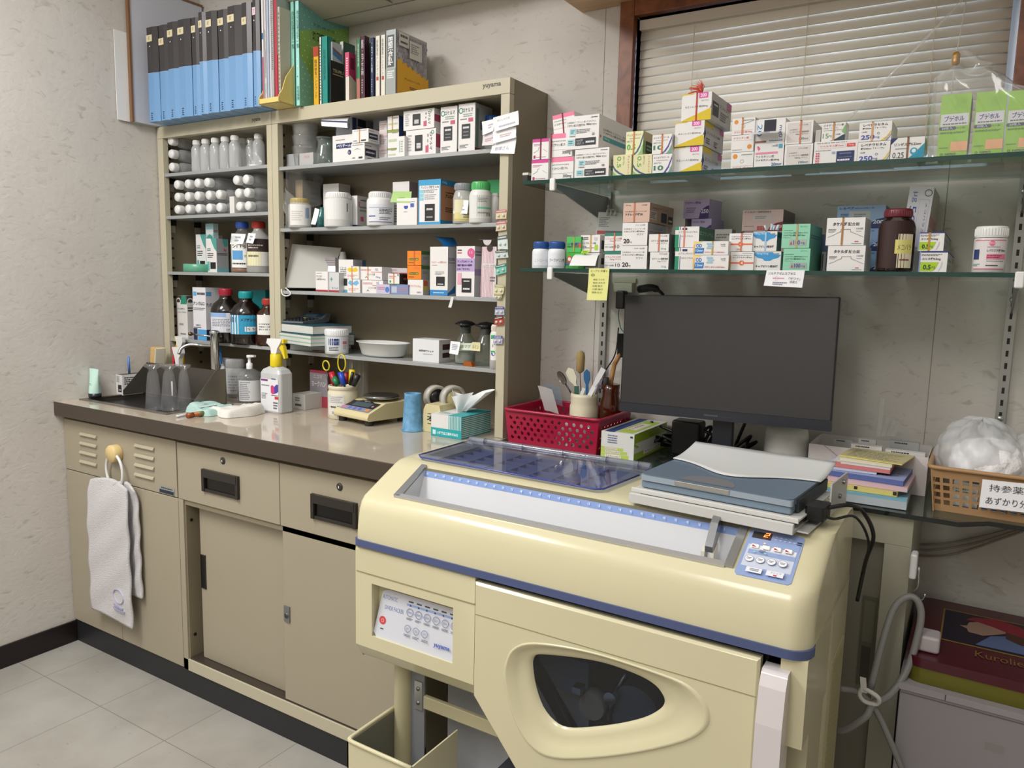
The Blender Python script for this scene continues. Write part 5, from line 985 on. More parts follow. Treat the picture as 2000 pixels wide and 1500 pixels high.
carton('white carton with light blue foot and black label, third shelf', 662, 690, 507, -.14, R3, S=715, side='#a9abae', fr=[r(0, 0, .6, .07, '#4a9ad0'), r(0, .07, 1, .09, '#e0cf6a'), g(.1, .5, .85, .72, 4, GR), ('t', .08, .72, .06, 'ドラール液', K, .6), r(.35, .2, .7, .42, '#1e2a28')], sp=[r(.7, .6, 1, 1, '#4a6a8c')])
def bfly(c): return [('p', [(.06, .70), (.2, .92), (.42, .84), (.5, .72), (.58, .84), (.8, .92), (.94, .70), (.7, .52), (.5, .6), (.3, .52)], c), g(.1, .14, .88, .34, 2, '#d09a8c')]
zb = R3; x_, T4, W, dp, h_ = carton('white carton with a blue butterfly mark, lower of the pair, third shelf', 678.5, 703, 545, -.176, zb, dep=.05, fr=bfly('#6ab0dc'), band=('#c88a5a', .4), group='butterfly cartons')
carton('white carton with a yellow butterfly mark, upper of the pair, third shelf', 676.5, 701, 520, -.177, zb+h_+.001, dep=.05, fr=bfly('#e0c02c'), band=('#c88a5a', .45), group='butterfly cartons')
L10 = [g(.04, .66, .5, .84, 2, '#c87a80'), ('t', .70, .70, .2, 'NS', '#3a4c8c', .12), ('t', .72, .1, .2, '10mg', '#3a4c8c', .2), ('t', .3, .34, .17, 'ハンストロ錠', K, .38), r(.5, .58, 1, .62, '#c43c48'), ('p', [(.2, .12), (.28, .3), (.36, .12), (.28, .2)], GR)]
x_, T4, W, dp, h_ = carton('long white carton with red line and 10mg, lower of the pair, third shelf', 707.5, 748, 547, -.172, R3, dep=.07, fr=L10, group='red lined 10mg cartons')
carton('long white carton with red line and 10mg, upper of the pair, third shelf', 704, 746, 521, -.170, R3+h_+.001, dep=.07, fr=L10, band=('#c88a5a', .35), group='red lined 10mg cartons')
x_, T4, W, dp, hx = carton('long low carton with red line reaching right behind the small green one', 747, 795, 523, -.13, R3+h_+.001, dep=.05, col='#c4bfc0', fr=[r(0, .55, 1, .62, '#b43c48'), ('t', .05, .2, .25, 'ハンストロ', K, .3), g(.1, .75, .6, .9, 1, '#b0888c')])
carton('white carton supporting the long low one from below, third shelf', 749, 796, 548, -.12, R3, dep=.04, col='#b7b2b4')
x_, T4, W, dp, hp_ = carton('lavender low carton with a blue drop, bottom row of the third shelf', 735, 761, 555, -.186, R3, dep=.05, col='#c3bcd4', fr=[('c', .82, .45, .3, '#4a7ac0'), g(.1, .4, .65, .75, 2, '#c07a86')])
x_, T4, W, dp, hq = carton('slate blue low carton with a pale label, bottom row of the third shelf', 762, 797, 555.5, -.183, R3, dep=.05, col='#7f8cb4', fr=[r(.08, .15, .38, .8, '#b4bcd0'), g(.45, .3, .95, .7, 2, '#b08a94')])
x_, T4, W, dp, h_ = carton('small white and green carton with a dark side, on the lavender box', 758, 780, 534, -.185, R3+max(hp_, hq)+.001, S=797, side='#3a2a24', fr=[g(.1, .5, .7, .8, 2, '#c86a70'), ('c', .2, .25, .12, '#4aa85a'), ('p', [(.8, .9), (.95, .95), (.9, .7)], '#2c6a4c'), r(0, 0, 1, .05, '#4aa86a')], sp=[r(.35, .15, .9, .85, '#1c1614'), g(.45, .3, .8, .7, 1, '#c0504a')], band=('#c88a5a', .5))
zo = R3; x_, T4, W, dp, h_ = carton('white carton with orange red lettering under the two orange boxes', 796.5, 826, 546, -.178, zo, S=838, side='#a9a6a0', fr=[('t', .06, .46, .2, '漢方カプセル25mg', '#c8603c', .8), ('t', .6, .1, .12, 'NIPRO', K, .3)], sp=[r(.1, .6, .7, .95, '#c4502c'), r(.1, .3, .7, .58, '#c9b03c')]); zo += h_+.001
OR = [('t', .42, .72, .18, '200mg', '#e4685c', .5), ('p', [(.12, .42), (.16, .5), (.8, .5), (.84, .42), (.8, .34), (.16, .34)], '#3a5a2c'), ('t', .16, .37, .1, 'ウルソ-200', '#d9d04a', .64, .02), g(.1, .12, .5, .22, 1, '#8a4a10')]
for nm, T_ in (('lower', 518.5), ('upper', 490)):
    x_, T4, W, dp, h_ = carton('bright orange 200mg carton, '+nm+' one of the two, third shelf', 795.5, 822.5, T_, -.178, zo, S=839, col='#e8821c', side='#9a9a94', top='#3f6a34', fr=OR, sp=[r(0, .75, 1, 1, '#3f6a34'), g(.2, .4, .8, .6, 2, GR)], band=('#c8682c', .5) if nm == 'upper' else None, group='orange 200mg cartons'); zo += h_+.001
x_, T4, W, dp, h_ = carton('tall white carton with blue foot and open blue flap, third shelf', 839.5, 874, 482, -.170, R3, S=889, fr=[('t', .08, .66, .045, 'カロナール細粒50%', '#c05a50', .84), g(.1, .61, .4, .63, 1, '#c05a50'), r(0, 0, 1, .115, '#2f84c0'), g(.2, .04, .8, .075, 1, '#cfe0f0'), g(.3, .42, .8, .5, 3, '#9a9c9c'), r(.36, .2, .84, .39, '#1c1e20'), g(.44, .22, .76, .25, 1, '#e4e4e4')], side='#c4c6c8', sp=[('p', [(0, 0), (1, .06), (1, .22), (.5, .12), (0, .05)], '#2a6cac'), ('t', .1, .72, .06, 'CALONAL', K, .8), ('t', .1, .65, .05, 'fine granules', '#8a4a4a', .8)], openf='flap')
b = MB(); A = [ay(*q) for q in ((868, 484, -.165), (893, 479, -.11), (883, 464, -.105), (846, 462, -.15))]
b.grid(lambda u, v: (A[0]*(1-u)+A[1]*u)*(1-v)+(A[3]*(1-u)+A[2]*u)*v+Vector((0, 0, .006*math.sin(3.1*v))), 3, 6, M('#2472b4', .35)); fl = b.build('open_flap', x_)
carton('pink and lilac carton アンブロキソール with black label, third shelf', 890.5, 926, 481, -.168, R3, S=940, side='#bdbcc0', fr=[r(0, .5, 1, .76, '#b8a2d0'), ('c', .80, .87, .09, '#d05a8c'), ('c', .86, .81, .05, '#d05a8c'), ('t', .72, .85, .05, '15', '#e8c4d6', .16), g(.06, .9, .3, .94, 1, K), r(.06, .855, .3, .88, '#c85a70'), ('t', .06, .675, .045, 'アンブロキソール', '#26264a', .84, .03), ('t', .06, .60, .045, '塩酸塩DS小児用', '#26264a', .8, .03), ('t', .06, .525, .045, '1.5%「タカタ」', '#26264a', .68, .02), r(.08, .24, .3, .47, '#e0a6bc'), r(.32, .08, .84, .36, '#1c1c1e'), g(.42, .28, .74, .33, 1, '#cfcfcf'), g(.4, .12, .76, .18, 1, '#e8e8e8')], sp=[r(0, .42, 1, .55, '#a08cb4'), g(.1, .8, .9, .92, 2, GR)], openf='flap')
x_, T4, W, dp, h_ = carton('tall white carton with fine pink stripes and a round notch, third shelf', 940, 968, 482, -.166, R3, dep=.045, col='#dcd4d6', fr=[('p', [(.02+.1*i, 0), (.05+.1*i, 0), (.14+.1*i, 1), (.11+.1*i, 1)], '#d8a0b0') for i in range(-1, 8)]+[('c', .55, .97, .07, '#3a2c2a'), r(.1, .60, 1, .67, '#dcd4d6'), ('t', .12, .61, .04, 'ムコダインDS50%', K, .84), g(.6, .3, .95, .42, 2, GR)], openf='flap')
b = MB(); p_ = ay(957, 473, -.15); b.add([(p_.x-.028, -.13, p_.z+.006), (p_.x+.022, -.13, p_.z+.006), (p_.x+.022, -.165, p_.z+.0065), (p_.x-.028, -.165, p_.z+.0065)], [(0, 1, 2, 3)], M('#d4d2d2')); b.add([(p_.x+.013*math.cos(a), -.163, p_.z+.005+.014*math.sin(a)) for a in [math.pi+math.pi*k/10 for k in range(11)]], [tuple(range(11))], M('#cfcaca')); b.build('tuck_flap', x_)
wall_note('narrow strip of clear tape hanging under the third shelf edge', [(877, 600), (883, 601), (886, 580), (881, 580)], -.193, col='#d4d6d4', name='tape_strip', cat='tape')
# ------------------------------------------------------------------ fourth shelf
def bookstack(nm, label, L, Rr, zb, zt, yf, dep, yaw, cover, edge=None, sag=0):
    P0 = Vector((XO(L, yf, zb), yf, zb)); ud = Vector((math.cos(yaw), math.sin(yaw), 0)); W = along(Rr, P0, ud)
    T = Matrix.Translation(P0) @ Matrix.Rotation(yaw, 4, 'Z'); h = zt-zb
    R = thing(nm, label, 'book', P0, 'thick books under the calculator')
    b = MB(T); b.box(0, W, 0, dep, 0, .002, M(cover, .5)); b.box(0, W, 0, dep, h-.002, h, M(cover, .5)); b.build('cover', R)
    b = MB(T); b.box(.001, W-.002, .001, dep-.002, .002, h-.002, M('#d6d6d0', .8)); b.deco(face((0, .0005, .002), (W, 0, 0), (0, 0, h-.004), (0, -1, 0)), W, h, [r(0, .12*i+.08, 1, .12*i+.09, '#c2c2bc') for i in range(7)]+(edge or [])); b.deco(face((W-.002, 0, .002), (0, dep, 0), (0, 0, h-.004), (1, 0, 0)), dep, h, [r(0, .12*i+.08, 1, .12*i+.09, '#bdbdb6') for i in range(7)]+(edge or [])); b.build('pages', R); return R
zq = [ZO(y_, XO(560, -.17, R4), -.17) for y_ in (664, 647, 617)]
z0_, z1_, z2_, z3_ = R4, R4+.021, R4+.056, R4+.083
bookstack('thick_book', 'lowest pale book of the pile with a red corner, fourth shelf', 566, 640, z0_, z1_, -.172, .12, .12, '#b8b4b4', [r(.6, .0, 1, .14, '#8a2c38')])
bookstack('thick_book', 'wide middle book of the pile with mint striped page edges, fourth shelf', 541, 607, z1_+.0005, z2_, -.186, .15, -.25, '#2c5a60', [r(0, .28, 1, .36, '#8cc0ac'), r(0, .68, 1, .76, '#8cc0ac')])
bookstack('thick_book', 'uppermost book of the pile with dark teal cover, fourth shelf', 546, 611, z2_+.0005, z3_, -.185, .14, -.2, '#1f4c58')
T = Matrix.Translation((XO(546, -.185, z3_), -.185, z3_+.0008)) @ Matrix.Rotation(.05, 4, 'Z')
RC = thing('calculator', 'grey desk calculator lying on top of the book pile', 'calculator', T.translation)
b = MB(T); b.prism([(0, 0), (0, .006), (.085, .014), (.115, .03), (.125, .028), (.115, .004), (.09, 0)], 0, .098, M('#6d7278', .35), 'x'); b.build('body', RC, bevel=.002)
b = MB(T); b.deco(lambda u, v, e: Vector((.004+.09*u, .002+.08*v, .0062+.0075*v+e)), .09, .08, [r(0, 0, 1, 1, '#3c4650')], eps=.0006); b.build('key_bed', RC)
for i in range(6):
    for j in range(5):
        b = MB(T); x0_, y0_ = .008+.0146*i, .006+.0148*j; zz = .0072+.0075*(y0_/.08); b.box(x0_, x0_+.0105, y0_, y0_+.009, zz-.001, zz+.0022, M('#23282e' if (i, j) != (2, 4) else '#b8a840', .4)); b.build('key', RC)
b = MB(T); b.deco(lambda u, v, e: Vector((.008+.08*u, .087+.024*v, .0155+.0125*v+e)), .08, .024, [r(0, 0, 1, 1, '#2c4a60'), r(.05, .1, .7, .8, '#5a7482')], eps=.0008); b.build('display', RC)
bottle('small white bottle with navy label on the fourth shelf', 658, 642, -.165, R4, 33.5, [(0, 0), (.95, 0), (1, .03), (1, .72)], (1.0, .73, 1), M('#cfd2d4', .35), M('#e2e3e4', .4), lab=[r(.12, .48, .6, .92, '#2c3a6c'), g(.16, .6, .56, .8, 2, '#8a94b8'), r(.74, .55, .95, .75, '#c86a7a'), g(.14, .1, .55, .4, 3, K), g(.75, .2, .95, .5, 3, '#c89aa4')], labc='#cfd3d8', laby=(.08, .68), name='medicine_bottle')
# oval white dish
xc = XO(742, -.14, R4); w_ = (XO(789, -.14, R4)-XO(695, -.14, R4))/2
b = MB(Matrix.Translation((xc, -.125, R4))); hd = .042
b.lathe([(0, .001), (w_*.72, .001), (w_*.80, .006), (w_*.93, hd-.003), (w_, hd-.002), (w_, hd), (w_*.92, hd-.001), (w_*.78, .010), (w_*.7, .004), (0, .004)], M('#d9dad6', .3), seg=48, sy=.62)
tag(b.build('oval_dish', None), 'empty oval white plastic dish on the fourth shelf', 'dish')
x_, T4, W, dp, h_ = carton('glossy white carton lying on its side beside the glass jars, fourth shelf', 806, 857, 661, -.168, R4, S=880, fr=[('t', .24, .44, .09, '抗菌目薬ツムラ', '#2a2022', .56, .04), g(.4, .32, .76, .37, 1, '#8a7a7c')], side='#c9c7c6', sp=[r(.3, .55, .9, .8, '#3c1c22'), r(.3, .2, .9, .42, '#3c1c22'), r(0, 0, .02, 1, '#e8e8e8')], col='#dcdde0', name='carton_box')
JG = G('#e2e8e4', .08, .02, 1.45, '#c4ccc6')
for i, (cx_, T_, lb, yy) in enumerate(((908, 625, 'glass jar with black stopper holding white powder, left of the two', -.125), (948, 628, 'empty glass jar with black stopper, right of the two', -.125))):
    x = XO(cx_, yy, R4); R = .026; R_ = thing('glass_jar', lb+' on the fourth shelf', 'jar', (x, yy, R4), 'glass jars with black stoppers'); hz = ZO(T_, x, yy)-R4
    b = MB(Matrix.Translation((x, yy, R4))); b.lathe([(0, 0), (R*1.1, 0), (R*1.15, .004), (R*1.15, hz*.42), (R, hz*.55), (R*.68, hz*.66), (R*.62, hz*.72), (R*.62, hz*.82), (R*.7, hz*.84)], JG); b.build('body', R_)
    b = MB(Matrix.Translation((x, yy, R4))); kk = M('#151515', .12, 0, .6); b.lathe([(R*.55, hz*.70), (R*.58, hz*.86), (R*1.12, hz*.90), (R*1.1, hz*.92), (R*.7, hz*.97), (0, hz*1.0)], kk); b.build('stopper', R_)
    if i == 0: b = MB(Matrix.Translation((x, yy, R4))); b.lathe([(0, .003), (R*1.02, .003), (R*1.02, hz*.30), (0, hz*.30)], M('#d2d2ce', .8)); b.build('powder', R_)
wall_note('white handwritten note tied to the left glass jar', [(879, 690), (896, 693), (899, 668), (880, 666)], -.168, items=[g(.2, .3, .8, .8, 4, '#a4a8b4')])
wall_note('pale green slip カマグ on the left glass jar', [(899, 683), (922, 684), (922, 670), (899, 670)], -.158, col='#c9d4c0', items=[('t', .1, .25, .5, 'カマグ', '#3a4a3c', .8)])
wall_note('pale yellow slip ルミン on the right glass jar', [(921, 684), (939, 686), (938, 669), (922, 668)], -.16, col='#d8d2a4', items=[('t', .1, .25, .45, 'ルミン', '#4a4a3c', .75)])
b = MB(); p_ = az(925, 712, R4+.003); p_.y = -.172; p_.x = XO(915, -.172, R4); b.prism([(p_.x-.014, R4), (p_.x+.016, R4), (p_.x+.012, R4+.012), (p_.x-.010, R4+.013)], -.178, -.162, G('#e08a2a', .5, .08, 1.4, '#c8701c'), 'y'); tag(b.build('amber_scoop', None), 'small clear amber scoop at the foot of the glass jars', 'scoop')
bottle('white bottle with green and blue print at the right post, fourth shelf', 968, 634, -.172, R4, 20, [(0, 0), (1, 0), (1, .78), (.85, .84)], (.8, .84, 1), M('#e0dedc', .35), M('#ddd6c8', .4), lab=[r(0, .8, .4, .95, '#3fa86a'), ('t', .2, .5, .12, '白', K, .4), ('c', .25, .25, .09, '#2c5aa8'), r(0, .3, .4, .36, '#4ab05a')], laby=(.2, .8), name='medicine_bottle')
# small blister pack samples taped down the right post
BPK = [((968, 428), (989, 427), (990, 409), (969, 411), '#d8c8a0', '#c86a70', 'cream and pink'), ((968, 452), (989, 449), (989, 431), (970, 433), '#d4c0a4', '#c86a78', 'pink edged cream'), ((972, 486), (992, 487), (991, 458), (972, 462), '#cfdcd8', '#5a6664', 'pale mint tall'), ((968, 505), (993, 503), (991, 488), (968, 490), '#c4d2ce', '#4a5654', 'grey mint wide'), ((968, 538), (989, 532), (989, 514), (968, 519), '#6fc0ac', '#2c7a6a', 'bright turquoise'), ((963, 574), (983, 574), (986, 557), (967, 555), '#d4cfa0', '#b0a870', 'pale yellow'), ((966, 583), (978, 585), (982, 574), (965, 574), '#c9c090', '#a09860', 'crumpled yellowish'), ((966, 615), (985, 615), (985, 599), (967, 599), '#b0b4cc', '#3a4090', 'navy topped silver'), ((965, 635), (984, 634), (983, 617), (966, 620), '#b04030', '#5a2018', 'red'), ((963, 671), (981, 672), (982, 656), (964, 656), '#b0b0cc', '#3a4090', 'lowest navy topped silver')]
for q in BPK:
    pts = [ay(px_, py_, -.1955) for px_, py_ in q[:4]]
    A, B, C2, D = pts; R = thing('blister_pack', q[6]+' blister pack sample taped to the right shelf post', 'blister pack', (A+C2)/2, 'blister pack samples on the shelf post')
    F = lambda u, v, e=0: (A*(1-u)+B*u)*(1-v)+(D*(1-u)+C2*u)*v+Vector((0, -e, 0))
    b = MB(); b.grid(lambda u, v: F(u, v, .001*math.sin(3*u)), 2, 2, M(q[4], .35)); b.deco(F, .02, .015, [r(0, .72, 1, 1, q[5]), g(.1, .76, .9, .94, 1, '#d9d9d9')], eps=.0016); b.build('foil', R)
    for u in (.27, .73):
        b = MB(); c = F(u, .36, .001); b.lathe([(.0036, 0), (.0032, -.0022), (0, -.003)], M('#d9d8d4', .2), tuple(c), 12, axis='y'); b.build('pill', R)
# ================================================================== on the upper glass shelf
GU = 'medicine cartons on the upper glass shelf'; GLW = 'medicine cartons on the lower glass shelf'
def med(hd, dose, dc=K, hdc='#e87a9c', lines=3, more=()): return [r(0, .80, 1, 1, hdc), g(.06, .64, .8, .72, 1, '#9a9a9c'), ('t', .05, .46, .12, hd, K, .7, .01), ('t', .55, .08, .17, dose, dc, .38, .01), r(0, .30, 1, .31, '#9a9a9c')]+list(more)
MG = [r(0, .84, 1, 1, '#c9388c'), g(.08, .64, .6, .76, 2, '#b06a90'), ('p', [(.08, .34), (.36, .46), (.36, .56), (.5, .6), (.5, .58), (.38, .54), (.38, .45), (.1, .32)], '#8a8a8c'), ('p', [(.66, .5), (.92, .36), (.92, .34), (.66, .48)], '#8a8a8c'), r(.08, .05, .2, .2, '#b0285c'), g(.26, .08, .85, .13, 1, '#a0607c')]
def stack(items, yf, z0, gap=.0008):
    z = z0; out = []
    for it in items:
        k = dict(it); x_, T4, W, dp, h = carton(k.pop('label'), k.pop('L'), k.pop('R'), k.pop('T'), k.pop('yf', yf), z, **k); z += h+gap; out.append(x_)
    return out
stack([dict(label='small white carton with magenta band, lower of two at the far left of the shelf', L=1037.5, R=1070, T=313, dep=.07, fr=MG, yaw=.02), dict(label='small magenta banded carton tied with a dark red rubber band, far left of the shelf', L=1039.5, R=1071, T=272.5, dep=.07, fr=MG, band=('#7a1c30', .5))], -.285, GZ1)
stack([dict(label='white 300mg carton with pink top band, bottom one of the pink banded stack', L=1075.5, R=1119, T=308.5, dep=.10, fr=med('イコサペント酸エチル', '300mg')), dict(label='white 300mg carton with pink top band, middle one of the pink banded stack', L=1075, R=1117, T=262.5, dep=.10, fr=med('イコサペント酸エチル', '300mg'), band=('#8a2438', .02))], -.275, GZ1)
zz = GZ1+(ZO(262.5, XO(1075, -.275, GZ1), -.275)-GZ1)+.001
carton('white carton with pink band standing tilted on top of the pink banded stack', 1082, 1124, 226, -.25, zz, dep=.05, fr=med('イコサペント酸', '', more=[]), band=('#7a1c30', .46), lean=-.12)
BIG = [g(.75, .90, .95, .95, 1, K), ('t', .04, .78, .06, '日本薬局方 イコサペント酸エチルカプセル', '#5a5a5e', .86), ('t', .04, .68, .075, 'イコサペント酸エチル粒状カプセル', K, .55, .02), ('t', .62, .68, .075, '900mg', K, .16, .02), ('t', .8, .68, .06, 'サワイ', K, .13, .02), r(.12, .44, .30, .62, '#9fcfd6'), g(.15, .47, .27, .59, 2, '#3a6a74'), g(.32, .46, .75, .6, 3, GR), r(.32, .50, .92, .503, GR), r(.06, .12, .26, .3, '#9fcfd6'), g(.09, .15, .22, .27, 2, '#3a6a74'), r(.30, .10, .92, .32, '#26252e'), ('t', .34, .22, .06, 'N34257', '#b9b9bd', .2), ('t', .34, .13, .06, '2027.11', '#b9b9bd', .22), g(.62, .14, .88, .24, 1, '#e6e6e6'), g(.80, .38, .88, .46, 2, K), g(.12, .37, .3, .41, 1, K)]
BSD = [('t', .12, .56, .07, '日本薬局方 イコサペント酸エチル', '#5a5a5e', .8), ('t', .12, .46, .08, 'イコサペント酸エチル粒状 900mg', K, .82, .02), r(.12, .26, 1, .40, '#3fa2a8'), ('t', .15, .29, .08, '900mg', '#e0f0f0', .15), ('c', .05, .36, .045, '#d0505c')]
stack([dict(label='large white carton with teal squares and dark label, lower of the two big ones', L=1121.5, R=1188, T=292.5, S=1222, fr=BIG, sp=BSD), dict(label='large white carton with teal side stripe and raised lid, upper of the two big ones', L=1104.5, R=1168.5, T=229, S=1233, yf=-.28, fr=BIG, sp=BSD, openf=False)], -.278, GZ1)
def mint(c1, txt, dose, dc, tc, bc): return [('p', [(.55, 0), (.72, .12), (.86, .34), (1, .75), (1, .92), (.8, .4), (.62, .14), (.42, 0)], '#3a5a80' if c1 == 'y' else '#5a4a98'), ('p', [(.72, 0), (.86, .16), (1, .48), (1, 0)], '#86b47a' if c1 == 'y' else '#6a9a8a'), ('t', .06, .80, .10, txt, tc, .8, .01), ('t', .07, .54, .09, '100カプセル', '#4a4a4a', .4), ('t', .07, .22, .24, dose, dc, .5, .03), g(.2, .68, .8, .73, 1, '#a0a09a')]
Y1_ = mint('y', 'デュタステリド', '0.5', '#5fa83c', '#c0506a', 0); P1_ = mint('p', 'エソメプラゾール', '10', '#3a7a5a', K, 0)
def rot90(items):   # same print on a carton lying on its side
    out = []
    for d in items:
        if d[0] == 'p': out.append(('p', [(1-v, 1-u) if False else (v, 1-u) for u, v in d[1]], d[2]))
        elif d[0] == 't': out.append(('tr', d[2], 1-d[1], d[3]*.9, d[4], d[5], (d[6] if len(d) > 6 else .5)))
    return out
a_ = stack([dict(label='pale yellow carton lying sideways, left of two beside the big white cartons', L=1196.5, R=1232, T=303.5, dep=.07, col='#dbd6a8', fr=rot90(Y1_))], -.272, GZ1)
stack([dict(label='pale yellow carton lying sideways, right of two, under the upright one', L=1235.5, R=1272, T=303, dep=.07, col='#dbd6a8', fr=rot90(Y1_))], -.272, GZ1)
zz = GZ1+(ZO(303, XO(1235.5, -.272, GZ1), -.272)-GZ1)+.001
carton('pale yellow 0.5 carton standing upright with rubber band on the two lying ones', 1221.5, 1255, 258, -.268, zz, S=1275, col='#dfe2b4', side='#b9ac7c', fr=Y1_, band=('#c87a4a', .45), sp=[r(.25, .1, .95, .62, '#1a1c1a'), g(.35, .2, .85, .5, 2, '#7ab07a'), r(0, .1, .2, .6, '#6a9a5c')])
stack([dict(label='white 10mg carton with purple curve, lower of the pair beside the yellow cartons', L=1273.5, R=1311, T=302.5, dep=.09, fr=P1_), dict(label='white 10mg carton with purple curve and rubber band, upper of the pair', L=1273, R=1311, T=264.5, dep=.09, fr=P1_, band=('#c87a4a', .5))], -.272, GZ1)
YL = [('p', [(0, .9), (.05, .96), (.4, .96), (.42, 1), (0, 1)], '#d9bd1c'), ('p', [(.0, .0), (1, .28), (1, 0)], '#d9bd1c'), ('p', [(.0, .0), (.1, .06), (.97, .42), (1, .28)], '#d9bd1c'), r(.58, .80, .88, 1, '#dc5aa8'), ('t', .63, .84, .12, '200', '#f6e8f2', .2, .02), ('t', .66, .68, .06, '100カプセル', '#8a8a8c', .24), ('t', .12, .46, .09, 'ホエンレスト錠200mg', '#3a3a3c', .76), ('p', [(.97, .42), (1, .55), (1, .4)], '#2c3048')]
YS = [r(0, .80, .45, 1, '#d9bd1c'), ('p', [(0, .2), (.1, .5), (0, .8)], '#2c3048'), r(.78, .76, 1, .98, '#c05a98'), ('t', .14, .52, .12, 'エンレスト200', K, .66), g(.1, .1, .3, .36, 3, '#4a4a4c'), g(.5, .1, .7, .36, 3, '#4a4a4c'), r(.55, .1, .62, .16, '#5a2c2c')]
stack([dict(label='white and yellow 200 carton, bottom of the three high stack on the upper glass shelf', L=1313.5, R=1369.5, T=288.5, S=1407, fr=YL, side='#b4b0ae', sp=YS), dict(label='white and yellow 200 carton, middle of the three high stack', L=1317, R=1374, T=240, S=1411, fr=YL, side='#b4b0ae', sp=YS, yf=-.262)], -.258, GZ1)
X0_ = XO(1313.5, -.258, GZ1); zz = ZO(240, X0_, -.262)+.001
x_, T4, W, dp, h_ = carton('white and yellow 200 carton tied with red string, topmost of the three high stack', 1330, 1388, 185, -.26, zz, S=1426, fr=YL, side='#b4b0ae', sp=[r(.06, .2, .36, .72, '#2a2a2c'), g(.12, .55, .3, .65, 1, '#ddd'), ('t', .4, .6, .14, 'エンレスト', K, .5), r(.78, .72, 1, 1, '#c05a98'), g(.45, .15, .85, .5, 4, GR)], band=('#b8382c', .50))
b = MB(T4); rr = random.Random(5)
for i in range(40):
    a = math.pi*(.55+.42*rr.random()); l_ = .022+.012*rr.random(); y_ = .02+.02*rr.random()-.01
    b.tube([(W*.62, .01, h_+.001), (W*.62+math.cos(a)*l_*.5, y_, h_+.005+math.sin(a)*l_*.5), (W*.62+math.cos(a)*l_, y_, h_+math.sin(a)*l_*.9)], .0006, M('#d8503c', .5), 4)
b.build('string_tassel', x_)
OC = [('c', .18, .78, .13, '#e09030'), g(.45, .8, .95, .9, 1, '#8a9a8c'), ('t', .1, .08, .13, 'クラリチン錠10mg', '#c8463c', .8, .01), r(.06, .25, .94, .262, '#e0908c'), ('o', .5, .5, .1, '#8a8a90', .15)]
OC2 = [('c', .82, .28, .14, '#e09030'), ('t', .08, .76, .13, 'クラリチン錠', '#c8463c', .7, .01), r(.06, .68, .94, .692, '#e0908c'), g(.06, .08, .5, .16, 1, '#8a9a8c')]
stack([dict(label='small white carton with orange disc at its top left, bottom of the orange disc stack', L=1426.5, R=1470, T=298.6, dep=.08, fr=OC), dict(label='small white carton with orange disc at its lower right, middle of the orange disc stack', L=1427.5, R=1471, T=265.5, dep=.08, fr=OC2), dict(label='small white carton with orange disc, topmost of the stack, with rubber band', L=1429, R=1473.5, T=232.5, dep=.08, fr=OC+[('p', [(.4, .62), (.7, .7), (.97, .82), (.97, .84), (.7, .72), (.4, .64)], '#5a5a5e')], band=('#c88a5a', .45))], -.265, GZ1)
FM = [('p', [(.08, .9), (.14, .9), (.2, .8), (.14, .72), (.1, .8)], '#dc5a88'), r(.04, .58, .8, .66, '#e08aa8'), ('t', .6, .84, .09, '100錠', '#4a6a78', .2), r(.82, .78, .95, .94, '#4a9ac0'), ('t', .06, .44, .1, 'ファモチジン錠', K, .62), ('t', .06, .30, .1, 'ファモチジン錠20mg', K, .8, .01), ('t', .6, .08, .16, '20mg', '#2c6ca0', .34, .02), r(.05, .1, .55, .112, '#4a6a88')]
zz = GZ1; x_, T4, W, dp, h_ = carton('white ファモチジン carton with pink stripe, below the open carton', 1471.5, 1528.5, 281.5, -.265, zz, dep=.09, fr=FM)
x_, T4, W, dp, h2 = carton('open white carton with blue 20 and dark inside, flap folded forward', 1473, 1532, 235, -.262, zz+h_+.001, dep=.08, fr=[r(.30, .42, .70, .97, '#191c2a'), ('tr', .08, .80, .16, '20', '#3a7ab4', .5), ('tr', .78, .7, .14, 'mg0', '#2c5c94', .5), r(.02, .02, .4, .1, '#8a5a50'), g(.5, .04, .95, .12, 1, '#5a7ab0')], openf='flap')
b = MB(T4); b.grid(lambda u, v: Vector((-.004+(W*.97)*u, -.004-.022*math.sin(1.4*v), h2*(.40-.16*v)+.003)), 6, 4, M('#dcdce0', .5)); b.deco(lambda u, v, e: Vector((W*.2+W*.5*u, -.022-.0012-e, h2*.275+.005*v)), .02, .008, [g(.3, 0, .8, 1, 1, '#4a4a50')]); fl = b.build('folded_flap', x_)
MN = [r(.08, .08, .92, .92, '#c9c1bd'), r(.095, .095, .905, .905, '#d6cfcb'), ('t', .5, .78, .07, 'PTP100錠', '#4a4648', .32), ('t', .16, .6, .06, '日本薬局方', '#6a6a6c', .3), ('t', .16, .48, .08, 'ミノサイクリン塩酸塩錠', K, .7), ('t', .38, .37, .08, '100mg サワイ', K, .45), ('t', .52, .14, .13, '100mg', '#3a8a88', .34, .02)]
stack([dict(label='pinkish white 100mg carton with rounded frame, lower of the pair', L=1530.5, R=1585, T=283.5, dep=.09, fr=MN), dict(label='pinkish white 100mg carton with rounded frame and rubber band, upper of the pair', L=1532.5, R=1586, T=238.5, dep=.09, fr=MN, band=('#c87a5a', .55))], -.265, GZ1)
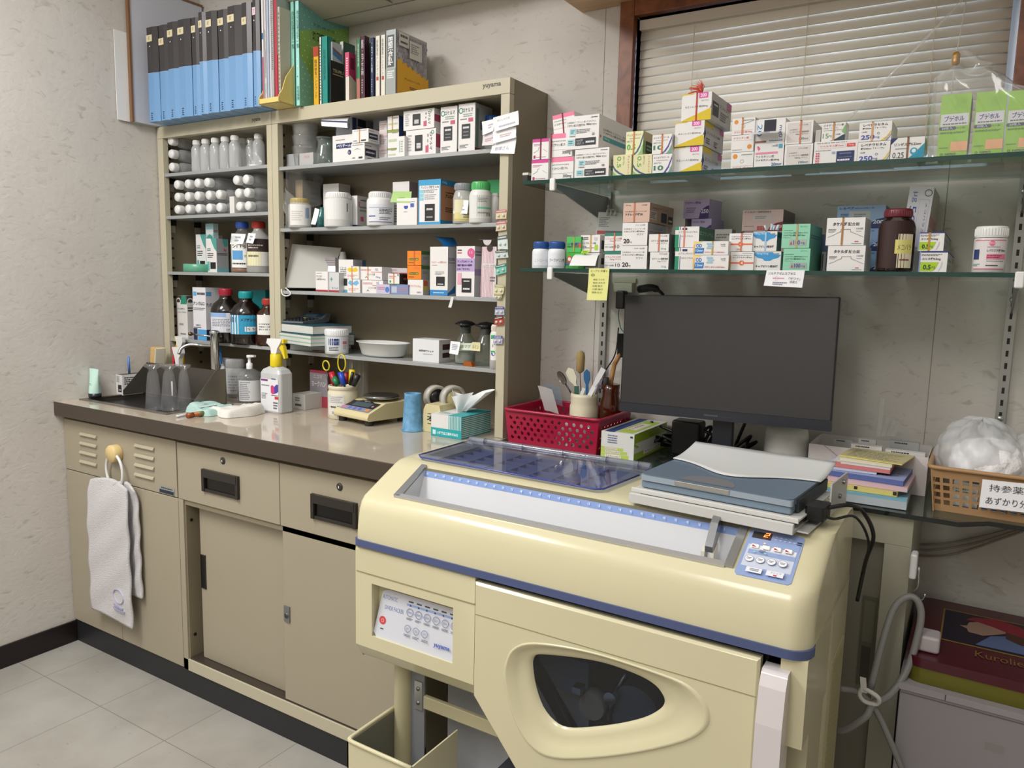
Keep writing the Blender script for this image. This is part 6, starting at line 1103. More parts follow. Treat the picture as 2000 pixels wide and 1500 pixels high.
x_, T4, W, dp, h_ = carton('wide white リベルサス 7mg carton with red lettering and navy patch', 1587.5, 1673, 277.8, -.268, GZ1, dep=.09, fr=[g(.06, .9, .75, .95, 1, GR), r(.09, .70, .72, .86, '#e3c4c6'), r(.1, .71, .71, .85, '#e4e2e0'), ('t', .14, .735, .1, 'リベルサス錠7mg', '#b83040', .54, .02), r(.75, .72, .94, .86, '#d84a50'), ('t', .79, .755, .07, '7mg', '#f4e0e0', .12), g(.04, .6, .4, .64, 1, GR), r(.53, .08, .93, .56, '#26325e'), g(.6, .42, .86, .5, 1, '#7a84a8'), g(.58, .28, .88, .34, 1, '#6a748c'), g(.56, .13, .84, .26, 1, '#e4e4e8')]+[r(.05+.05*i, .08+.10*j, .085+.05*i, .14+.10*j, '#d8506c') for i in range(2) for j in range(5)]+[g(.42, .46, .5, .56, 2, '#4a8ac0')])
carton('small white 15mg carton with green corner and rubber band, on the wide リベルサス carton', 1603.5, 1650, 241.5, -.262, GZ1+h_+.001, S=1656, fr=[('t', .08, .80, .12, 'ピオグリタゾン錠', K, .84, .01), ('t', .08, .66, .1, '15mg「トーワ」', K, .6), g(.08, .56, .85, .61, 1, GR), ('t', .06, .16, .26, '15', '#5a8a4c', .24), ('t', .32, .2, .12, 'mg', '#5a8a4c', .12), ('t', .6, .3, .1, '100錠', K, .2), ('p', [(.84, .5), (1, .9), (1, .3)], '#7ab46a'), ('p', [(.36, 0), (.6, .1), (.9, .3), (1, .34), (1, 0)], '#2c3c4c')], band=('#b88a5a', .5))
carton('plastic wrapped lump beside the small 15mg carton', 1592, 1602, 254, -.262, GZ1+h_+.001, dep=.03, col='#b9b4b0', name='plastic_wrap', cat='wrap')
LV = [('t', .12, .78, .14, 'レベチラセタム', '#26262c', .76, .03), ('t', .1, .62, .11, '錠250mg「トーワ」', '#26262c', .72, .02), ('t', .09, .46, .08, '100錠', K, .16), ('t', .07, .10, .24, '250', '#4a54a4', .42, .03), ('t', .5, .12, .11, 'mg', '#4a54a4', .14), ('o', .6, .40, .06, '#4a54a4', .3), ('p', [(.68, 0), (.86, .22), (1, .54), (1, .44), (.9, .2), (.78, 0)], '#dcc04a'), ('p', [(.82, 0), (.93, .18), (1, .36), (1, .3), (.95, .14), (.88, 0)], '#8a8aa8')]
stack([dict(label='white 250mg レベチラセタム carton with gold curve, lower of the pair', L=1672.5, R=1736, T=278.5, dep=.09, fr=LV), dict(label='white 250mg レベチラセタム carton with gold curve and rubber band, upper of the pair', L=1676.5, R=1740, T=240.5, dep=.09, fr=LV, band=('#d0a070', .4))], -.268, GZ1)
carton('white 0.25 carton with blue eye mark and brown rubber band beside the green cartons', 1737.5, 1803, 270.5, -.268, GZ1, dep=.07, fr=[('p', [(0, 1), (0, .72), (.2, 1)], '#26306a'), ('t', .1, .62, .16, 'リンゼス錠0.25mg', K, .8, .02), g(.14, .5, .5, .56, 1, GR), ('t', .07, .14, .24, '0.25', K, .34), ('p', [(.46, 0), (.74, .34), (1, .72), (1, 0)], '#2c90ac'), ('c', .70, .40, .15, '#3a9cb8'), ('c', .70, .42, .08, '#dfe8ea')], band=('#8a5a3c', .5))
GB_ = [r(.04, .50, .96, .69, '#d6d4da'), ('t', .16, .57, .09, 'ブデホル', '#3c3a78', .66, .03), g(.12, .515, .9, .55, 1, '#55555c'), r(.05, .44, .52, .49, '#2c3060'), ('c', .06, .465, .025, '#2c3060'), ('c', .52, .465, .025, '#2c3060'), ('t', .1, .446, .042, '30吸入', '#dfe2ee', .36), ('t', .6, .445, .04, '×1本', '#3a4a3c', .28), g(.06, .38, .9, .41, 2, '#3f6a20'), r(.44, .10, 1, .25, '#e8a878'), g(.06, .15, .38, .17, 1, '#3f6a20'), ('t', .28, .04, .035, 'NIPRO', '#26303c', .36, .02), ('o', .16, .055, .02, '#26303c', .4)]+[r(.5+.06*i, .78, .505+.06*i, .95, '#8fc43c') for i in range(6)]+[r(.48, .80+.03*i, .86, .803+.03*i, '#8fc43c') for i in range(5)]
for i, (L_, R_, T_) in enumerate(((1828.5, 1887, 186), (1896, 1956, 181), (1959, 2022, 178))):
    carton(('left', 'middle', 'right')[i]+' bright green ブデホル carton of the three under the clear bag', L_, R_, T_, -.275, GZ1, dep=.085, col='#8cbf1e', side='#6a9a1a', fr=GB_, group='green cartons under a clear bag')
b = MB(); rr = random.Random(11)
xa, xb = XO(1815, -.285, GZ1), XO(2035, -.285, GZ1); zt = GZ1+.135
prof_ = lambda u: zt+.018*math.sin(u*5)+.004*math.sin(17*u)-.02*u
bagm = G('#ffffff', .13, .08, 1.45, '#e6e8ea')
b.grid(lambda u, v: Vector((xa-.004+(xb-xa)*u*(.98), -.282+.003*math.sin(14*u+8*v)+.02*max(0, v-.8)*5*.3, GZ1+.002+(prof_(u)-GZ1)*v)), 26, 14, bagm)
b.grid(lambda u, v: Vector((xa+.004+(xb-xa)*u*.97, -.276+.095*v, prof_(u)+.012*math.sin(3.1*v)*(1+.5*math.sin(13*u)))), 26, 6, bagm)
b.grid(lambda u, v: Vector((xa-.004-.004*math.sin(4*v+5*u), -.28+.10*u, GZ1+.002+(zt-GZ1)*v)), 6, 10, bagm)
xk = XO(1868, -.27, GZ1); b.grid(lambda u, v: Vector((xk-.022+.05*u+.012*math.sin(4*v), -.27+.03*math.sin(3.1*u), zt+.012+.04*v*math.sin(3.1*(u*.8+.1)))), 8, 6, bagm)
tag(b.build('plastic_bag', None), 'clear plastic bag loosely wrapped over the bright green cartons', 'bag')
# black clip at the left end
b = MB(); p = ay(1030, 342, -.24); b.box(p.x-.006, p.x+.008, -.252, -.236, GZ1+.0003, GZ1+.02, M('#161616', .4)); b.box(p.x-.006, p.x+.010, -.253, -.235, GZ1+.02, GZ1+.026, M('#cfcac0', .5)); tag(b.build('shelf_clamp', None, bevel=.001), 'small black clamp with white top at the left end of the upper glass shelf', 'clamp')
# ================================================================== on the lower glass shelf
WB = M('#dfe2e8', .35)
bp_ = [(0, 0), (.96, 0), (1, .03), (1, .62), (.92, .70), (.75, .74)]
bottle('small white bottle with blue cap and faint handwriting, left end of the lower glass shelf', 1056, 472, -.262, GZ2, 30, bp_, (.86, .74, 1), WB, M('#1f4f94', .35), lab=[('t', .1, .3, .25, 'ニトロール', '#9a9cac', .8)], labc='#dfe2e8', laby=(.1, .55), name='pill_bottle', group='blue capped bottles')
bottle('small white bottle with blue cap and black handwriting, right of its twin', 1087, 472, -.262, GZ2, 31, bp_, (.86, .74, 1), WB, M('#1f4f94', .35), lab=[('t', .05, .3, .3, 'ワーファリン錠', '#3a3a44', .9, .02)], labc='#dfe2e8', laby=(.1, .55), name='pill_bottle', group='blue capped bottles')
GRN = [r(.0, .30, 1, .66, '#5a6a5c'), r(.0, .2, 1, .3, '#2c5a94'), r(.1, .42, .3, .8, '#d8483c'), ('c', .2, .6, .11, '#e8e0dc'), g(.4, .4, .9, .56, 1, '#b8c8b4'), ('t', .1, .02, .14, 'エパデール', '#12300f', .7)]
GRN2 = [r(.3, .3, 1, .62, '#5a6a5c'), r(.3, .52, 1, .62, '#2c6ab4'), ('t', .05, .44, .16, 'エクア配合錠', '#12300f', .7, .02), r(.86, .3, 1, .6, '#d8483c'), g(.05, .3, .3, .4, 1, '#12300f')]
x_ = stack([dict(label='bright green carton with red square, lower of the two beside the blue capped bottles', L=1104.5, R=1140, T=493.5, dep=.09, col='#3fa83c', fr=GRN), dict(label='bright green carton with rubber band, upper of the two', L=1106.5, R=1134, T=462.5, dep=.09, col='#4ab45a', fr=GRN2, band=('#a0a040', .5))], -.262, GZ2)
TZc = [r(.06, .72, .12, .9, K), g(.15, .72, .4, .9, 2, K), ('t', .1, .46, .13, 'トリプタノール錠', K, .7, .01), ('t', .1, .28, .12, '2mg', K, .2), r(.1, .24, .72, .27, '#7a2c3c'), r(.74, .12, .9, .44, '#a4cc30'), r(.7, .68, .86, .88, '#c9c4c8')]
z_ = GZ2; x_, T4, W, dp, h_ = carton('white carton lying open with its flap and lime tag hanging forward, lower glass shelf', 1134, 1170, 494, -.255, z_, S=1181, side='#cfcac6', fr=[r(.05, .1, .95, .9, '#8a8684')], sp=[r(.3, .3, .8, .7, '#26242a')])
b = MB(T4); b.grid(lambda u, v: Vector((-.010+(W+.012)*u+.008*v*(1-2*u)*-.4, -.001-.030*v, h_*(.92-.75*v)+.008*math.sin(3.1*v))), 5, 8, M('#e0e0de', .5)); b.deco(lambda u, v, e: Vector((W*.16+W*.4*u, -.006-.006*(1-v)-.004-e, h_*(.72+.2*v)+.008)), .02, .01, [r(0, 0, 1, 1, '#a4cc30'), g(.2, .3, .8, .7, 1, '#4a6a20')], eps=.001); b.build('open_flap', x_)
carton('white carton with purple line and lime square on top of the opened one', 1133.5, 1171, 459.5, -.255, z_+h_+.0015, S=1181, fr=TZc, side='#c4c0bc', sp=[r(.3, .2, .8, .7, '#26242a')], band=('#c8a05a', .52))
NF = [r(0, .82, 1, 1, '#2c7a66'), ('t', .04, .62, .12, 'ニフェジピンCR錠', '#c0505c', .92, .01), ('t', .3, .48, .12, '10mg サワイ', '#c0505c', .6), ('t', .04, .16, .1, 'PTP 100錠', '#3a3a3c', .48), ('t', .6, .14, .18, '10', K, .24), r(0, .36, 1, .37, '#9a9a9c')]
stack([dict(label='white carton with green top and red lettering, lower of the pair before the calendar', L=1180, R=1216, T=490.5, dep=.09, fr=NF), dict(label='white 10 carton with green top and rubber band, upper of the pair, before the calendar', L=1180, R=1215, T=455, dep=.09, fr=NF, band=('#c87a5a', .55))], -.258, GZ2)
SL = [('t', .52, .86, .06, 'PTP 100錠', K, .38), ('t', .06, .70, .06, '日本薬局方 シルニジピン錠', '#5a5a5e', .84), ('t', .06, .57, .09, 'シルニジピン錠20mg', K, .82, .02), ('t', .58, .44, .09, 'サワイ', K, .26), ('t', .06, .10, .2, '20', '#2c1c24', .24, .03), ('t', .31, .10, .08, 'mg', '#2c1c24', .08), r(0, .02, 1, .03, '#c4c4c6')]
SLs = [('t', .05, .74, .07, 'シルニジピン錠', '#4a4a4e', .7), ('t', .05, .58, .09, 'シルニジピン錠20mg', '#3a3a3e', .8, .02), g(.1, .1, .8, .3, 2, '#8a8a8e')]
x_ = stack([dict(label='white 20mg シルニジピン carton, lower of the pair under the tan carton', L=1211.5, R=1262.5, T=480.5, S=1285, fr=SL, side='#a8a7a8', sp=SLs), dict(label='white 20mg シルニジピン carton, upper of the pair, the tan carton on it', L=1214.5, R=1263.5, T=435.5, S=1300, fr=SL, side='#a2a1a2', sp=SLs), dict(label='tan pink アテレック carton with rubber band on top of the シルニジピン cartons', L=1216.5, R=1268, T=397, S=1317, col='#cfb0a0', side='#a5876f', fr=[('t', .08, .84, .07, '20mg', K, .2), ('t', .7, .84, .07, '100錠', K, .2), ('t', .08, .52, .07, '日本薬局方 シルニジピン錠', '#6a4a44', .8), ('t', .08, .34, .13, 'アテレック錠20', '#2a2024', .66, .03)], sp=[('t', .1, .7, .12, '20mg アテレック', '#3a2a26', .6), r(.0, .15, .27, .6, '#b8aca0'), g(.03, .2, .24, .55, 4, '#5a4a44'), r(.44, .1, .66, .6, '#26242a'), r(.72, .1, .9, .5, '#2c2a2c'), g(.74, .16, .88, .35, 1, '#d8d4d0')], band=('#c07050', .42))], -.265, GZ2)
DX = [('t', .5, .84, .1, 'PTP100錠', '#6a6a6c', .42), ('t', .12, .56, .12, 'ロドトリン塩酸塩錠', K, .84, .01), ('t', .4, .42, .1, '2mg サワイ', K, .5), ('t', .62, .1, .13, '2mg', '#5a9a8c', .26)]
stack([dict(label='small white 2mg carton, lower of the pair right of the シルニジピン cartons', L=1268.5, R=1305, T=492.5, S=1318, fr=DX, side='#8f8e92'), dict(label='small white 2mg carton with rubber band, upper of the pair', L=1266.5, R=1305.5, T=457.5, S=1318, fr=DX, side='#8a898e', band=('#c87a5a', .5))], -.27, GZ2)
PPL = [('t', .05, .76, .14, 'グラクティブ錠250', '#3a2c5c', .62, .02), g(.12, .3, .5, .6, 3, '#7a6c8c'), ('p', [(.62, .0), (.66, .28), (.76, .5), (.92, .64), (1, .66), (1, 0)], '#3f2c6c'), ('t', .7, .26, .22, '250', '#d4ccdf', .28, .03)]
zp = GZ2
for i, (T_, nm, L_, R_) in enumerate(((503, 'lowest', 1352, 1392), (465, 'second', 1350, 1390), (428, 'third', 1349, 1388), (391, 'topmost', 1334, 1384))):
    x_, T4, W, dp, h_ = carton(nm+' purple 250 carton of the stack behind the green and white cartons', L_, R_, T_, -.12, zp, dep=.07, col='#b4a2c6', fr=PPL, yaw=-.1, group='purple 250 cartons'); zp += h_+.001
carton('white end of a carton wrapped in string, left of the purple cartons', 1300, 1333, 393, -.12, GZ2, dep=.05, col='#d2ccc8', name='medicine_box')
EP = [r(0, .84, .16, 1, '#1f8a66'), r(0, .0, .16, .62, '#1f8a66'), r(.20, .0, .225, .62, '#3c4c8c'), r(.20, .84, .225, 1, '#3c4c8c'), r(.3, .84, .5, .94, '#2c3060'), ('t', .14, .70, .08, 'エブランチルカプセル', K, .8), ('t', .26, .5, .08, '100カプセル', GR, .5)]
stack([dict(label='white carton with green left edge, lower of the pair beside the purple cartons', L=1317, R=1364.5, T=484, S=1393, fr=EP, side='#1c5a48'), dict(label='white carton with green edge and green side, upper of the pair', L=1317.5, R=1364, T=443, S=1394, fr=EP, side='#2c6a50', sp=[('t', .05, .6, .2, 'エブランチル', '#b4ccc0', .85), g(.1, .2, .7, .4, 2, '#8ab0a0')], band=('#d8887a', .38))], -.268, GZ2)
carton('grey white carton half hidden behind the OD cartons', 1392, 1425, 448, -.13, GZ2, S=1432, dep=None, col='#b9b4ae', fr=[g(.1, .78, .9, .9, 2, '#6a6662')])
OD_ = [r(0, 0, .05, 1, '#e0b468'), ('p', [(0, .7), (.28, .98), (0, 1)], '#ecd088'), ('t', .08, .54, .27, 'OD', '#2c78bc', .17, .04), ('p', [(.04, .1), (.3, .1), (.32, .5), (.06, .5)], '#2c78bc'), ('t', .08, .18, .22, '12mg', '#dceaf4', .2, .02), ('t', .32, .12, .13, '+ガランタミンOD12mg', '#c0404c', .58, .02), ('t', .78, .7, .11, '56錠', K, .14), g(.8, .6, .92, .65, 1, GR)]+[('p', [(.38+.06*i+.03*(j % 2), .46+.16*j), (.425+.06*i+.03*(j % 2), .44+.16*j), (.44+.06*i+.03*(j % 2), .56+.16*j), (.39+.06*i+.03*(j % 2), .58+.16*j)], '#9cc8dc') for i in range(3) for j in range(3)]
stack([dict(label='flat white and yellow OD 12mg carton, lower of the pair', L=1352.5, R=1422, T=498.5, S=1425, fr=OD_, side='#a88a50'), dict(label='flat white and yellow OD 12mg carton with rubber band, upper of the pair', L=1353.5, R=1421.5, T=471.5, dep=.06, fr=OD_, band=('#b8a050', .55))], -.29, GZ2)
CG = [('t', .1, .64, .11, 'カンデサルタン錠4mg', K, .84, .02), g(.1, .78, .9, .83, 1, GR), g(.5, .9, .95, .95, 1, GR), r(0, .36, 1, .44, '#e0683c'), ('c', .5, .40, .14, '#e0683c'), ('t', .46, .32, .16, '4', '#f4e8e0', .09, .03)]
stack([dict(label='white carton with orange band and 4, lower of the pair', L=1425, R=1470.5, T=492, dep=.09, fr=CG), dict(label='white carton with orange band, lower tab and rubber band, upper of the pair', L=1423, R=1468.5, T=456, dep=.09, fr=CG+[r(.3, .02, .6, .2, '#d8d4d0'), ('t', .36, .06, .1, '開封口', '#4a4a4a', .2)], band=('#c87a5a', .52))], -.275, GZ2)
CB = [('p', [(.0, .80), (.0, .96), (.7, .96), (.72, .86), (1, .82), (.9, .66), (.72, .6), (.6, .5), (.4, .5), (.3, .62), (.12, .66)], '#3a94cc'), ('t', .04, .82, .12, '100mg/10mg', '#dceaf4', .48), ('t', .72, .84, .08, '100錠', K, .2), ('t', .06, .16, .13, 'キャブピリン配合錠', '#2c2c34', .84, .03)]
stack([dict(label='white carton with blue cloud shape キャブピリン, lower of the pair', L=1472, R=1523.5, T=491, dep=.09, fr=CB), dict(label='white carton with blue cloud shape and pale blue band, upper of the pair', L=1469.5, R=1516, T=452.5, S=1525, fr=CB, side='#8f9aa0', sp=[r(0, .7, 1, .95, '#2c6a6c')], band=('#a8c4dc', .52))], -.27, GZ2)
pk = ay(1508, 449, -.24); b = MB(); rr = random.Random(2)
for i in range(7): q = pk+Vector((rr.uniform(-.012, .012), 0, .0)); b.tube([q, q+Vector((rr.uniform(-.004, .004), rr.uniform(-.01, .01), .008+rr.uniform(0, .004)))], .0022, M('#c4d0dc', .5), 5)
tag(b.build('cotton_tuft', None), 'pale bluish tuft of plastic film on the blue cloud cartons', 'tuft')
DT_ = [('t', .64, .86, .06, '100カプセル', '#4a6a5c', .26), g(.06, .72, .4, .76, 1, '#3a6a5a'), ('t', .06, .60, .07, 'ジルチアゼム塩酸塩徐放カプセル', '#2c4a40', .86), ('t', .06, .49, .075, 'ジルチアゼム塩酸塩徐放100mg', '#1c3028', .78, .02), ('t', .06, .40, .06, '「サワイ」', '#2c4a40', .3), r(.28, .1, .9, .36, '#a3b0a8'), ('p', [(.31, .14), (.40, .14), (.355, .3)], '#a84a5c'), ('t', .43, .14, .18, '100', '#4a4a8c', .24, .03), ('t', .70, .14, .1, 'mg', '#4a4a8c', .14)]
x_ = stack([dict(label='mint green 100mg carton, lower of the pair behind the white hanging note', L=1528, R=1580, T=485.5, S=1602, col='#8fcfb0', side='#4c8a70', fr=DT_), dict(label='mint green 100mg carton with rubber band, upper of the pair', L=1525.5, R=1580, T=438, S=1603, col='#8fcfb0', side='#4c8a70', fr=DT_, sp=[g(.1, .4, .9, .6, 2, '#2c5a4a')], band=('#b8a070', .53))], -.282, GZ2)
PB = [('t', .06, .86, .09, 'ドリルジー200/25/62.5', '#3a2830', .64, .02), r(.26, .5, .72, .78, '#cfc6c4'), g(.32, .56, .6, .72, 2, '#9a8a8a'), ('p', [(.64, 0), (.70, .2), (.84, .36), (1, .42), (1, 0)], '#8a2430'), ('t', .78, .12, .14, '200', '#e8d4d4', .2, .03), g(.06, .2, .3, .24, 1, '#5a4a4c')]+[r(.38+.07*i, .04+.1*j, .44+.07*i, .12+.1*j, '#c84a4c') for i in range(3) for j in range(2)]
zp = GZ2
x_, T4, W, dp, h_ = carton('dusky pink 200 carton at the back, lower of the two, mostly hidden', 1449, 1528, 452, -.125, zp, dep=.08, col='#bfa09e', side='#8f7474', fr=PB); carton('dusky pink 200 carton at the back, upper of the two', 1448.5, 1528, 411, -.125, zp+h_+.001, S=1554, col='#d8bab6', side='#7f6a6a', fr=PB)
TK = [('t', .16, .70, .14, 'タケルダ', '#2c2840', .38, .05), ('t', .56, .70, .13, '配合錠', '#2c2c34', .3, .01), g(.05, .46, .26, .6, 3, '#6a6a70'), ('t', .78, .56, .08, '100錠', '#6a6a70', .18), g(.78, .48, .92, .52, 1, '#9a9aa0')]+[('p', [(.05, .30), (.2, .38), (.30, .46), (.38, .50), (.38, .58), (.64, .58), (.64, .5), (.74, .44), (.98, .30), (.98, .285), (.74, .425), (.63, .485), (.63, .565), (.39, .565), (.39, .485), (.30, .445), (.2, .365), (.05, .285)], '#7a7a80'), r(.68, .05, .94, .07, '#5a8a8c'), r(.76, .12, .86, .15, '#c84050')]
stack([dict(label='white タケルダ carton, lower of the pair in front of the blue cartons', L=1614, R=1687, T=480, dep=.08, fr=TK), dict(label='white タケルダ carton with torn flap and brown rubber band, upper of the pair', L=1612, R=1686.5, T=426, dep=.08, fr=TK, band=('#a8763c', .42), lean=0)], -.285, GZ2)
BLc = [('t', .05, .84, .1, 'レルベア', '#26386c', .3, .03), ('t', .36, .85, .07, '200/25/30吸入用', '#3a4a78', .4), r(.26, .35, .7, .76, '#c2c4c6'), g(.36, .45, .6, .65, 2, '#8a8c94'), ('p', [(.66, 0), (.72, .22), (.84, .38), (.98, .44), (1, .44), (1, 0)], '#26346c'), ('t', .76, .18, .16, '200', '#dce2f0', .22, .03), g(.08, .52, .24, .66, 2, '#4a5c8c')]
zp = GZ2
for nm, T_ in (('lowest', 490), ('middle', 447), ('topmost', 403)):
    x_, T4, W, dp, h_ = carton(nm+' pale blue 200 carton of the stack behind the タケルダ cartons', 1633, 1727, T_, -.13, zp, dep=.09, col='#98b4d8' if nm == 'topmost' else '#86a2cc', fr=BLc, group='pale blue 200 cartons'); zp += h_+.001
carton('slate blue carton between the mint cartons and the タケルダ cartons at the back', 1598, 1618, 458, -.15, GZ2, dep=.06, col='#5a6a8a')
carton('narrow grey box with black slot beside the lower mint carton', 1603, 1611, 492, -.2, GZ2, dep=.04, col='#8a8a88', fr=[r(.1, .05, .4, .9, '#141414')])
bottle('large dark brown glass jar with maroon lid and yellow note', 1745, 409, -.262, GZ2, 73, [(0, 0), (.94, 0), (1, .03), (1, .70), (.93, .78), (.76, .84), (.70, .87)], (.76, .87, 1), G('#5a2410', .5, .03, 1.5, '#2c0e06'), M('#6a1828', .35), lab=[r(.55, .0, 1, .72, '#d9d0b4'), r(.48, .30, .98, .60, '#d8d07c'), ('t', .54, .38, .12, 'メコバラ', '#3a3a30', .4), g(.62, .14, .9, .2, 1, '#7a3a30')], labc='#2c0e06', laby=(.06, .8), name='medicine_jar', a0=-1.0, a1=1.0)
x_, T4, W, dp, h_ = carton('tall white 500 carton leaning behind the dark brown jar', 1750, 1797, 364, -.19, GZ2, S=1832, col='#cfcdd4', side='#b9b2a6', fr=[('tr', .12, .78, .28, '500', '#3c4a9c', .30), ('tr', .16, .94, .2, 'μg', '#6a74b0', .12), ('o', .80, .93, .04, '#4a4a4c', .2), r(.48, .30, .9, .86, '#bdbbc2'), r(.5, .31, .88, .85, '#cfcdd4'), ('tr', .74, .82, .1, 'メコバラミン錠', '#3a3a3c', .5)], sp=[r(0, .56, 1, .68, '#c08a90'), g(.1, .44, .6, .5, 2, '#7a8a7a'), ('t', .05, .26, .08, 'メコバラ', '#6a665c', .7), g(.1, .1, .5, .2, 2, '#7a7870')], lean=.07, openf=True)
UR = [r(0, .94, 1, 1, '#2c3a8c'), r(0, 0, .05, 1, '#8a96c4'), g(.08, .76, .8, .88, 2, '#6a6a6e'), ('t', .1, .56, .15, 'ユリス錠0.5mg', K, .66, .03), ('p', [(.06, .05), (.5, .05), (.62, .2), (.70, .48), (.06, .48)], '#a8cc1c'), ('t', .16, .12, .24, '0.5', '#2c3a3c', .28, .04), ('t', .47, .14, .14, 'mg', '#2c3a3c', .12), ('p', [(.72, .06), (.80, .24), (.84, .5), (.81, .5), (.77, .26), (.69, .06)], '#c9c9cc')]
URs = [r(0, .94, 1, 1, '#2c3a8c'), ('t', .05, .52, .18, 'ユリス錠0.5mg', '#3a3a3c', .45, .02), g(.05, .16, .5, .4, 3, GR), r(.72, .6, .88, .84, '#8cac20'), g(.7, .1, .8, .2, 1, K)]
stack([dict(label='white 0.5mg carton with lime patch and blue top line, lower of the pair', L=1793, R=1848, T=491, S=1879, fr=UR, side='#a9a8a4', sp=URs), dict(label='white 0.5mg carton with lime patch and rubber band, upper of the pair', L=1791.5, R=1842, T=454, S=1898, fr=UR, side='#a3a29e', sp=URs, band=('#b8863c', .42))], -.272, GZ2)
bottle('white screw top bottle with pink label 100mg at the right of the lower glass shelf', 1929, 443, -.262, GZ2, 66, [(0, 0), (.96, 0), (1, .02), (1, .72), (.95, .75)], (.99, .76, 1), M('#cfcac8', .35), M('#e2e2e0', .35), lab=[r(0, .0, 1, .03, '#d0607c'), r(0, .97, 1, 1, '#d0607c'), ('c', .55, .88, .09, '#d86a88'), ('t', .46, .84, .09, '100mg', '#f0d8de', .2), g(.42, .74, .8, .78, 1, GR), ('t', .42, .58, .11, 'レバミピド錠100mg', '#2c2c34', .56, .02), r(.42, .34, 1, .52, '#dc7c98'), g(.44, .37, .85, .49, 2, '#8a2c44'), g(.42, .26, .95, .3, 1, GR), r(.0, .34, .2, .68, '#26366c'), g(.42, .1, .75, .16, 1, K), g(.0, .1, .25, .2, 2, '#6a9a98')], labc='#d9d4d4', laby=(.07, .70), name='medicine_bottle', a0=-1.05, a1=1.05)
# calendar standing behind
CA = thing('desk_calendar', 'small spiral bound desk calendar standing on the lower glass shelf behind the cartons', 'calendar', ay(1190, 470, -.13))
A = [ay(1160, 470, -.14), ay(1218, 470, -.14), ay(1216, 416, -.12), ay(1169, 414, -.12)]
A[0].z = A[1].z = GZ2+.001; A[0].x -= .004
F = lambda u, v, e=0: (A[0]*(1-u)+A[1]*u)*(1-v)+(A[3]*(1-u)+A[2]*u)*v+Vector((0, -e, 0))
b = MB(); b.grid(lambda u, v: F(u, v), 1, 1, M('#cfd0cf', .6)); b.deco(F, .055, .1, [g(.08, .74, .5, .92, 6, '#8a8a90'), r(.04, .62, .36, .68, '#c0504c'), r(.36, .62, 1, .68, '#6a6a70'), ('t', .1, .5, .07, '1', '#c0504c'), ('t', .42, .5, .07, '2', K), ('t', .72, .5, .07, '3', K), ('t', .1, .3, .07, '8', '#c0504c'), ('t', .42, .3, .07, '9', K), ('t', .72, .3, .07, '10', K)]); b.build('page', CA)
for u in (.42, .58, .76): b = MB(); c = F(u, 1, 0); b.tube([c+Vector((0, -.006, -.008)), c+Vector((0, -.007, .004)), c+Vector((0, .002, .007)), c+Vector((0, .006, -.003))], .0028, M('#b9b9b6', .25, .4), 6, sm=3); b.build('ring', CA)
# notes hanging from the lower shelf edge
note('yellow handwritten note taped to the edge of the lower glass shelf', [ay(1147, 586, -.304), ay(1186, 587, -.304), ay(1190.5, 524, -.304), ay(1150.5, 524, -.304)], col='#dfdf8c', items=[('t', .08, .88, .07, 'イーアヒ 印書ト', '#3a3a2c', .84), ('o', .22, .79, .05, '#4a4a3c', .12), ('t', .12, .765, .05, 'はR', '#3a3a2c', .2), ('t', .25, .62, .055, '神田 フミ子', '#3a3a2c', .55), ('t', .25, .52, .055, '安信 はれ子', '#3a3a2c', .6), ('t', .23, .42, .055, '永野 春子', '#3a3a2c', .5), ('t', .23, .32, .055, '川野 朝子', '#3a3a2c', .55), ('t', .23, .22, .055, '菅野 弘子', '#3a3a2c', .5)], curl=.003, N=(0, -1, 0))
note('white handwritten note ジルチアゼムカプセル taped under the mint green cartons', [ay(1492, 558, -.304), ay(1567, 562, -.304), ay(1572, 528, -.304), ay(1497.5, 528, -.304)], items=[('t', .06, .72, .18, 'ジルチアゼムカプセル', '#2c2c34', .72), ('o', .3, .5, .12, '#d88a98', .1), g(.2, .46, .5, .56, 1, '#d88a98'), ('t', .62, .42, .17, '「サワイ」', '#2c2c34', .3), ('t', .66, .24, .15, '回座土', '#3a3a44', .2), g(.22, .08, .6, .3, 2, '#8a8c98')], curl=.002, N=(0, -1, 0))
# ================================================================== on the worktop
CZ = .8005
def lat(name, label, cat, X, Y, z, prof, m, group=None, seg=28, T=None):
    b = MB(T or Matrix.Translation((X, Y, z))); b.lathe(prof, m, seg=seg); return tag(b.build(name, None), label, cat, group)
# chrome tap standing behind the sink
FX, FY = XO(421, -.255, .90), -.255
TP = thing('tap', 'chrome tap with side lever and hooked spout behind the sink', 'tap', (FX, FY, CZ)); CH = M('#c9c9c9', .08, 1.0)
z9 = ZO(645, FX, FY)
b = MB(Matrix.Translation((FX, FY, CZ))); h = z9-CZ
b.lathe([(.022, 0), (.022, .006), (.0135, .012), (.0135, h-.012), (.0155, h-.010), (.0155, h-.004), (.010, h), (0, h+.001)], CH); b.build('column', TP)
b = MB(); sp_ = [(FX, FY, CZ+h*.80), ] ; q1 = ay(372, 673, FY-.03); q2 = ay(355, 680, FY-.05); q3 = ay(349, 692, FY-.06)
b.tube([Vector((FX, FY, ZO(676, FX, FY))), ay(395, 675, FY-.01), q1, q2, q3], .0055, CH, 10, sm=4); b.build('spout', TP)
b = MB(); l1 = Vector((FX, FY, ZO(658, FX, FY))); l2 = ay(372, 652, FY-.03); b.tube([l1, l2], .0028, CH, 8); b.lathe([(0, -.007), (.007, -.004), (.007, .004), (0, .007)], M('#6a5448', .2, .8), tuple(l2), 14); b.build('lever', TP)
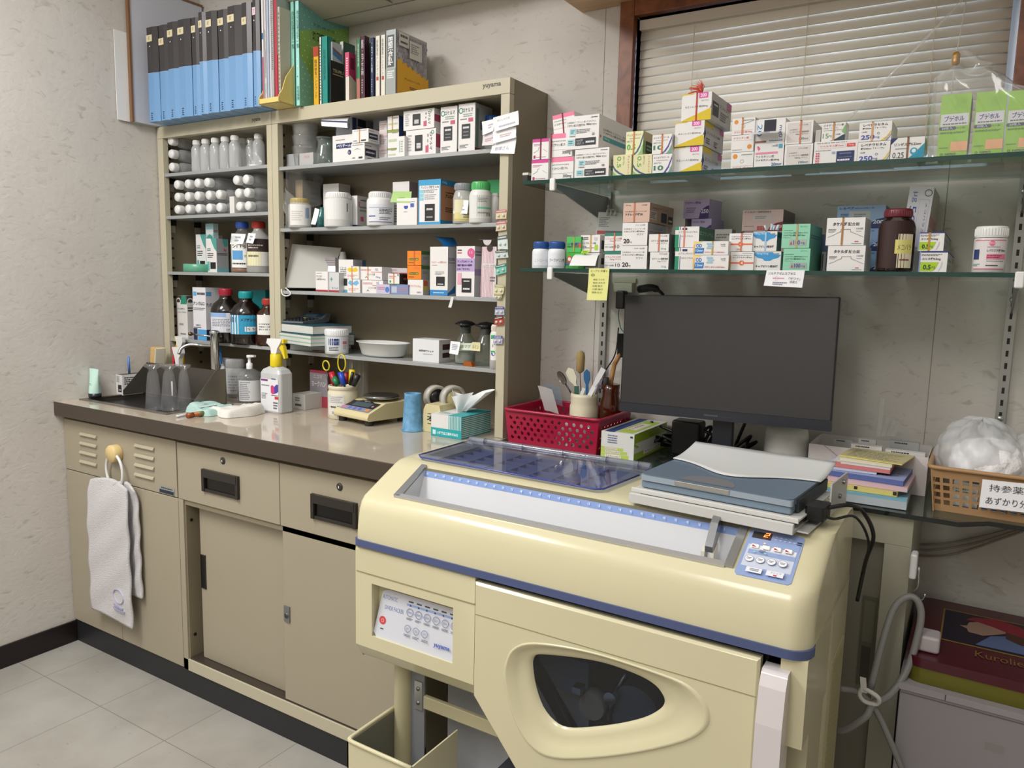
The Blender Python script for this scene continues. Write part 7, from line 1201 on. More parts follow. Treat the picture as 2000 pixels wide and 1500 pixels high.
# upturned measuring glasses in the sink
MG_ = G('#ffffff', .12, .04, 1.45, '#b9bcc0')
for i, (cx_, T_, yy, w_, lb) in enumerate(((301, 712, -.435, 30, 'leftmost'), (332, 712, -.41, 31, 'middle'), (361, 712, -.38, 26, 'rightmost'))):
    X = XO(cx_, yy, .79); h = ZO(T_, X, yy)-.79; R = w_/2/580
    lat('measuring_glass', lb+' of three upturned conical measuring glasses in the sink', 'measuring glass', X, yy, .79, [(R*1.0, 0), (R*.93, 0), (R*.86, h*.25), (R*.55, h*.8), (R*.3, h*.84), (R*.3, h*.86), (0, h*.82)][::-1] and [(R*.95, 0), (R, .002), (R*.92, h*.2), (R*.60, h*.78), (R*.42, h*.86), (R*.42, h*.90), (R*.9, h*.955), (R*.95, h), (0, h)], MG_, 'upturned measuring glasses')
# mint tube standing on its cap
X = XO(186, -.46, CZ); X = max(X, .022)
TB = thing('cream_tube', 'mint green squeeze tube standing on its black cap by the left wall', 'tube', (X, -.46, CZ+.0035)); zt = ZO(720, X, -.46); z0 = CZ+.0035
b = MB(); b.lathe([(0, 0), (.0185, 0), (.0195, .003), (.0195, .014), (0, .014)], M('#20242c', .3), (X, -.46, z0), 28); b.build('cap', TB)
def tb(u, v):
    a = 6.2832*u; k = v**1.3; rx = .0185*(1-k)+.0265*k; ry = .0185*(1-k)+.0012*k; return Vector((X+rx*math.cos(a), -.46+ry*math.sin(a), z0+.014+(zt-z0-.014)*v))
b = MB(); b.grid(tb, 28, 12, M('#c0e2d6', .35)); b.deco(lambda u, v, e: Vector((X-.01+.022*u, -.46-.0155-e, z0+.036+.02*v)), .022, .02, [g(0, .4, .9, .6, 1, '#7a9a92'), g(0, .1, .3, .2, 1, '#7a9a92')], eps=.002); b.build('tube_body', TB)
# white box with a blue stick behind it
b = MB(); x0, x1, y0, y1, h = .002, .0385, -.372, -.30, .068
b.box(x0, x1, y0, y1, CZ, CZ+h, M('#dcdad8', .5)); b.box(x0+.002, x1-.002, y0+.002, y1-.002, CZ+h-.001, CZ+h+.0003, M('#5a5450', .8))
b.deco(face((x0, y0, CZ), (x1-x0, 0, 0), (0, 0, h), (0, -1, 0)), x1-x0, h, [g(.1, .62, .6, .94, 7, GR), r(.3, .15, .85, .5, '#26262a'), g(.4, .2, .75, .3, 1, '#c9c9c9')]); b.deco(face((x1, y0, CZ), (0, y1-y0, 0), (0, 0, h), (1, 0, 0)), y1-y0, h, [g(.1, .5, .8, .9, 4, K)])
tag(b.build('medicine_box', None), 'open white box between the left wall and the sink guard, blue stick inside', 'box')
b = MB(); b.tube([(.02, -.335, CZ+.069), (.024, -.338, ZO(697, .024, -.338))], .004, M('#5a7fc4', .4), 8); tag(b.build('blue_stick', None), 'short blue plastic stick poking up from the open white box', 'stick')
for (px_, T_, c, dx, lb) in ((296, 675, '#d2ad72', 0, 'tan sponge standing upright behind the sink guard'), (283, 700, '#d6b880', -.02, 'lower pale sponge leaning beside the tan one behind the sink guard')):
    X = max(.02, XO(px_, -.24, .88)); T = Matrix.Translation((X, -.24, CZ)) @ Matrix.Rotation(.12 if dx == 0 else -.5, 4, 'Y'); h = ZO(T_, X, -.24)-CZ
    b = MB(T); b.box(-.012, .012, -.02, .02, .0 if dx == 0 else .012, h*.98 if dx == 0 else h*.9, M(c, .9, bump=.8, bscale=300)); b.box(.0121, .018, -.02, .02, 0 if dx == 0 else .012, h*.98 if dx == 0 else h*.9, M('#d8d4c4', .9)); tag(b.build('sponge', None, bevel=.003), lb, 'sponge')
def spray(label, cx, Y, ztop_px, W, zb, bodym, headc, trigc, collc, flip=1, hb=.55, lab=None, sq=False):
    X = XO(cx, Y, zb); zt = ZO(ztop_px, X, Y); H = zt-zb; R = W/2; rt = thing('spray_bottle', label, 'spray bottle', (X, Y, zb)); T = Matrix.Translation((X, Y, zb))
    b = MB(T)
    if sq:
        for (z_, k) in (): pass
        o = []; lv = [(0, .94), (.004, 1), (H*hb*.86, 1), (H*hb*.94, .84), (H*hb, .45)]
        pr_ = rrect(-R, R, -R*.62, R*.62, R*.25, 4); n = len(pr_)
        b.add([(p[0]*k, p[1]*k, z_) for z_, k in lv for p in pr_], [(j*n+i, j*n+(i+1) % n, (j+1)*n+(i+1) % n, (j+1)*n+i) for j in range(len(lv)-1) for i in range(n)]+[tuple(range(n-1, -1, -1))], bodym, False)
    else: b.lathe([(R*.94, 0), (R, .004), (R, H*hb*.7), (R*.75, H*hb*.86), (R*.4, H*hb)], bodym)
    if lab: b.deco(face((-R*.92, -R*.62, 0), (R*1.84, 0, 0), (0, 0, H*hb*.86), (0, -1, 0)), R*1.84, H*hb*.86, lab)
    b.build('bottle_body', rt)
    b = MB(T); rc = min(R*.42, .017); b.lathe([(rc, H*hb), (rc*1.05, H*hb+.002), (rc, H*(hb+.16)), (rc*.7, H*(hb+.18))], M(collc, .35)); b.build('collar', rt)
    f = flip; z1 = H*(hb+.18); hh = H-z1; s_ = rc/.017
    b = MB(T); b.prism([(f*.012*s_, z1), (f*.016*s_, z1+hh*.35), (f*.034*s_, H-.006), (f*.034*s_, H), (-f*.026*s_, H-.001), (-f*.030*s_, H-hh*.32), (-f*.012*s_, z1+hh*.4), (-f*.010*s_, z1)], -.010*s_, .010*s_, M(headc, .35), 'y'); b.build('spray_head', rt, bevel=.003*s_)
    b = MB(T); b.prism([(f*.036*s_, H), (f*.042*s_, H-.001), (f*.042*s_, H-hh*.28), (f*.034*s_, H-hh*.28)], -.008*s_, .008*s_, M(collc, .35), 'y'); b.build('nozzle', rt, bevel=.001)
    b = MB(T); b.prism([(f*.020*s_, z1+hh*.42), (f*.032*s_, H-hh*.36), (f*.038*s_, H-hh*.5), (f*.046*s_, z1-.012), (f*.040*s_, z1-.014), (f*.030*s_, z1+.006)], -.006*s_, .006*s_, M(trigc, .35), 'y'); b.build('trigger', rt, bevel=.0015*s_)
    return rt
spray('large white spray bottle with yellow collar and trigger, on the worktop left of centre', 541, -.269, 661, .088, CZ, G('#ffffff', .72, .1, 1.4, '#d9dbde'), '#e6e6e6', '#e0c81e', '#e0c81e', 1, .62, [r(.03, .05, .97, .86, '#dedfe3'), r(.06, .80, .42, .85, '#7a2c7c'), g(.62, .84, .85, .9, 1, '#3a4a8c'), g(.08, .66, .5, .72, 1, GR), ('p', [(.58, .52), (.58, .68), (.66, .72), (.77, .68), (.77, .50), (.66, .48)], '#c43a78'), ('p', [(.77, .50), (.77, .68), (.88, .74), (.97, .74), (.97, .56), (.88, .52)], '#4a3f9c'), r(.78, .36, .97, .43, '#c8343c'), g(.60, .44, .95, .47, 1, K), g(.08, .34, .4, .5, 5, '#8a8a90'), g(.7, .10, .95, .3, 3, '#6a6a70'), r(.08, .12, .11, .16, K)], sq=True)
spray('white spray bottle with red nozzle and trigger, behind the measuring glasses', 352, -.255, 678, .06, CZ, M('#d9d9d8', .4), '#e2e2e0', '#c02c38', '#c02c38', -1, .44)
spray('white spray bottle with yellow nozzle behind the red and white one', 356, -.205, 657, .05, CZ, M('#d9d9d8', .4), '#e0e0de', '#dcb820', '#dcb820', -1, .5)
spray('spray bottle with blue head and trigger behind the tap', 424, -.16, 677, .05, CZ, M('#cfd4d6', .4), '#3f8ccc', '#3f8ccc', '#2f7cbc', 1, .55)
WBm = M('#d4d4d3', .4)
bottle('slim white capped bottle behind the tap', 441, 698, -.13, CZ, 15, [(0, 0), (1, 0), (1, .7), (.7, .78)], (.8, .78, 1), WBm, WBm, name='medicine_bottle')
bottle('white capped bottle with grey printed label beside the pump bottle', 461, 701, -.15, CZ, 26, [(0, 0), (1, 0), (1, .72), (.8, .78)], (.86, .78, 1), M('#c9cacb', .4), M('#cfd0d0', .4), lab=[g(.1, .1, .9, .9, 6, '#9a9a9e')], labc='#cfcfd0', laby=(.1, .65), name='medicine_bottle')
PBt, X, R, h = bottle('clear hand gel bottle with a white pump, beside the big spray bottle', 489, 720, -.19, CZ, 33, [(0, 0), (1, 0), (1, .74), (.8, .90), (.35, 1)], None, G('#ffffff', .14, .03, 1.45, '#cfd3d2'), None, lab=[g(.05, .05, .5, .95, 10, '#8a8a8e')], labc='#d2d3d6', laby=(.06, .68), liquid=(G('#f4f6f6', .3, .1, 1.35, '#d6dad8'), .55), name='pump_bottle')
b = MB(Matrix.Translation((X, -.19, CZ))); b.lathe([(.010, h), (.0105, h+.016), (.008, h+.018), (.005, h+.02), (.005, h+.034), (.009, h+.036), (.009, h+.044), (0, h+.045)], M('#e6e6e6', .3)); b.box(.0, .026, -.005, .005, h+.039, h+.045, M('#e6e6e6', .3)); b.build('pump', PBt)
# cloths, marker and pencil beside the sink
def cloth(label, X0, X1, Y0, Y1, hh, c, seed, pat=None, z=CZ):
    rr = random.Random(seed); ph = [rr.uniform(0, 6) for _ in range(6)]
    def f(u, v, e=0):
        edge = min(1, min(u, 1-u, v, 1-v)*6); bump = .62+.20*math.sin(3.5*u+ph[0]+2*v)+.12*abs(math.sin(6*v+ph[1]-3*u))+.06*abs(math.sin(13*u+ph[2]+4*v))
        wob = .012*math.sin(5*v+ph[3]), .010*math.sin(6*u+ph[4])
        return Vector((X0+(X1-X0)*u+wob[0], Y0+(Y1-Y0)*v+wob[1], z+.001+hh*(min(1, edge*2)**.5)*bump+e))
    b = MB(); m = M(c, .95, bump=.7, bscale=500, var=.06); b.grid(f, 40, 26, m)
    if pat: b.deco(f, X1-X0, Y1-Y0, pat, eps=.001)
    per = [f(u/20, 0) for u in range(20)]+[f(1, v/20) for v in range(20)]+[f(1-u/20, 1) for u in range(20)]+[f(0, 1-v/20) for v in range(20)]
    b.add(per+[Vector((p.x, p.y, z+.0003)) for p in per], [(i, (i+1) % 80, 80+(i+1) % 80, 80+i) for i in range(80)], m, True)
    return tag(b.build('cloth', None), label, 'cloth')
p1, p2, p3 = az(350, 800, CZ), az(440, 800, CZ), az(505, 795, CZ)
cloth('folded mint green terry cloth beside the sink', .465, .580, -.452, -.34, .030, '#a9c9c2', 4, [r(.45, .1, .6, .8, '#c9dcd8')])
cloth('crumpled white cloth lying against the mint one', .560, .665, -.43, -.30, .032, '#dcd9d2', 9)
pa, pb = az(366, 812, CZ+.008), az(446, 800, CZ+.008)
MK = thing('marker_pen', 'brown marker pen lying in front of the mint cloth', 'marker', (pa+pb)/2)
dv = (pb-pa).normalized(); b = MB(); b.tube([pa+dv*.0, pa+dv*.018], .0078, M('#8a4418', .35), 14); b.build('cap', MK); b = MB(); b.tube([pa+dv*.018, pb], .0074, M('#a0561c', .35), 14); b.tube([pa+dv*.034, pa+dv*.058], .0076, M('#6a6440', .4), 14); b.build('barrel', MK)
pa, pb = az(345, 813, CZ+.004), az(372, 808, CZ+.004); b = MB(); b.tube([pa, pb], .0034, M('#d2d4dc', .3), 10); tag(b.build('pen', None), 'white pen end sticking out left of the brown marker', 'pen')
# white box, pink box behind the big spray bottle
carton('flat white carton lying behind the big spray bottle', 572, 596, 768, -.20, CZ, S=637, col='#d4d2cf', fr=[g(.2, .5, .6, .8, 2, '#6a6a5a'), g(.2, .15, .7, .4, 1, K)])
carton('dusty red and grey carton ヨーグレット standing behind the cream jar', 606, 640, 722, -.13, CZ, S=648, col='#a33a4c', fr=[r(0, .30, 1, .93, '#8f8a90'), ('t', .2, .78, .1, 'ニコマ', '#c9c4c8', .5, .02), ('t', .1, .56, .15, 'ヨークハン', '#d6d2d6', .8, .03), ('c', .4, .26, .15, '#c86a70')])
bottle('tall clear measuring beaker standing behind the pens', 697, 700, -.10, CZ, 38, [(0, 0), (.8, 0), (.85, .03), (.95, .97), (1.03, 1), (.93, .97), (.82, .05)], None, G('#ffffff', .08, .03, 1.45, '#c9cfcb'), None, name='beaker', cat='beaker')
# cream pot of pens
CJ = thing('pen_pot', 'cream screw top jar used as a pot for markers and scissors', 'pot', (.887, -.216, CZ)); X, Y = .887, -.216; R = .0435; hj = ZO(752, X, Y)-CZ; JM = M('#d6cfb4', .4)
b = MB(Matrix.Translation((X, Y, CZ))); b.lathe([(R*.95, 0), (R, .004), (R, hj*.80), (R*.94, hj*.84), (R*.94, hj*.90), (R*.98, hj*.91), (R*.95, hj*.93), (R*.98, hj*.95), (R*.95, hj), (R*.86, hj), (R*.86, hj*.15), (0, hj*.15)], JM, seg=36); b.build('jar', CJ)
b = MB(Matrix.Translation((X, Y, CZ))); an0 = math.atan2(CP.y-Y, CP.x-X); fn = lambda u, v, e: Vector(((R+.0003+e)*math.cos(an0-1.15+1.25*u), (R+.0003+e)*math.sin(an0-1.15+1.25*u), hj*(.12+.62*v))); b.curved = 1
b.deco(fn, .055, hj*.6, [r(0, 0, 1, 1, '#d9d6d0'), r(0, .6, .16, 1, '#5a9ab4'), g(.22, .6, .9, .95, 4, '#a4a4a6'), g(.2, .34, .55, .48, 1, K), g(.62, .3, .95, .5, 2, K), g(.3, .06, .8, .2, 2, '#77777a')]); b.build('label', CJ)
def stick(name, label, cat, cx, py0, Y_, cx1, py1, rad, c, cap=None, group=None):
    a = ay(cx, py0, Y_); c2 = ay(cx1, py1, Y_); b = MB(); b.tube([a, c2], rad, M(c, .35), 12); o = b.build(name, None); return tag(o, label, cat, group)
GP = 'pens in the cream pot'
stick('marker_pen', 'red marker, leftmost in the cream pot', 'marker', 655, 752, -.225, 647, 727, .0085, '#b81c2c', group=GP)
stick('marker_pen', 'short green marker leaning in the cream pot', 'marker', 660, 752, -.235, 652, 738, .0085, '#1f7a4c', group=GP)
stick('marker_pen', 'bright blue marker in the middle of the cream pot', 'marker', 672, 752, -.24, 665, 727, .0088, '#1c3fa8', group=GP)
stick('marker_pen', 'darker red marker behind the blue one in the cream pot', 'marker', 677, 750, -.205, 675, 727, .0075, '#9a1828', group=GP)
stick('marker_pen', 'yellow marker behind the black pens in the cream pot', 'marker', 686, 750, -.20, 688, 722, .0088, '#dcc41c', group=GP)
stick('marker_pen', 'slim black pen beside the yellow marker in the cream pot', 'pen', 684, 752, -.22, 689, 727, .0045, '#1a1a1c', group=GP)
stick('marker_pen', 'thick black marker, rightmost in the cream pot', 'marker', 690, 752, -.225, 699, 733, .0085, '#1c1a1c', group=GP)
for (cx_, cy_, rx, ry, tilt, lb) in ((637, 714, 9, 10, .4, 'left yellow ringed scissors handle standing in the cream pot'), (667.5, 709, 10.5, 17, 0, 'taller yellow ringed scissors handle standing in the cream pot')):
    c = ay(cx_, cy_, -.215); k = 1/690; rt = thing('scissors', lb, 'scissors', c, 'scissors in the cream pot')
    pts = [c+Vector((rx*k*math.cos(a)*math.cos(tilt)+ry*k*math.sin(a)*math.sin(tilt)*-1, 0, rx*k*math.cos(a)*math.sin(tilt)+ry*k*math.sin(a)*math.cos(tilt))) for a in [6.2832*i/18 for i in range(18)]]
    b = MB(); b.tube(pts, .0022, M('#cfc02c', .35), 8, closed=True); b.build('handle_ring', rt)
    b = MB(); b.tube([c+Vector((.003, 0, -ry*k)), c+Vector((.012, 0, -ry*k-.05))], .003, M('#2c2a28', .35), 8); b.build('blade', rt)
# scales
Ts = Matrix.Translation((.985, -.195, CZ)) @ Matrix.Rotation(-.14, 4, 'Z')
SCs = thing('digital_scale', 'cream digital scale with round steel pan on the worktop', 'scale', (.985, -.195, CZ)); ScM = M('#cfc398', .4)
b = MB(Ts); b.prism([(-.082, .014), (-.086, .022), (-.080, .034), (-.02, .058), (.07, .060), (.074, .052), (.074, .012)], -.072, .078, ScM, 'x'); b.build('housing', SCs, bevel=.005, seg=3)
def scf(u, v, e): return Vector((-.06+.126*u, -.074+.05*v, .0365+.0205*v+e+.0006))
b = MB(Ts); b.deco(scf, .126, .054, [('p', [(0, .35), (1, .35), (1, .92), (.78, .92), (.68, 1.02), (.35, 1.02), (.25, .92), (0, .92)], '#221f22'), r(.22, .44, .80, .84, '#43525a'), g(.45, .9, .65, .98, 1, '#c9c9c9'), r(0, 0, 1, .33, '#8088a4'), ('c', .1, .17, .13, '#c86a80')]+[('c', .3+.17*i, .17, .12, '#5a64b0') for i in range(3)]+[('c', .9, .17, .14, '#d88a3c'), ('c', .9, .55, .08, '#b08a8a')], eps=.0003); b.build('control_face', SCs)
b = MB(Ts); b.lathe([(.022, .058), (.022, .064), (.049, .066), (.052, .070), (.050, .074), (0, .0745)], M('#9a9a98', .15, .95), (.018, .015, 0), 40); b.build('weighing_pan', SCs)
for (x_, y_) in ((-.055, -.065), (.06, -.065), (-.055, .055), (.06, .055)): b = MB(Ts); b.lathe([(.012, 0), (.012, .014)], M('#26241f', .5), (x_, y_, 0), 16); b.build('foot', SCs)
# blue stained pot and tape dispenser
X, Y = XO(806, -.245, CZ), -.245; R = .0275; h = ZO(768, X, Y)-CZ
lat('blue_cup', 'tapered powder stained blue plastic cup upside down before the tape dispenser', 'cup', X, Y, CZ, [(R*1.12, 0), (R*1.12, .003), (R*1.02, .005), (R*.82, h*.93), (R*.84, h), (R*.7, h), (R*.7, h-.012), (0, h-.012)], M('#5f93b8', .6, var=.25, bscale=60))
TD = thing('tape_dispenser', 'cream twin roll tape dispenser between the blue cup and the tissue box', 'tape dispenser', (1.225, -.20, CZ)); TDm = M('#d2c79c', .4)
X0 = XO(826, -.235, CZ); x1 = XO(868, -.235, CZ)
b = MB(); b.prism([(X0, CZ), (x1, CZ), (x1-.012, CZ+.060), (x1-.016, CZ+.075), (X0+.012, CZ+.075), (X0+.004, CZ+.06)], -.238, -.15, TDm, 'y'); b.deco(face((X0+.012, -.238, CZ+.02), (.03, 0, 0), (0, 0, .032), (0, -1, 0)), .03, .032, [('t', .1, .3, .5, 'オ', K, .8, .05), g(.2, .86, .8, .98, 1, K), g(.2, .02, .8, .14, 1, K)]); b.build('body', TD, bevel=.002)
b = MB(); b.prism([(x1-.01, CZ), (x1+.028, CZ), (x1+.022, CZ+.055), (x1+.005, CZ+.055)], -.20, -.13, TDm, 'y'); b.build('side_arm', TD, bevel=.002)
for (cx_, cy_, rr_, inn, nm) in ((852, 776, .034, '#1c1e24', 'tape_roll'), (885, 778, .036, '#cdbf8a', 'tape_roll')):
    c = ay(cx_, cy_, -.17); T = Matrix.Translation(c) @ Matrix.Rotation(-.5, 4, 'Z')
    b = MB(T); b.lathe([(rr_*.72, -.012), (rr_, -.012), (rr_, .012), (rr_*.72, .012), (rr_*.72, -.012)], M('#b9b5ac', .3), seg=36, axis='x'); b.build(nm, TD)
    b = MB(T); b.lathe([(.006, -.011), (rr_*.71, -.009), (rr_*.71, .009), (.006, .011)], M(inn, .25), seg=30, axis='x'); b.build('roll_hub', TD)
c = ay(858, 750, -.15); b = MB(); b.tube([c+Vector((-.016, 0, -.03)), c+Vector((-.008, 0, -.004)), c, c+Vector((.012, 0, -.02)), c+Vector((.016, 0, -.035))], .0012, M('#141414'), 6, sm=3); b.build('wire_loop', TD)
# tissue box
stg = [r(.58+.05*i, .38, .605+.05*i, 1, '#2aa8ac') for i in range(9)]
x_, T4, W, dp, h_ = carton('teal and white striped tissue box at the right end of the worktop', 842, 901, 816, -.268, CZ, dep=.135, yaw=.0, H=.058, col='#dcdcda', side='#3fa0a6', top='#3aa4aa', fr=stg+[r(0, 0, 1, .38, '#1fa2aa'), r(.06, .08, .16, .28, '#cfe4e4'), ('t', .2, .1, .14, '小野薬品工業株式会社', '#dff0f0', .7, .02)], sp=[r(0, .06+.085*i, 1, .095+.085*i, '#cfe2e0') for i in range(11)], tp=[r(.0, 0, .55, 1, '#dcdcda'), g(.1, .1, .5, .3, 2, '#5a9a9c')], name='tissue_box', cat='tissue box')
b = MB()
def ts(u, v):
    k = v; a = 3.6*u-.4; w_ = .010+.030*k+.012*k*math.sin(9*u); return T4 @ Vector((W*.52+w_*math.cos(a)*1.35+.030*k, dp*.5+w_*math.sin(a)*.6, h_+.002+.058*k*(1+.18*math.sin(7*u))-.01*k*u))
b.grid(ts, 26, 10, M('#dfe2e2', .8)); b.grid(lambda u, v: T4 @ Vector((W*.45-.02*v+.055*u*v+.01*u, dp*.42-.008*math.sin(5*u), h_+.002+.050*v*(.75+.35*u))), 10, 8, M('#d6dada', .8)); tag(b.build('tissue', None), 'white paper tissue pulled up out of the teal striped box', 'tissue')
# towel ring with towel on the sink cabinet
p = ay(231, 884, -.55); kx, kz = p.x, p.z
TR = thing('towel_ring', 'cream round knob with a white plastic ring, stuck to the sink cabinet', 'towel ring', (kx, -.555, kz))
b = MB(); b.lathe([(.025, 0), (.026, -.002), (.026, -.022), (.023, -.026), (0, -.0262)], M('#d8bf86', .45), (kx, -.5505, kz), 32, axis='y'); b.build('knob', TR)
rc = Vector((kx+.006, -.568, kz-.052)); b = MB(); b.tube([rc+Vector((.048*math.cos(a), -.004*math.cos(a), .052*math.sin(a))) for a in [6.2832*i/28 for i in range(28)]], .0042, M('#dcdcda', .3), 8, closed=True); b.build('ring', TR)
def tw(side):
    A = (ay(173, 950, -.575).x, ay(252, 950, -.575).x) if side == 0 else (ay(222, 950, -.56).x, ay(271, 950, -.56).x)
    zt = kz-.095; zb = ay(215, 1200, -.575).z if side == 0 else ay(262, 1162, -.56).z
    y0 = -.580 if side == 0 else -.5605
    def f(u, v):
        top = math.sin(min(1, v*6)*math.pi/2); pin = 1-.10*(1-min(1, v*5)); xm = (A[0]+A[1])/2; x = xm+(u-.5)*(A[1]-A[0])*pin
        z = zt+(.018*(1-(2*u-1)**2))*(1-min(1, v*4))-(zt-zb)*v-(.010*u if side == 0 else 0)*v
        y = y0+.008*(1-top)*(1 if side == 0 else -1)-.0035*math.sin(7*u+2*v)-.002*math.sin(23*v+9*u); return Vector((x, y, z))
    return f
TWm = M('#e6e3e4', .95, bump=2.5, bscale=420)
TW = thing('hand_towel', 'white terry hand towel hanging folded over the ring on the sink cabinet', 'towel', (kx, -.575, .25))
b = MB(); b.grid(tw(0), 26, 60, TWm); f0 = tw(0)
b.deco(lambda u, v, e: f0(.50+.4*u, .80+.12*v)+Vector((0, -e, 0)), .03, .03, [('o', .5, .0, .4, '#b4b4cc', .08), g(.2, .5, .9, .9, 2, '#b0b0c8')], eps=.0035); b.build('front_fold', TW, solid=.006)
b = MB(); b.grid(tw(1), 20, 50, TWm); b.build('back_fold', TW, solid=.006)
# ================================================================== on the glass desk
DZt = .80
RB = thing('plastic_basket', 'crimson plastic basket with round holes, beside the shelf unit', 'basket', (1.58, -.13, DZt)); RM = M('#a3163c', .3)
bx0, bx1, by0, by1 = 1.452, 1.712, -.222, -.032; bh = .085; fl = .012
b = MB()
b.box(bx0+fl, bx1-fl, by0+fl, by1-fl, DZt, DZt+.003, RM)
def wall(x0, y0, x1, y1, dens=True):
    a0 = Vector((x0, y0, 0)); a1 = Vector((x1, y1, 0)); cen = Vector(((bx0+bx1)/2, (by0+by1)/2, 0)); L_ = (a1-a0).length; n_ = int(L_/.0187); hr = .0048
    def P(s_, z): 
        q = a0+(a1-a0)*s_; k = 1-(1-z/bh)*.06; return Vector((cen.x+(q.x-cen.x)*k, cen.y+(q.y-cen.y)*k, DZt+z))
    cells = []; step = L_/n_/2; rows = 5; z0, z1 = .010, .072; dz = (z1-z0)/rows
    s = 0; nn = int(L_/step)
    vs = []; fs = []
    def quad(s0, s1, za, zb): i = len(vs); vs.extend([P(s0, za), P(s1, za), P(s1, zb), P(s0, zb)]); fs.append((i, i+1, i+2, i+3))
    quad(0, 1, 0, z0); quad(0, 1, z1, bh)
    for c in range(nn):
        for r_ in range(rows):
            s0, s1 = c/nn, (c+1)/nn; za, zb = z0+dz*r_, z0+dz*(r_+1)
            if (c+r_) % 2 and 0 < c < nn-1:
                i = len(vs); m_ = 12; vs.extend([P(s0, za), P(s1, za), P(s1, zb), P(s0, zb)]); sc_, zc = (s0+s1)/2, (za+zb)/2
                hr2 = min(hr, dz*.46, step*.49)
                for k in range(m_): a = math.radians(-135+30*k); vs.append(P(sc_+hr2*math.cos(a)/L_, zc+hr2*math.sin(a)))
                for q in range(4):
                    for k in range(3): j0 = i+4+(q*3+k) % 12; j1 = i+4+(q*3+k+1) % 12; fs.append((i+q, j0, j1) if k == 0 else (i+q, j0, j1) if k == 1 else (i+q, j0, j1, i+(q+1) % 4))
            else: quad(s0, s1, za, zb)
    b.add(vs, fs, RM)
wall(bx0, by0, bx1, by0); wall(bx1, by0, bx1, by1); wall(bx1, by1, bx0, by1); wall(bx0, by1, bx0, by0); o = b.build('basket_wall', RB, solid=.002)
b = MB(); rim = rrect(bx0-.003, bx1+.003, by0-.003, by1+.003, .014, 4); b.tube([(p[0], p[1], DZt+bh) for p in rim], .0042, RM, 8, closed=True); b.build('rim', RB)
# contents of the basket
X, Y = XO(1140, -.10, .86), -.10; R = .0365; zb_ = DZt+.0035; hj = ZO(768, X, Y)-zb_
U = lat('utensil_pot', 'cream screw neck jar in the red basket holding spatulas and brushes', 'pot', X, Y, zb_, [(R*.95, 0), (R, .004), (R, hj*.74), (R*.93, hj*.80), (R*.97, hj*.84), (R*.93, hj*.88), (R*.97, hj*.92), (R*.94, hj), (R*.85, hj), (R*.85, .01), (0, .01)], JM)
def ut(name, label, cat, a, b_, Y_, fn): pa, pb = ay(*a, Y_), ay(*b_, Y_); b = MB(); fn(b, pa, pb); return tag(b.build(name, None), label, cat)
def blade(w0, w1, m, t=.0012, tip=None):
    def f(b, pa, pb):
        d = (pb-pa).normalized(); s_ = Vector((d.z, 0, -d.x)); n = Vector((0, 1, 0))*t
        pts = [pa-s_*w0, pa+s_*w0, pa+(pb-pa)*.45+s_*w0, pa+(pb-pa)*.62+s_*w1, pb-(pb-pa)*(.12 if tip else 0)+s_*w1, pb+s_*(0 if tip else w1*.9), pb-s_*(0.0 if tip else w1*.9), pb-(pb-pa)*(.12 if tip else 0)-s_*w1, pa+(pb-pa)*.62-s_*w1, pa+(pb-pa)*.45-s_*w0]
        k = len(pts); b.add([p-n for p in pts]+[p+n for p in pts], [tuple(range(k)), tuple(range(2*k-1, k-1, -1))]+[(i, (i+1) % k, k+(i+1) % k, k+i) for i in range(k)], m)
    return f
def spoonf(b, pa, pb):
    d = (pb-pa); b.tube([pa, pa+d*.55], .0022, M('#2c2a28', .3), 8); c = pa+d*.78; u_ = d.normalized(); s_ = Vector((u_.z, 0, -u_.x)); pts = [c+u_*.020*math.cos(a)+s_*.0105*math.sin(a) for a in [6.2832*i/18 for i in range(18)]]; b.add(pts+[c+Vector((0, .005, 0))], [(i, (i+1) % 18, 18) for i in range(18)], M('#6a6660', .15, .9), True)
ut('spoon', 'dark steel spoon leaning left in the utensil pot', 'spoon', (1120, 775), (1091, 728), -.11, spoonf)
ut('spatula', 'wide cream plastic spatula leaning left in the utensil pot', 'spatula', (1133, 775), (1110, 718), -.10, blade(.004, .0125, M('#d6d2bc', .5), tip=1))
def brushf(b, pa, pb):
    d = pb-pa; b.tube([pa, pa+d*.55], .0012, M('#6a675c', .3, .7), 6); b.lathe([(.004, 0), (.0105, .006), (.0115, .04), (.0095, .052), (.003, .056)], M('#b39a68', .95, bump=1, bscale=900), tuple(pa+d*.5), 18)
ut('bottle_brush', 'tan bottle brush standing tall above the utensil pot', 'brush', (1135, 772), (1131, 684), -.085, brushf)
ut('spatula', 'blue plastic spatula with pointed blade in the utensil pot', 'spatula', (1147, 775), (1146, 721), -.09, blade(.0035, .0085, M('#1f5c8c', .4), tip=1))
ut('spatula', 'dark green handle low in the utensil pot', 'spatula', (1126, 778), (1126, 754), -.115, blade(.006, .006, M('#2c5a50', .4)))
ut('spatula', 'long white spatula leaning right in the utensil pot', 'spatula', (1149, 775), (1179, 720), -.10, blade(.0045, .007, M('#dcdcdc', .3)))
ut('spatula', 'short white handle leaning right in the utensil pot', 'spatula', (1150, 776), (1161, 755), -.12, blade(.005, .0055, M('#e2e2e2', .3)))
ut('spatula', 'small white handle with dark tip left of the short white one', 'spatula', (1133, 778), (1141, 758), -.125, blade(.0045, .0045, M('#d0d4d4', .3)))
ut('spoon', 'steel spoon handle leaning right in the utensil pot', 'spoon', (1162, 776), (1175, 742), -.10, blade(.003, .0035, M('#9a94a0', .15, .9)))
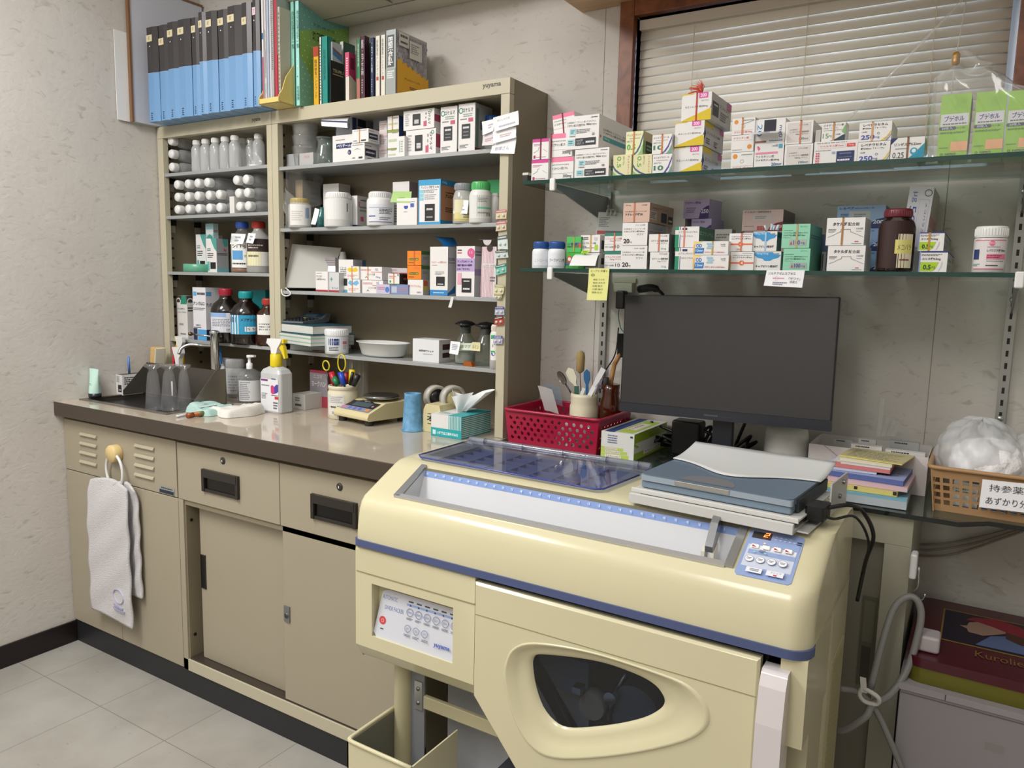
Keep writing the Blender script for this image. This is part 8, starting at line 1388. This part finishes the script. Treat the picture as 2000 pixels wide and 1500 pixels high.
for (a, b_, Y_, c, al, lb) in (((1078, 805), (1068, 757), -.12, '#b9b4b4', .75, 'pale frosted plastic packet leaning left in the red basket'), ((1086, 790), (1082, 752), -.07, '#6f8aa0', .5, 'bluish clear packet behind the frosted one in the red basket')):
    pa, pb = ay(*a, Y_), ay(*b_, Y_); b = MB(); d = pb-pa; s_ = Vector((.018, .006, -.004)); pa.z = max(pa.z, DZt+.02); b.grid(lambda u, v: pa-s_+s_*2*u+d*v+Vector((-.006*v, 0, .001*math.sin(4*u))), 3, 4, G('#ffffff', al, .2, 1.4, c)); tag(b.build('plastic_packet', None), lb, 'packet')
X, Y = XO(1124, -.165, .84), -.165
lat('white_bowl', 'round white bowl upside down at the front of the red basket', 'bowl', X, Y, DZt+.0035, [(.048, 0), (.050, .003), (.047, .03), (.034, .060), (.030, .068), (0, .070)], M('#dcdcda', .3))
X, Y = XO(1158, -.16, .84), -.16
lat('glass_cup', 'upturned greenish glass cup in the red basket behind the white bowl', 'cup', X, Y, DZt+.0035, [(.030, 0), (.030, .003), (.024, .072), (0, .074)], G('#dfeee6', .12, .03, 1.5, '#8fa098'))
X, Y = XO(1191, -.085, .86), -.085; R = .026
BJ = thing('brown_jar', 'brown glass jar of brushes between the utensil pot and the monitor', 'jar', (X, Y, DZt+.0035)); h = ZO(750, X, Y)-DZt-.0035
b = MB(Matrix.Translation((X, Y, DZt+.0035))); b.lathe([(0, 0), (R, 0), (R, h*.7), (R*.82, h*.8), (R*.86, h*.86), (R*.82, h*.9), (R*.86, h), (R*.76, h)], G('#9a4a18', .45, .04, 1.5, '#5a2408')); b.build('body', BJ)
b = MB(); pa, pb = ay(1188, 772, -.08), ay(1200, 712, -.06); b.tube([pa, pb], .006, M('#a87844', .5), 8); pc = ay(1212, 690, -.05); b.tube([pb, pc], .006, M('#a87844', .5), 8); b.box(pc.x-.007, pc.x+.007, -.056, -.048, pc.z-.01, pc.z+.05, M('#14120f', .95)); tag(b.build('brush', None), 'wooden handled brush with black bristles in the brown jar', 'brush')
b = MB(); pa, pb = ay(1180, 760, -.09), ay(1184, 737, -.09); b.tube([pa, pb], .0085, M('#3a3634', .8), 8); tag(b.build('brush', None), 'short dark flat brush leaning in the brown jar', 'brush')
# boxes of wipes
x_, T4, W, dp, h_ = carton('white and lime tall box サラジェン, standing right of the red basket', 1173, 1237, 843, -.222, DZt, S=1302, H=.062, col='#dededc', side='#a4c23c', top='#dadad8', fr=[g(.2, .55, .5, .9, 4, '#5a6a8c'), r(0, 0, .85, .17, '#b9d05c'), r(0, .19, .8, .30, '#b9d05c'), r(0, .32, .68, .42, '#b9d05c'), r(.14, .02, .62, .14, '#e8e8e2'), r(.14, .205, .60, .285, '#e8e8e2'), r(.12, .335, .5, .405, '#e8e8e2'), ('t', .16, .045, .07, 'サラジェン6カプ', '#b83040', .44, .02), ('t', .16, .22, .055, 'サラジェン6カプ', '#b83040', .42, .02), ('t', .14, .35, .045, 'サラジェン6カプ', '#b83040', .34, .02), g(.88, .82, .96, .95, 1, K)],
     sp=[r(0, .62, 1, 1, '#9fbd2c'), r(0, .26, 1, .64, '#dcdcd6'), ('p', [(.0, .64), (.14, .48), (.82, .36), (1, .42), (1, .64)], '#e2e2dc'), ('p', [(.0, .56), (.1, .42), (.14, .48), (0, .66)], '#9fbd2c'), r(.28, .10, .8, .26, '#e8e8e2'), ('t', .32, .12, .11, 'サラジェン6カプ', '#b83040', .45, .02), ('t', .42, .82, .06, '24.7/10', '#2c3a18', .3), ('t', .42, .70, .08, '40÷□', '#2c3a18', .3)], tp=[r(.1, 0, .38, 1, '#26427c'), r(.42, .05, .9, .9, '#b0c84a'), r(.5, .25, .8, .7, '#e4e2da'), ('tr', .55, .62, .12, 'サラジェン', '#b83040', .4, .03)])
# monitor
MNT = thing('monitor', 'black wide screen monitor with dark blank screen on the glass desk', 'monitor', (1.99, -.215, DZt))
mp = [ay(1228, 571, -.205), ay(1645, 585, -.205), ay(1618, 852, -.225), ay(1203, 795, -.225)]
xl, xr, zt_, zb2 = (mp[0].x+mp[3].x)/2, (mp[1].x+mp[2].x)/2, (mp[0].z+mp[1].z)/2, (mp[2].z+mp[3].z)/2
TM = Matrix.Translation(((xl+xr)/2, -.215, (zt_+zb2)/2)) @ Matrix.Rotation(-math.atan2(mp[0].z-mp[1].z+mp[3].z-mp[2].z, 2*(xr-xl)), 4, 'Y') @ Matrix.Rotation(-.05, 4, 'X'); hw, hh = (xr-xl)/2, (zt_-zb2)/2
BKm = M('#15151a', .3); b = MB(TM); b.box(-hw, hw, 0, .012, -hh, hh, BKm); b.box(-hw*.6, hw*.6, .012, .035, -hh*.6, hh*.5, BKm); b.build('housing', MNT, bevel=.002)
b = MB(TM); b.add([(-hw+.003, -.0006, -hh+.022), (hw-.003, -.0006, -hh+.022), (hw-.003, -.0006, hh-.003), (-hw+.003, -.0006, hh-.003)], [(0, 1, 2, 3)], M('#1c1d21', .22, 0, .9)); b.build('screen', MNT)
b = MB(TM); b.box(-hw, hw, -.0015, .0, -hh, -hh+.021, M('#23262e', .35)); b.deco(face((-.03, -.0015, -hh+.006), (.06, 0, 0), (0, 0, .007), (0, -1, 0)), .06, .007, [g(0, 0, .5, 1, 1, '#4a4d54'), g(.55, .2, 1, .5, 1, '#383b42')]); b.build('lower_bezel', MNT)
fx = ay(1410, 870, -.19).x; b = MB(); b.box(fx-.022, fx+.022, -.195, -.18, DZt+.008, zb2+.03, M('#1d2028', .35)); b.build('stand_neck', MNT, bevel=.002)
b = MB(); b.prism(rrect(fx-.12, fx+.06, -.24, -.09, .03), DZt, DZt+.009, M('#121216', .2), 'z'); b.build('stand_base', MNT, bevel=.002)
# cable tangle and adapters behind the monitor
CB = M('#0f0f11', .45); rr = random.Random(21)
names_ = ['black cable looping over the desk behind the monitor stand', 'black cable coiled low behind the monitor', 'black cable hanging behind the lower left of the monitor', 'black cable running right towards the white canister', 'black cable bunched beside the monitor neck']
for i in range(5):
    x0 = 1.80+.045*i; pts = [Vector((x0+rr.uniform(-.04, .06), -.06+rr.uniform(-.035, .03), DZt+.006+abs(rr.gauss(.025, .02))+ (0.05 if k in (0,) else 0))) for k in range(7)]
    for q in pts: q.z = min(q.z, .895)
    b = MB(); b.tube(pts, .004, CB, 7, sm=5); tag(b.build('cable', None), names_[i], 'cable', None)
b = MB(); b.box(1.845, 1.915, -.10, -.05, DZt+.0005, DZt+.085, M('#141416', .4)); tag(b.build('power_adapter', None, bevel=.006), 'black power adapter block behind the left half of the monitor stand', 'adapter')
b = MB(); b.box(2.02, 2.07, -.13, -.09, DZt+.0005, DZt+.03, M('#131315', .4)); b.deco(face((2.03, -.13, DZt+.008), (.03, 0, 0), (0, 0, .01), (0, -1, 0)), .03, .01, [r(.4, .2, .9, .9, '#3f8a72')]); tag(b.build('power_adapter', None, bevel=.003), 'small black box with a green tag right of the monitor stand', 'adapter')
b = MB(); b.tube([ay(1208, 640, -.03), ay(1202, 690, -.04), ay(1185, 720, -.02), ay(1176, 735, -.012)], .0018, CB, 6, sm=4); tag(b.build('cable', None), 'thin black cable running down the wall left of the monitor', 'cable')
b = MB(); b.tube([ay(1215, 580, -.03), ay(1208, 612, -.035), ay(1212, 640, -.03), ay(1220, 650, -.03)], .0012, M('#1f7a6a', .4), 6, sm=4); tag(b.build('cable', None), 'thin green cable beside the upper left corner of the monitor', 'cable')
SO = thing('wall_socket', 'cream wall socket above the upper left corner of the monitor', 'socket', ay(1222, 562, 0)); c = ay(1222, 562, 0)
b = MB(); b.box(c.x-.026, c.x+.026, -.02, 0, c.z-.012, c.z+.012, M('#cdc6b4', .4)); b.box(c.x-.03, c.x+.03, -.006, 0, c.z+.012, c.z+.024, M('#c4bda8', .4)); b.build('cover', SO, bevel=.002)
b = MB(); pq = ay(1215, 580, -.03); b.box(pq.x-.012, pq.x+.012, -.045, -.02, pq.z-.03, pq.z+.016, M('#121214', .4)); tag(b.build('power_plug', None, bevel=.004), 'large black power plug hanging from the wall socket', 'plug')
b = MB(); b.tube([ay(1249, 565, -.02), ay(1275, 562, -.03), ay(1292, 572, -.03), ay(1297, 582, -.04)], [.010, .009, .004, .003], M('#0f0f10', .5), 10, sm=3); tag(b.build('power_plug', None), 'black plug with its cable curving behind the top of the monitor', 'plug')
# white canister
X, Y = XO(1535, -.105, .85), -.105; R = (XO(1577, Y, .85)-XO(1492, Y, .85))/2
CN = thing('canister', 'white round canister with a black band half behind the monitor', 'canister', (X, Y, DZt)); CW = M('#d6d5d0', .3)
b = MB(Matrix.Translation((X, Y, DZt))); b.lathe([(R*.9, 0), (R*.96, .004), (R*.96, .016), (R*.90, .018), (R*.90, .021)], CW, seg=40); b.build('base', CN)
b = MB(Matrix.Translation((X, Y, DZt))); b.lathe([(R*.93, .021), (R*.95, .028)], M('#121212', .3), seg=40); b.build('dark_band', CN)
b = MB(Matrix.Translation((X, Y, DZt))); b.lathe([(R*.98, .028), (R, .032), (R*.98, .085), (R*.9, .10), (0, .104)], CW, seg=40); b.build('body', CN)
# white cardboard organiser with packets
OX0, OX1 = XO(1578, -.15, .84), 2.392
OR_ = thing('card_organizer', 'long low white cardboard box of packets right of the monitor', 'box', ((OX0+OX1)/2, -.10, DZt)); OW = M('#d9d2cf', .7)
b = MB(); hf = .078; b.box(OX0, OX1, -.152, -.150, DZt, DZt+hf, OW); b.box(OX1-.002, OX1, -.15, -.012, DZt, DZt+hf, OW); b.box(OX0, OX0+.002, -.15, -.012, DZt, DZt+hf, OW); b.box(OX0, OX1, -.014, -.012, DZt, DZt+hf, OW); b.box(OX0, OX1, -.15, -.012, DZt, DZt+.002, OW)
b.deco(face((OX0, -.152, DZt), (OX1-OX0, 0, 0), (0, 0, hf), (0, -1, 0)), OX1-OX0, hf, [r(.345, .70, .625, .88, '#5a5452'), r(.35, .72, .62, .86, '#d4cdc9'), ('t', .365, .75, .08, '開封する前は必ず本品の説明書をご覧下さい', '#4a4442', .24), ('p', [(.13, 1), (.14, 1), (.36, .55), (.355, .55)], '#8a8280')]); b.build('tray', OR_, bevel=.0005)
mi = 0
for k, (u0, u1, c, hh_, dk) in enumerate(((.16, .33, '#c9c9c6', .080, -.02), (.36, .62, '#d2cfcc', .086, -.13), (.65, .97, '#cfccc9', .083, -.13), (.40, .55, '#c4c4be', .092, -.09), (.66, .9, '#a9aaa8', .092, -.07))):
    xa, xb = OX0+(OX1-OX0)*u0, OX0+(OX1-OX0)*u1; y_ = dk if dk < -.05 else -.06; b = MB(); b.box(xa, xb, y_-.012, y_+.006, DZt+.0022, DZt+hh_, M(c, .7)); b.deco(face((xa, y_-.012, DZt), (xb-xa, 0, 0), (0, 0, hh_), (0, -1, 0)), xb-xa, hh_, [g(.15, .93, .6, .985, 1, K)])
    tag(b.build('packet_bundle', None), ('grey bundle of packets at the left end of the cardboard box', 'left white divider packet with small print at the front of the cardboard box', 'right white packet with small print at the front of the cardboard box', 'tall pale packet behind the left front one', 'grey packet pile behind the right front one')[k], 'packet')
rr = random.Random(8)
for i, lb in enumerate(('tallest clear sachet fanning up from the cardboard box', 'clear sachet leaning right out of the cardboard box', 'short creased sachet beside the tallest one', 'narrow sachet edge at the right of the fan')):
    px_ = 1716+9*i; pa = ay(px_, 852, -.06); pb = ay(px_+8+3*i, (778, 815, 822, 818)[i], -.05); d = pb-pa; s_ = Vector((.004, .003, 0)); b = MB(); b.grid(lambda u, v: pa-s_+s_*2*u+d*v+Vector((0, .003*math.sin(5*v), 0)), 2, 5, G('#ffffff', .28, .15, 1.4, '#d4d6d0')); tag(b.build('sachet', None), lb, 'sachet', 'sachets in the cardboard box')
# stack of booklets
specs = [(1612, 1770, .020, '#b5bec4', '#7fb0c4', 'lowest thick grey white booklet with a light blue top edge, on the desk', .02), (1613, 1752, .010, '#d8c978', '#d9cc8c', 'yellow file with black notches near the bottom of the booklet pile', .01), (1612, 1772, .009, '#d6b8c0', '#d4b4bc', 'pink booklet with a clip in the middle of the pile', -.03), (1610, 1764, .010, '#5a6aa4', '#97a4cc', 'glossy blue plastic folder in the booklet pile', -.05), (1612, 1712, .004, '#c4c9dc', '#ccd0de', 'pale lilac leaflet slipping left on the blue folder', .05), (1625, 1738, .011, '#cc7a78', '#d8d4d2', 'coral red edged booklet on top of the blue folder', -.02), (1640, 1742, .007, '#d8d0b8', '#d6cfb4', 'cream booklet with red tab above the coral edged one', -.06), (1638, 1762, .0025, '#d9cf70', '#c2b88a', 'thin yellow printed sheet on top of the booklet pile', -.14)]
z = DZt+.0005; fy = -.29
for i, (L_, R_, th, ce, ct, lb, yw) in enumerate(specs):
    yb_ = fy+.008*i; P0 = Vector((XO(L_, yb_, z), yb_, z)); T = Matrix.Translation(P0) @ Matrix.Rotation(yw, 4, 'Z'); W = along(R_, P0, Vector((math.cos(yw), math.sin(yw), 0))); D_ = .125 if i < 4 else .10
    b = MB(T); b.box(0, W, 0, D_, 0, th, M(ce, .5)); b.deco(face((0, 0, th), (W, 0, 0), (0, D_, 0), (0, 0, 1)), W, D_, [r(.0, .0, 1, 1, ct)]+([g(.1, .1, .9, .8, 9, '#8a8468')] if i in (6, 7) else [])+([g(.5, .2, .95, .5, 4, '#4a5480')] if i == 3 else []))
    if i == 0: b.deco(face((0, 0, 0), (W, 0, 0), (0, 0, th), (0, -1, 0)), W, th, [r(0, .78, 1, 1, '#7fb4c8')])
    if i == 1: b.deco(face((0, 0, 0), (W, 0, 0), (0, 0, th), (0, -1, 0)), W, th, [r(.4, .4, .45, 1, K), r(.94, .3, .99, 1, K)])
    if i == 5: b.deco(face((0, 0, 0), (W, 0, 0), (0, 0, th), (0, -1, 0)), W, th, [r(.15, .75, 1, 1, '#e0dcda')])
    tag(b.build('booklet', None, bevel=.0008), lb, 'booklet', 'booklets piled on the desk'); z += th+.0006
# beige basket with bag
BBk = thing('plastic_basket', 'beige plastic basket with square holes at the right edge of the desk', 'basket', (2.52, -.16, DZt)); BM_ = M('#a9845c', .45)
cx0, cx1, cy0, cy1, ch = 2.402, 2.64, -.255, -.05, .082
b = MB()
def bw(P, L_, cols, rows_):
    vs = []; fs = []
    def quad(a, b_, c, d): i = len(vs); vs.extend([P(a, c), P(b_, c), P(b_, d), P(a, d)]); fs.append((i, i+1, i+2, i+3))
    z0, z1 = .12, .80; quad(0, 1, 0, z0); quad(0, 1, z1, 1)
    for c in range(cols):
        for r_ in range(rows_):
            s0, s1 = c/cols, (c+1)/cols; za, zb = z0+(z1-z0)*r_/rows_, z0+(z1-z0)*(r_+1)/rows_; w = (s1-s0)*.16; hz = (zb-za)*.16
            quad(s0, s0+w, za, zb); quad(s1-w, s1, za, zb); quad(s0+w, s1-w, za, za+hz); quad(s0+w, s1-w, zb-hz, zb)
    b.add(vs, fs, BM_)
fl_ = lambda z_: .010*(1-z_)
bw(lambda s_, z_: Vector((cx0+fl_(z_)+(cx1-cx0-2*fl_(z_))*s_, cy0+fl_(z_), DZt+ch*z_)), .24, 15, 4); bw(lambda s_, z_: Vector((cx0+fl_(z_), cy1-(cy1-cy0)*s_, DZt+ch*z_)), .2, 12, 4)
bw(lambda s_, z_: Vector((cx1-fl_(z_), cy0+(cy1-cy0)*s_, DZt+ch*z_)), .2, 12, 4); bw(lambda s_, z_: Vector((cx1-(cx1-cx0)*s_, cy1-fl_(z_), DZt+ch*z_)), .24, 15, 4)
b.box(cx0+.01, cx1-.01, cy0+.01, cy1-.01, DZt, DZt+.002, BM_); b.build('basket_wall', BBk, solid=.002)
b = MB(); b.tube([(p[0], p[1], DZt+ch) for p in rrect(cx0-.003, cx1+.003, cy0-.003, cy1+.003, .012, 4)], .004, BM_, 8, closed=True); b.build('rim', BBk)
rr = random.Random(31)
for i in range(4):
    b = MB(Matrix.Translation((2.44+.045*i, -.225+.004*i, DZt+.003)) @ Matrix.Rotation(rr.uniform(-.08, .08), 4, 'Z')); hh_ = .050+rr.uniform(0, .008); b.box(0, .040, 0, .02, 0, hh_, M('#dcdcd8', .6)); b.deco(face((0, 0, 0), (.04, 0, 0), (0, 0, hh_), (0, -1, 0)), .04, hh_, [g(.1, .6, .9, .9, 3, '#6a9a80'), r(0, .3, 1, .34, '#c0605c'), r(0, .1, 1, .13, '#3a6a9a')])
    tag(b.build('medicine_packet', None), ('first', 'second', 'third', 'fourth')[i]+' white medicine packet from the left seen through the beige basket', 'packet', 'packets in the beige basket')
def blob(label, c, rx, ry, rz, m, seed, n=80, k=36):
    rr = random.Random(seed); ph = [rr.uniform(0, 6.28) for _ in range(6)]
    def f(u, v):
        a = 6.2832*u; p = math.pi*(v*.62-.02); s_ = 1+.06*math.sin(2*a+ph[0]+2*p)+.09*abs(math.sin(3*a+ph[1]-3*p))+.045*abs(math.sin(6*a+ph[2]+4*p))+.015*abs(math.sin(13*a-7*p+ph[3]))-.06
        return Vector((c[0]+rx*math.sin(max(p, .001))*math.cos(a)*s_, c[1]+ry*math.sin(max(p, .001))*math.sin(a)*s_, c[2]+rz*math.cos(p)*s_))
    b = MB(); b.grid(f, n, k, m); return tag(b.build('plastic_bag', None), label, 'bag')
blob('large translucent plastic bag bulging out of the beige basket', (2.475, -.15, DZt+.085), .075, .08, .075, G('#ffffff', .42, .35, 1.3, '#e6e7ea'), 3)
blob('knotted opaque white bag inside the larger clear one', (2.49, -.185, DZt+.080), .062, .05, .050, M('#e8e6e6', .6, bump=3, bscale=60), 14)
blob('second clear plastic bag at the right behind the knotted one', (2.565, -.14, DZt+.082), .06, .07, .062, G('#ffffff', .36, .35, 1.3, '#e4e5e8'), 22)
A = [ay(1912, 990, -.262), ay(2010, 1002, -.262), ay(2015, 946, -.262), ay(1919, 936, -.262)]
note('white card 持参薬 あずかり分 on the front of the beige basket', A, items=[('t', .16, .60, .26, '持参薬', '#2c2a2c', .70, .0), ('t', .12, .14, .27, 'あずかり分', '#2c2a2c', .84, .0)], curl=.001, N=(0, -1, 0), name='paper_sign', cat='sign')
# ================================================================== below the desk, right of the machine
WB0, WB1 = XO(1757, -.36, .48), 2.80
BXW = thing('cardboard_box', 'large white cardboard box on the floor right of the low cabinet', 'box', ((WB0+WB1)/2, -.18, 0)); zt_ = ay(1800, 1355, -.37).z
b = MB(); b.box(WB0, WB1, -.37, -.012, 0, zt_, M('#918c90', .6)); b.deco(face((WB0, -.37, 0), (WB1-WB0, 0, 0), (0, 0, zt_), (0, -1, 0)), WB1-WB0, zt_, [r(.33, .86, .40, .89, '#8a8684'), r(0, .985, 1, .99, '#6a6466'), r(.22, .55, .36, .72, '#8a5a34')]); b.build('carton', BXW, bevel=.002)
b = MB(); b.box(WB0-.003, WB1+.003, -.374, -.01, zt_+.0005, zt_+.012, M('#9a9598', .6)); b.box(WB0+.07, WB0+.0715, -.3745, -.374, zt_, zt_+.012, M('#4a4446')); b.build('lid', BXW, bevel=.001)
TN = thing('biscuit_tin', 'wine red biscuit tin with olive rim standing on the white box', 'tin', ((WB0+2.74)/2, -.2, zt_+.0125)); tx0, tx1, ty0, ty1, tz = WB0+.006, 2.70, -.355, -.04, zt_+.0127
b = MB(); b.prism(rrect(tx0, tx1, ty0, ty1, .025), tz, tz+.028, M('#6f6a22', .3, .3), 'z', True); b.build('body', TN)
b = MB(); b.prism(rrect(tx0-.002, tx1+.002, ty0-.002, ty1+.002, .026), tz+.0285, tz+.046, M('#4c0e1e', .25, 0, .5), 'z', True); sx, sy = tx1-tx0, ty1-ty0
por = [r(.15, .33, .80, .86, '#8a7030'), r(.16, .345, .79, .845, '#20182a'), ('p', [(.34, .37), (.42, .55), (.50, .60), (.60, .57), (.66, .50), (.74, .38)], '#5a6a94'), ('p', [(.30, .70), (.29, .64), (.25, .62), (.29, .59), (.30, .54), (.38, .53), (.46, .60), (.52, .66), (.46, .74), (.36, .75)], '#a08070'), ('p', [(.28, .73), (.32, .80), (.45, .85), (.58, .80), (.64, .72), (.66, .62), (.54, .64), (.44, .70), (.34, .74)], '#8c1c30'), ('p', [(.5, .66), (.62, .62), (.66, .56), (.58, .5), (.5, .56)], '#4a2a20'), ('t', .34, .19, .085, 'Kurolieve', '#7a5a2c', .32)]
b.deco(face((tx0, ty0, tz+.046), (sx, 0, 0), (0, sy, 0), (0, 0, 1)), sx, sy, por, eps=.0004); b.build('lid', TN, bevel=.0)
# magnet hook, hanging grey cable
mz = ay(1778, 1102, -.30); HK = thing('magnet_hook', 'white magnet hook stuck to the edge of the low cabinet', 'hook', mz)
b = MB(); b.box(2.3853, 2.397, mz.y-.02, mz.y+.012, mz.z-.022, mz.z+.025, M('#dcdcdc', .3)); b.build('magnet', HK, bevel=.004, seg=3)
b = MB(); hx = 2.400; hy = mz.y-.006; b.tube([(hx, hy, mz.z), (hx+.001, hy, mz.z-.03), (hx, hy, mz.z-.04), (hx-.006, hy, mz.z-.052), (hx+.0, hy, mz.z-.062), (hx+.010, hy, mz.z-.060), (hx+.014, hy, mz.z-.048)], .0016, M('#b9b9b9', .2, .9), 8, sm=3); b.build('wire_hook', HK)
GC_ = M('#7f7e7c', .45); q = lambda px_, py_, y: ay(px_, py_, y)
b = MB(); b.tube([q(1700, 1345, -.39), q(1722, 1260, -.36), q(1745, 1190, -.335), q(1772, 1166, -.325), q(1793, 1175, -.325), q(1798, 1215, -.33), q(1775, 1300, -.35), q(1740, 1355, -.38), q(1705, 1375, -.41), q(1690, 1400, -.43), q(1650, 1425, -.43), q(1632, 1424, -.42)], .0062, GC_, 10, sm=6); tag(b.build('hanging_cable', None), 'thick grey cable looped over the magnet hook right of the machine', 'cable')
b = MB(); b.tube([q(1640, 1345, -.42), q(1670, 1350, -.41), q(1692, 1365, -.41), q(1715, 1395, -.40), q(1740, 1450, -.40), q(1765, 1510, -.39)], .0055, GC_, 10, sm=5); tag(b.build('hanging_cable', None), 'grey cable running down to the floor from the white tie', 'cable')
b = MB(); c = q(1697, 1360, -.415); b.tube([c+Vector((-.012, -.006, .012)), c+Vector((.0, -.012, .016)), c+Vector((.016, -.008, .006)), c+Vector((.014, 0, -.010)), c+Vector((-.004, -.004, -.010)), c+Vector((-.014, -.006, 0))], .004, M('#cfcbc6', .5), 8, closed=True, sm=3); b.grid(lambda u, v: c+Vector((-.012+.010*u-.004*v, -.012, .010+.028*v)), 2, 3, M('#cfcbc6', .6)); tag(b.build('cable_tie', None), 'white strip tie bundling the grey cables', 'tie')
b = MB(); b.box(2.405, 2.445, -.33, -.285, tz+.0465, tz+.077, M('#b9b2b4', .4)); tag(b.build('power_adapter', None, bevel=.006, seg=3), 'white power adapter lying on the back left of the red tin', 'adapter')
for i, (pts, lb) in enumerate((([(1776, 1056), (1803, 1064), (1880, 1056), (1990, 1030)], 'upper thin cable sagging under the glass desk'), ([(1776, 1060), (1803, 1075), (1900, 1062), (1995, 1034)], 'middle thin cable sagging under the glass desk'), ([(1786, 1080), (1803, 1086), (1870, 1080), (1998, 1038)], 'lowest thin cable sagging under the glass desk'))):
    b = MB(); b.tube([ay(a, c_, -.012) for a, c_ in pts], .0024, M('#8f8578', .5), 6, sm=5); tag(b.build('cable', None), lb, 'cable')
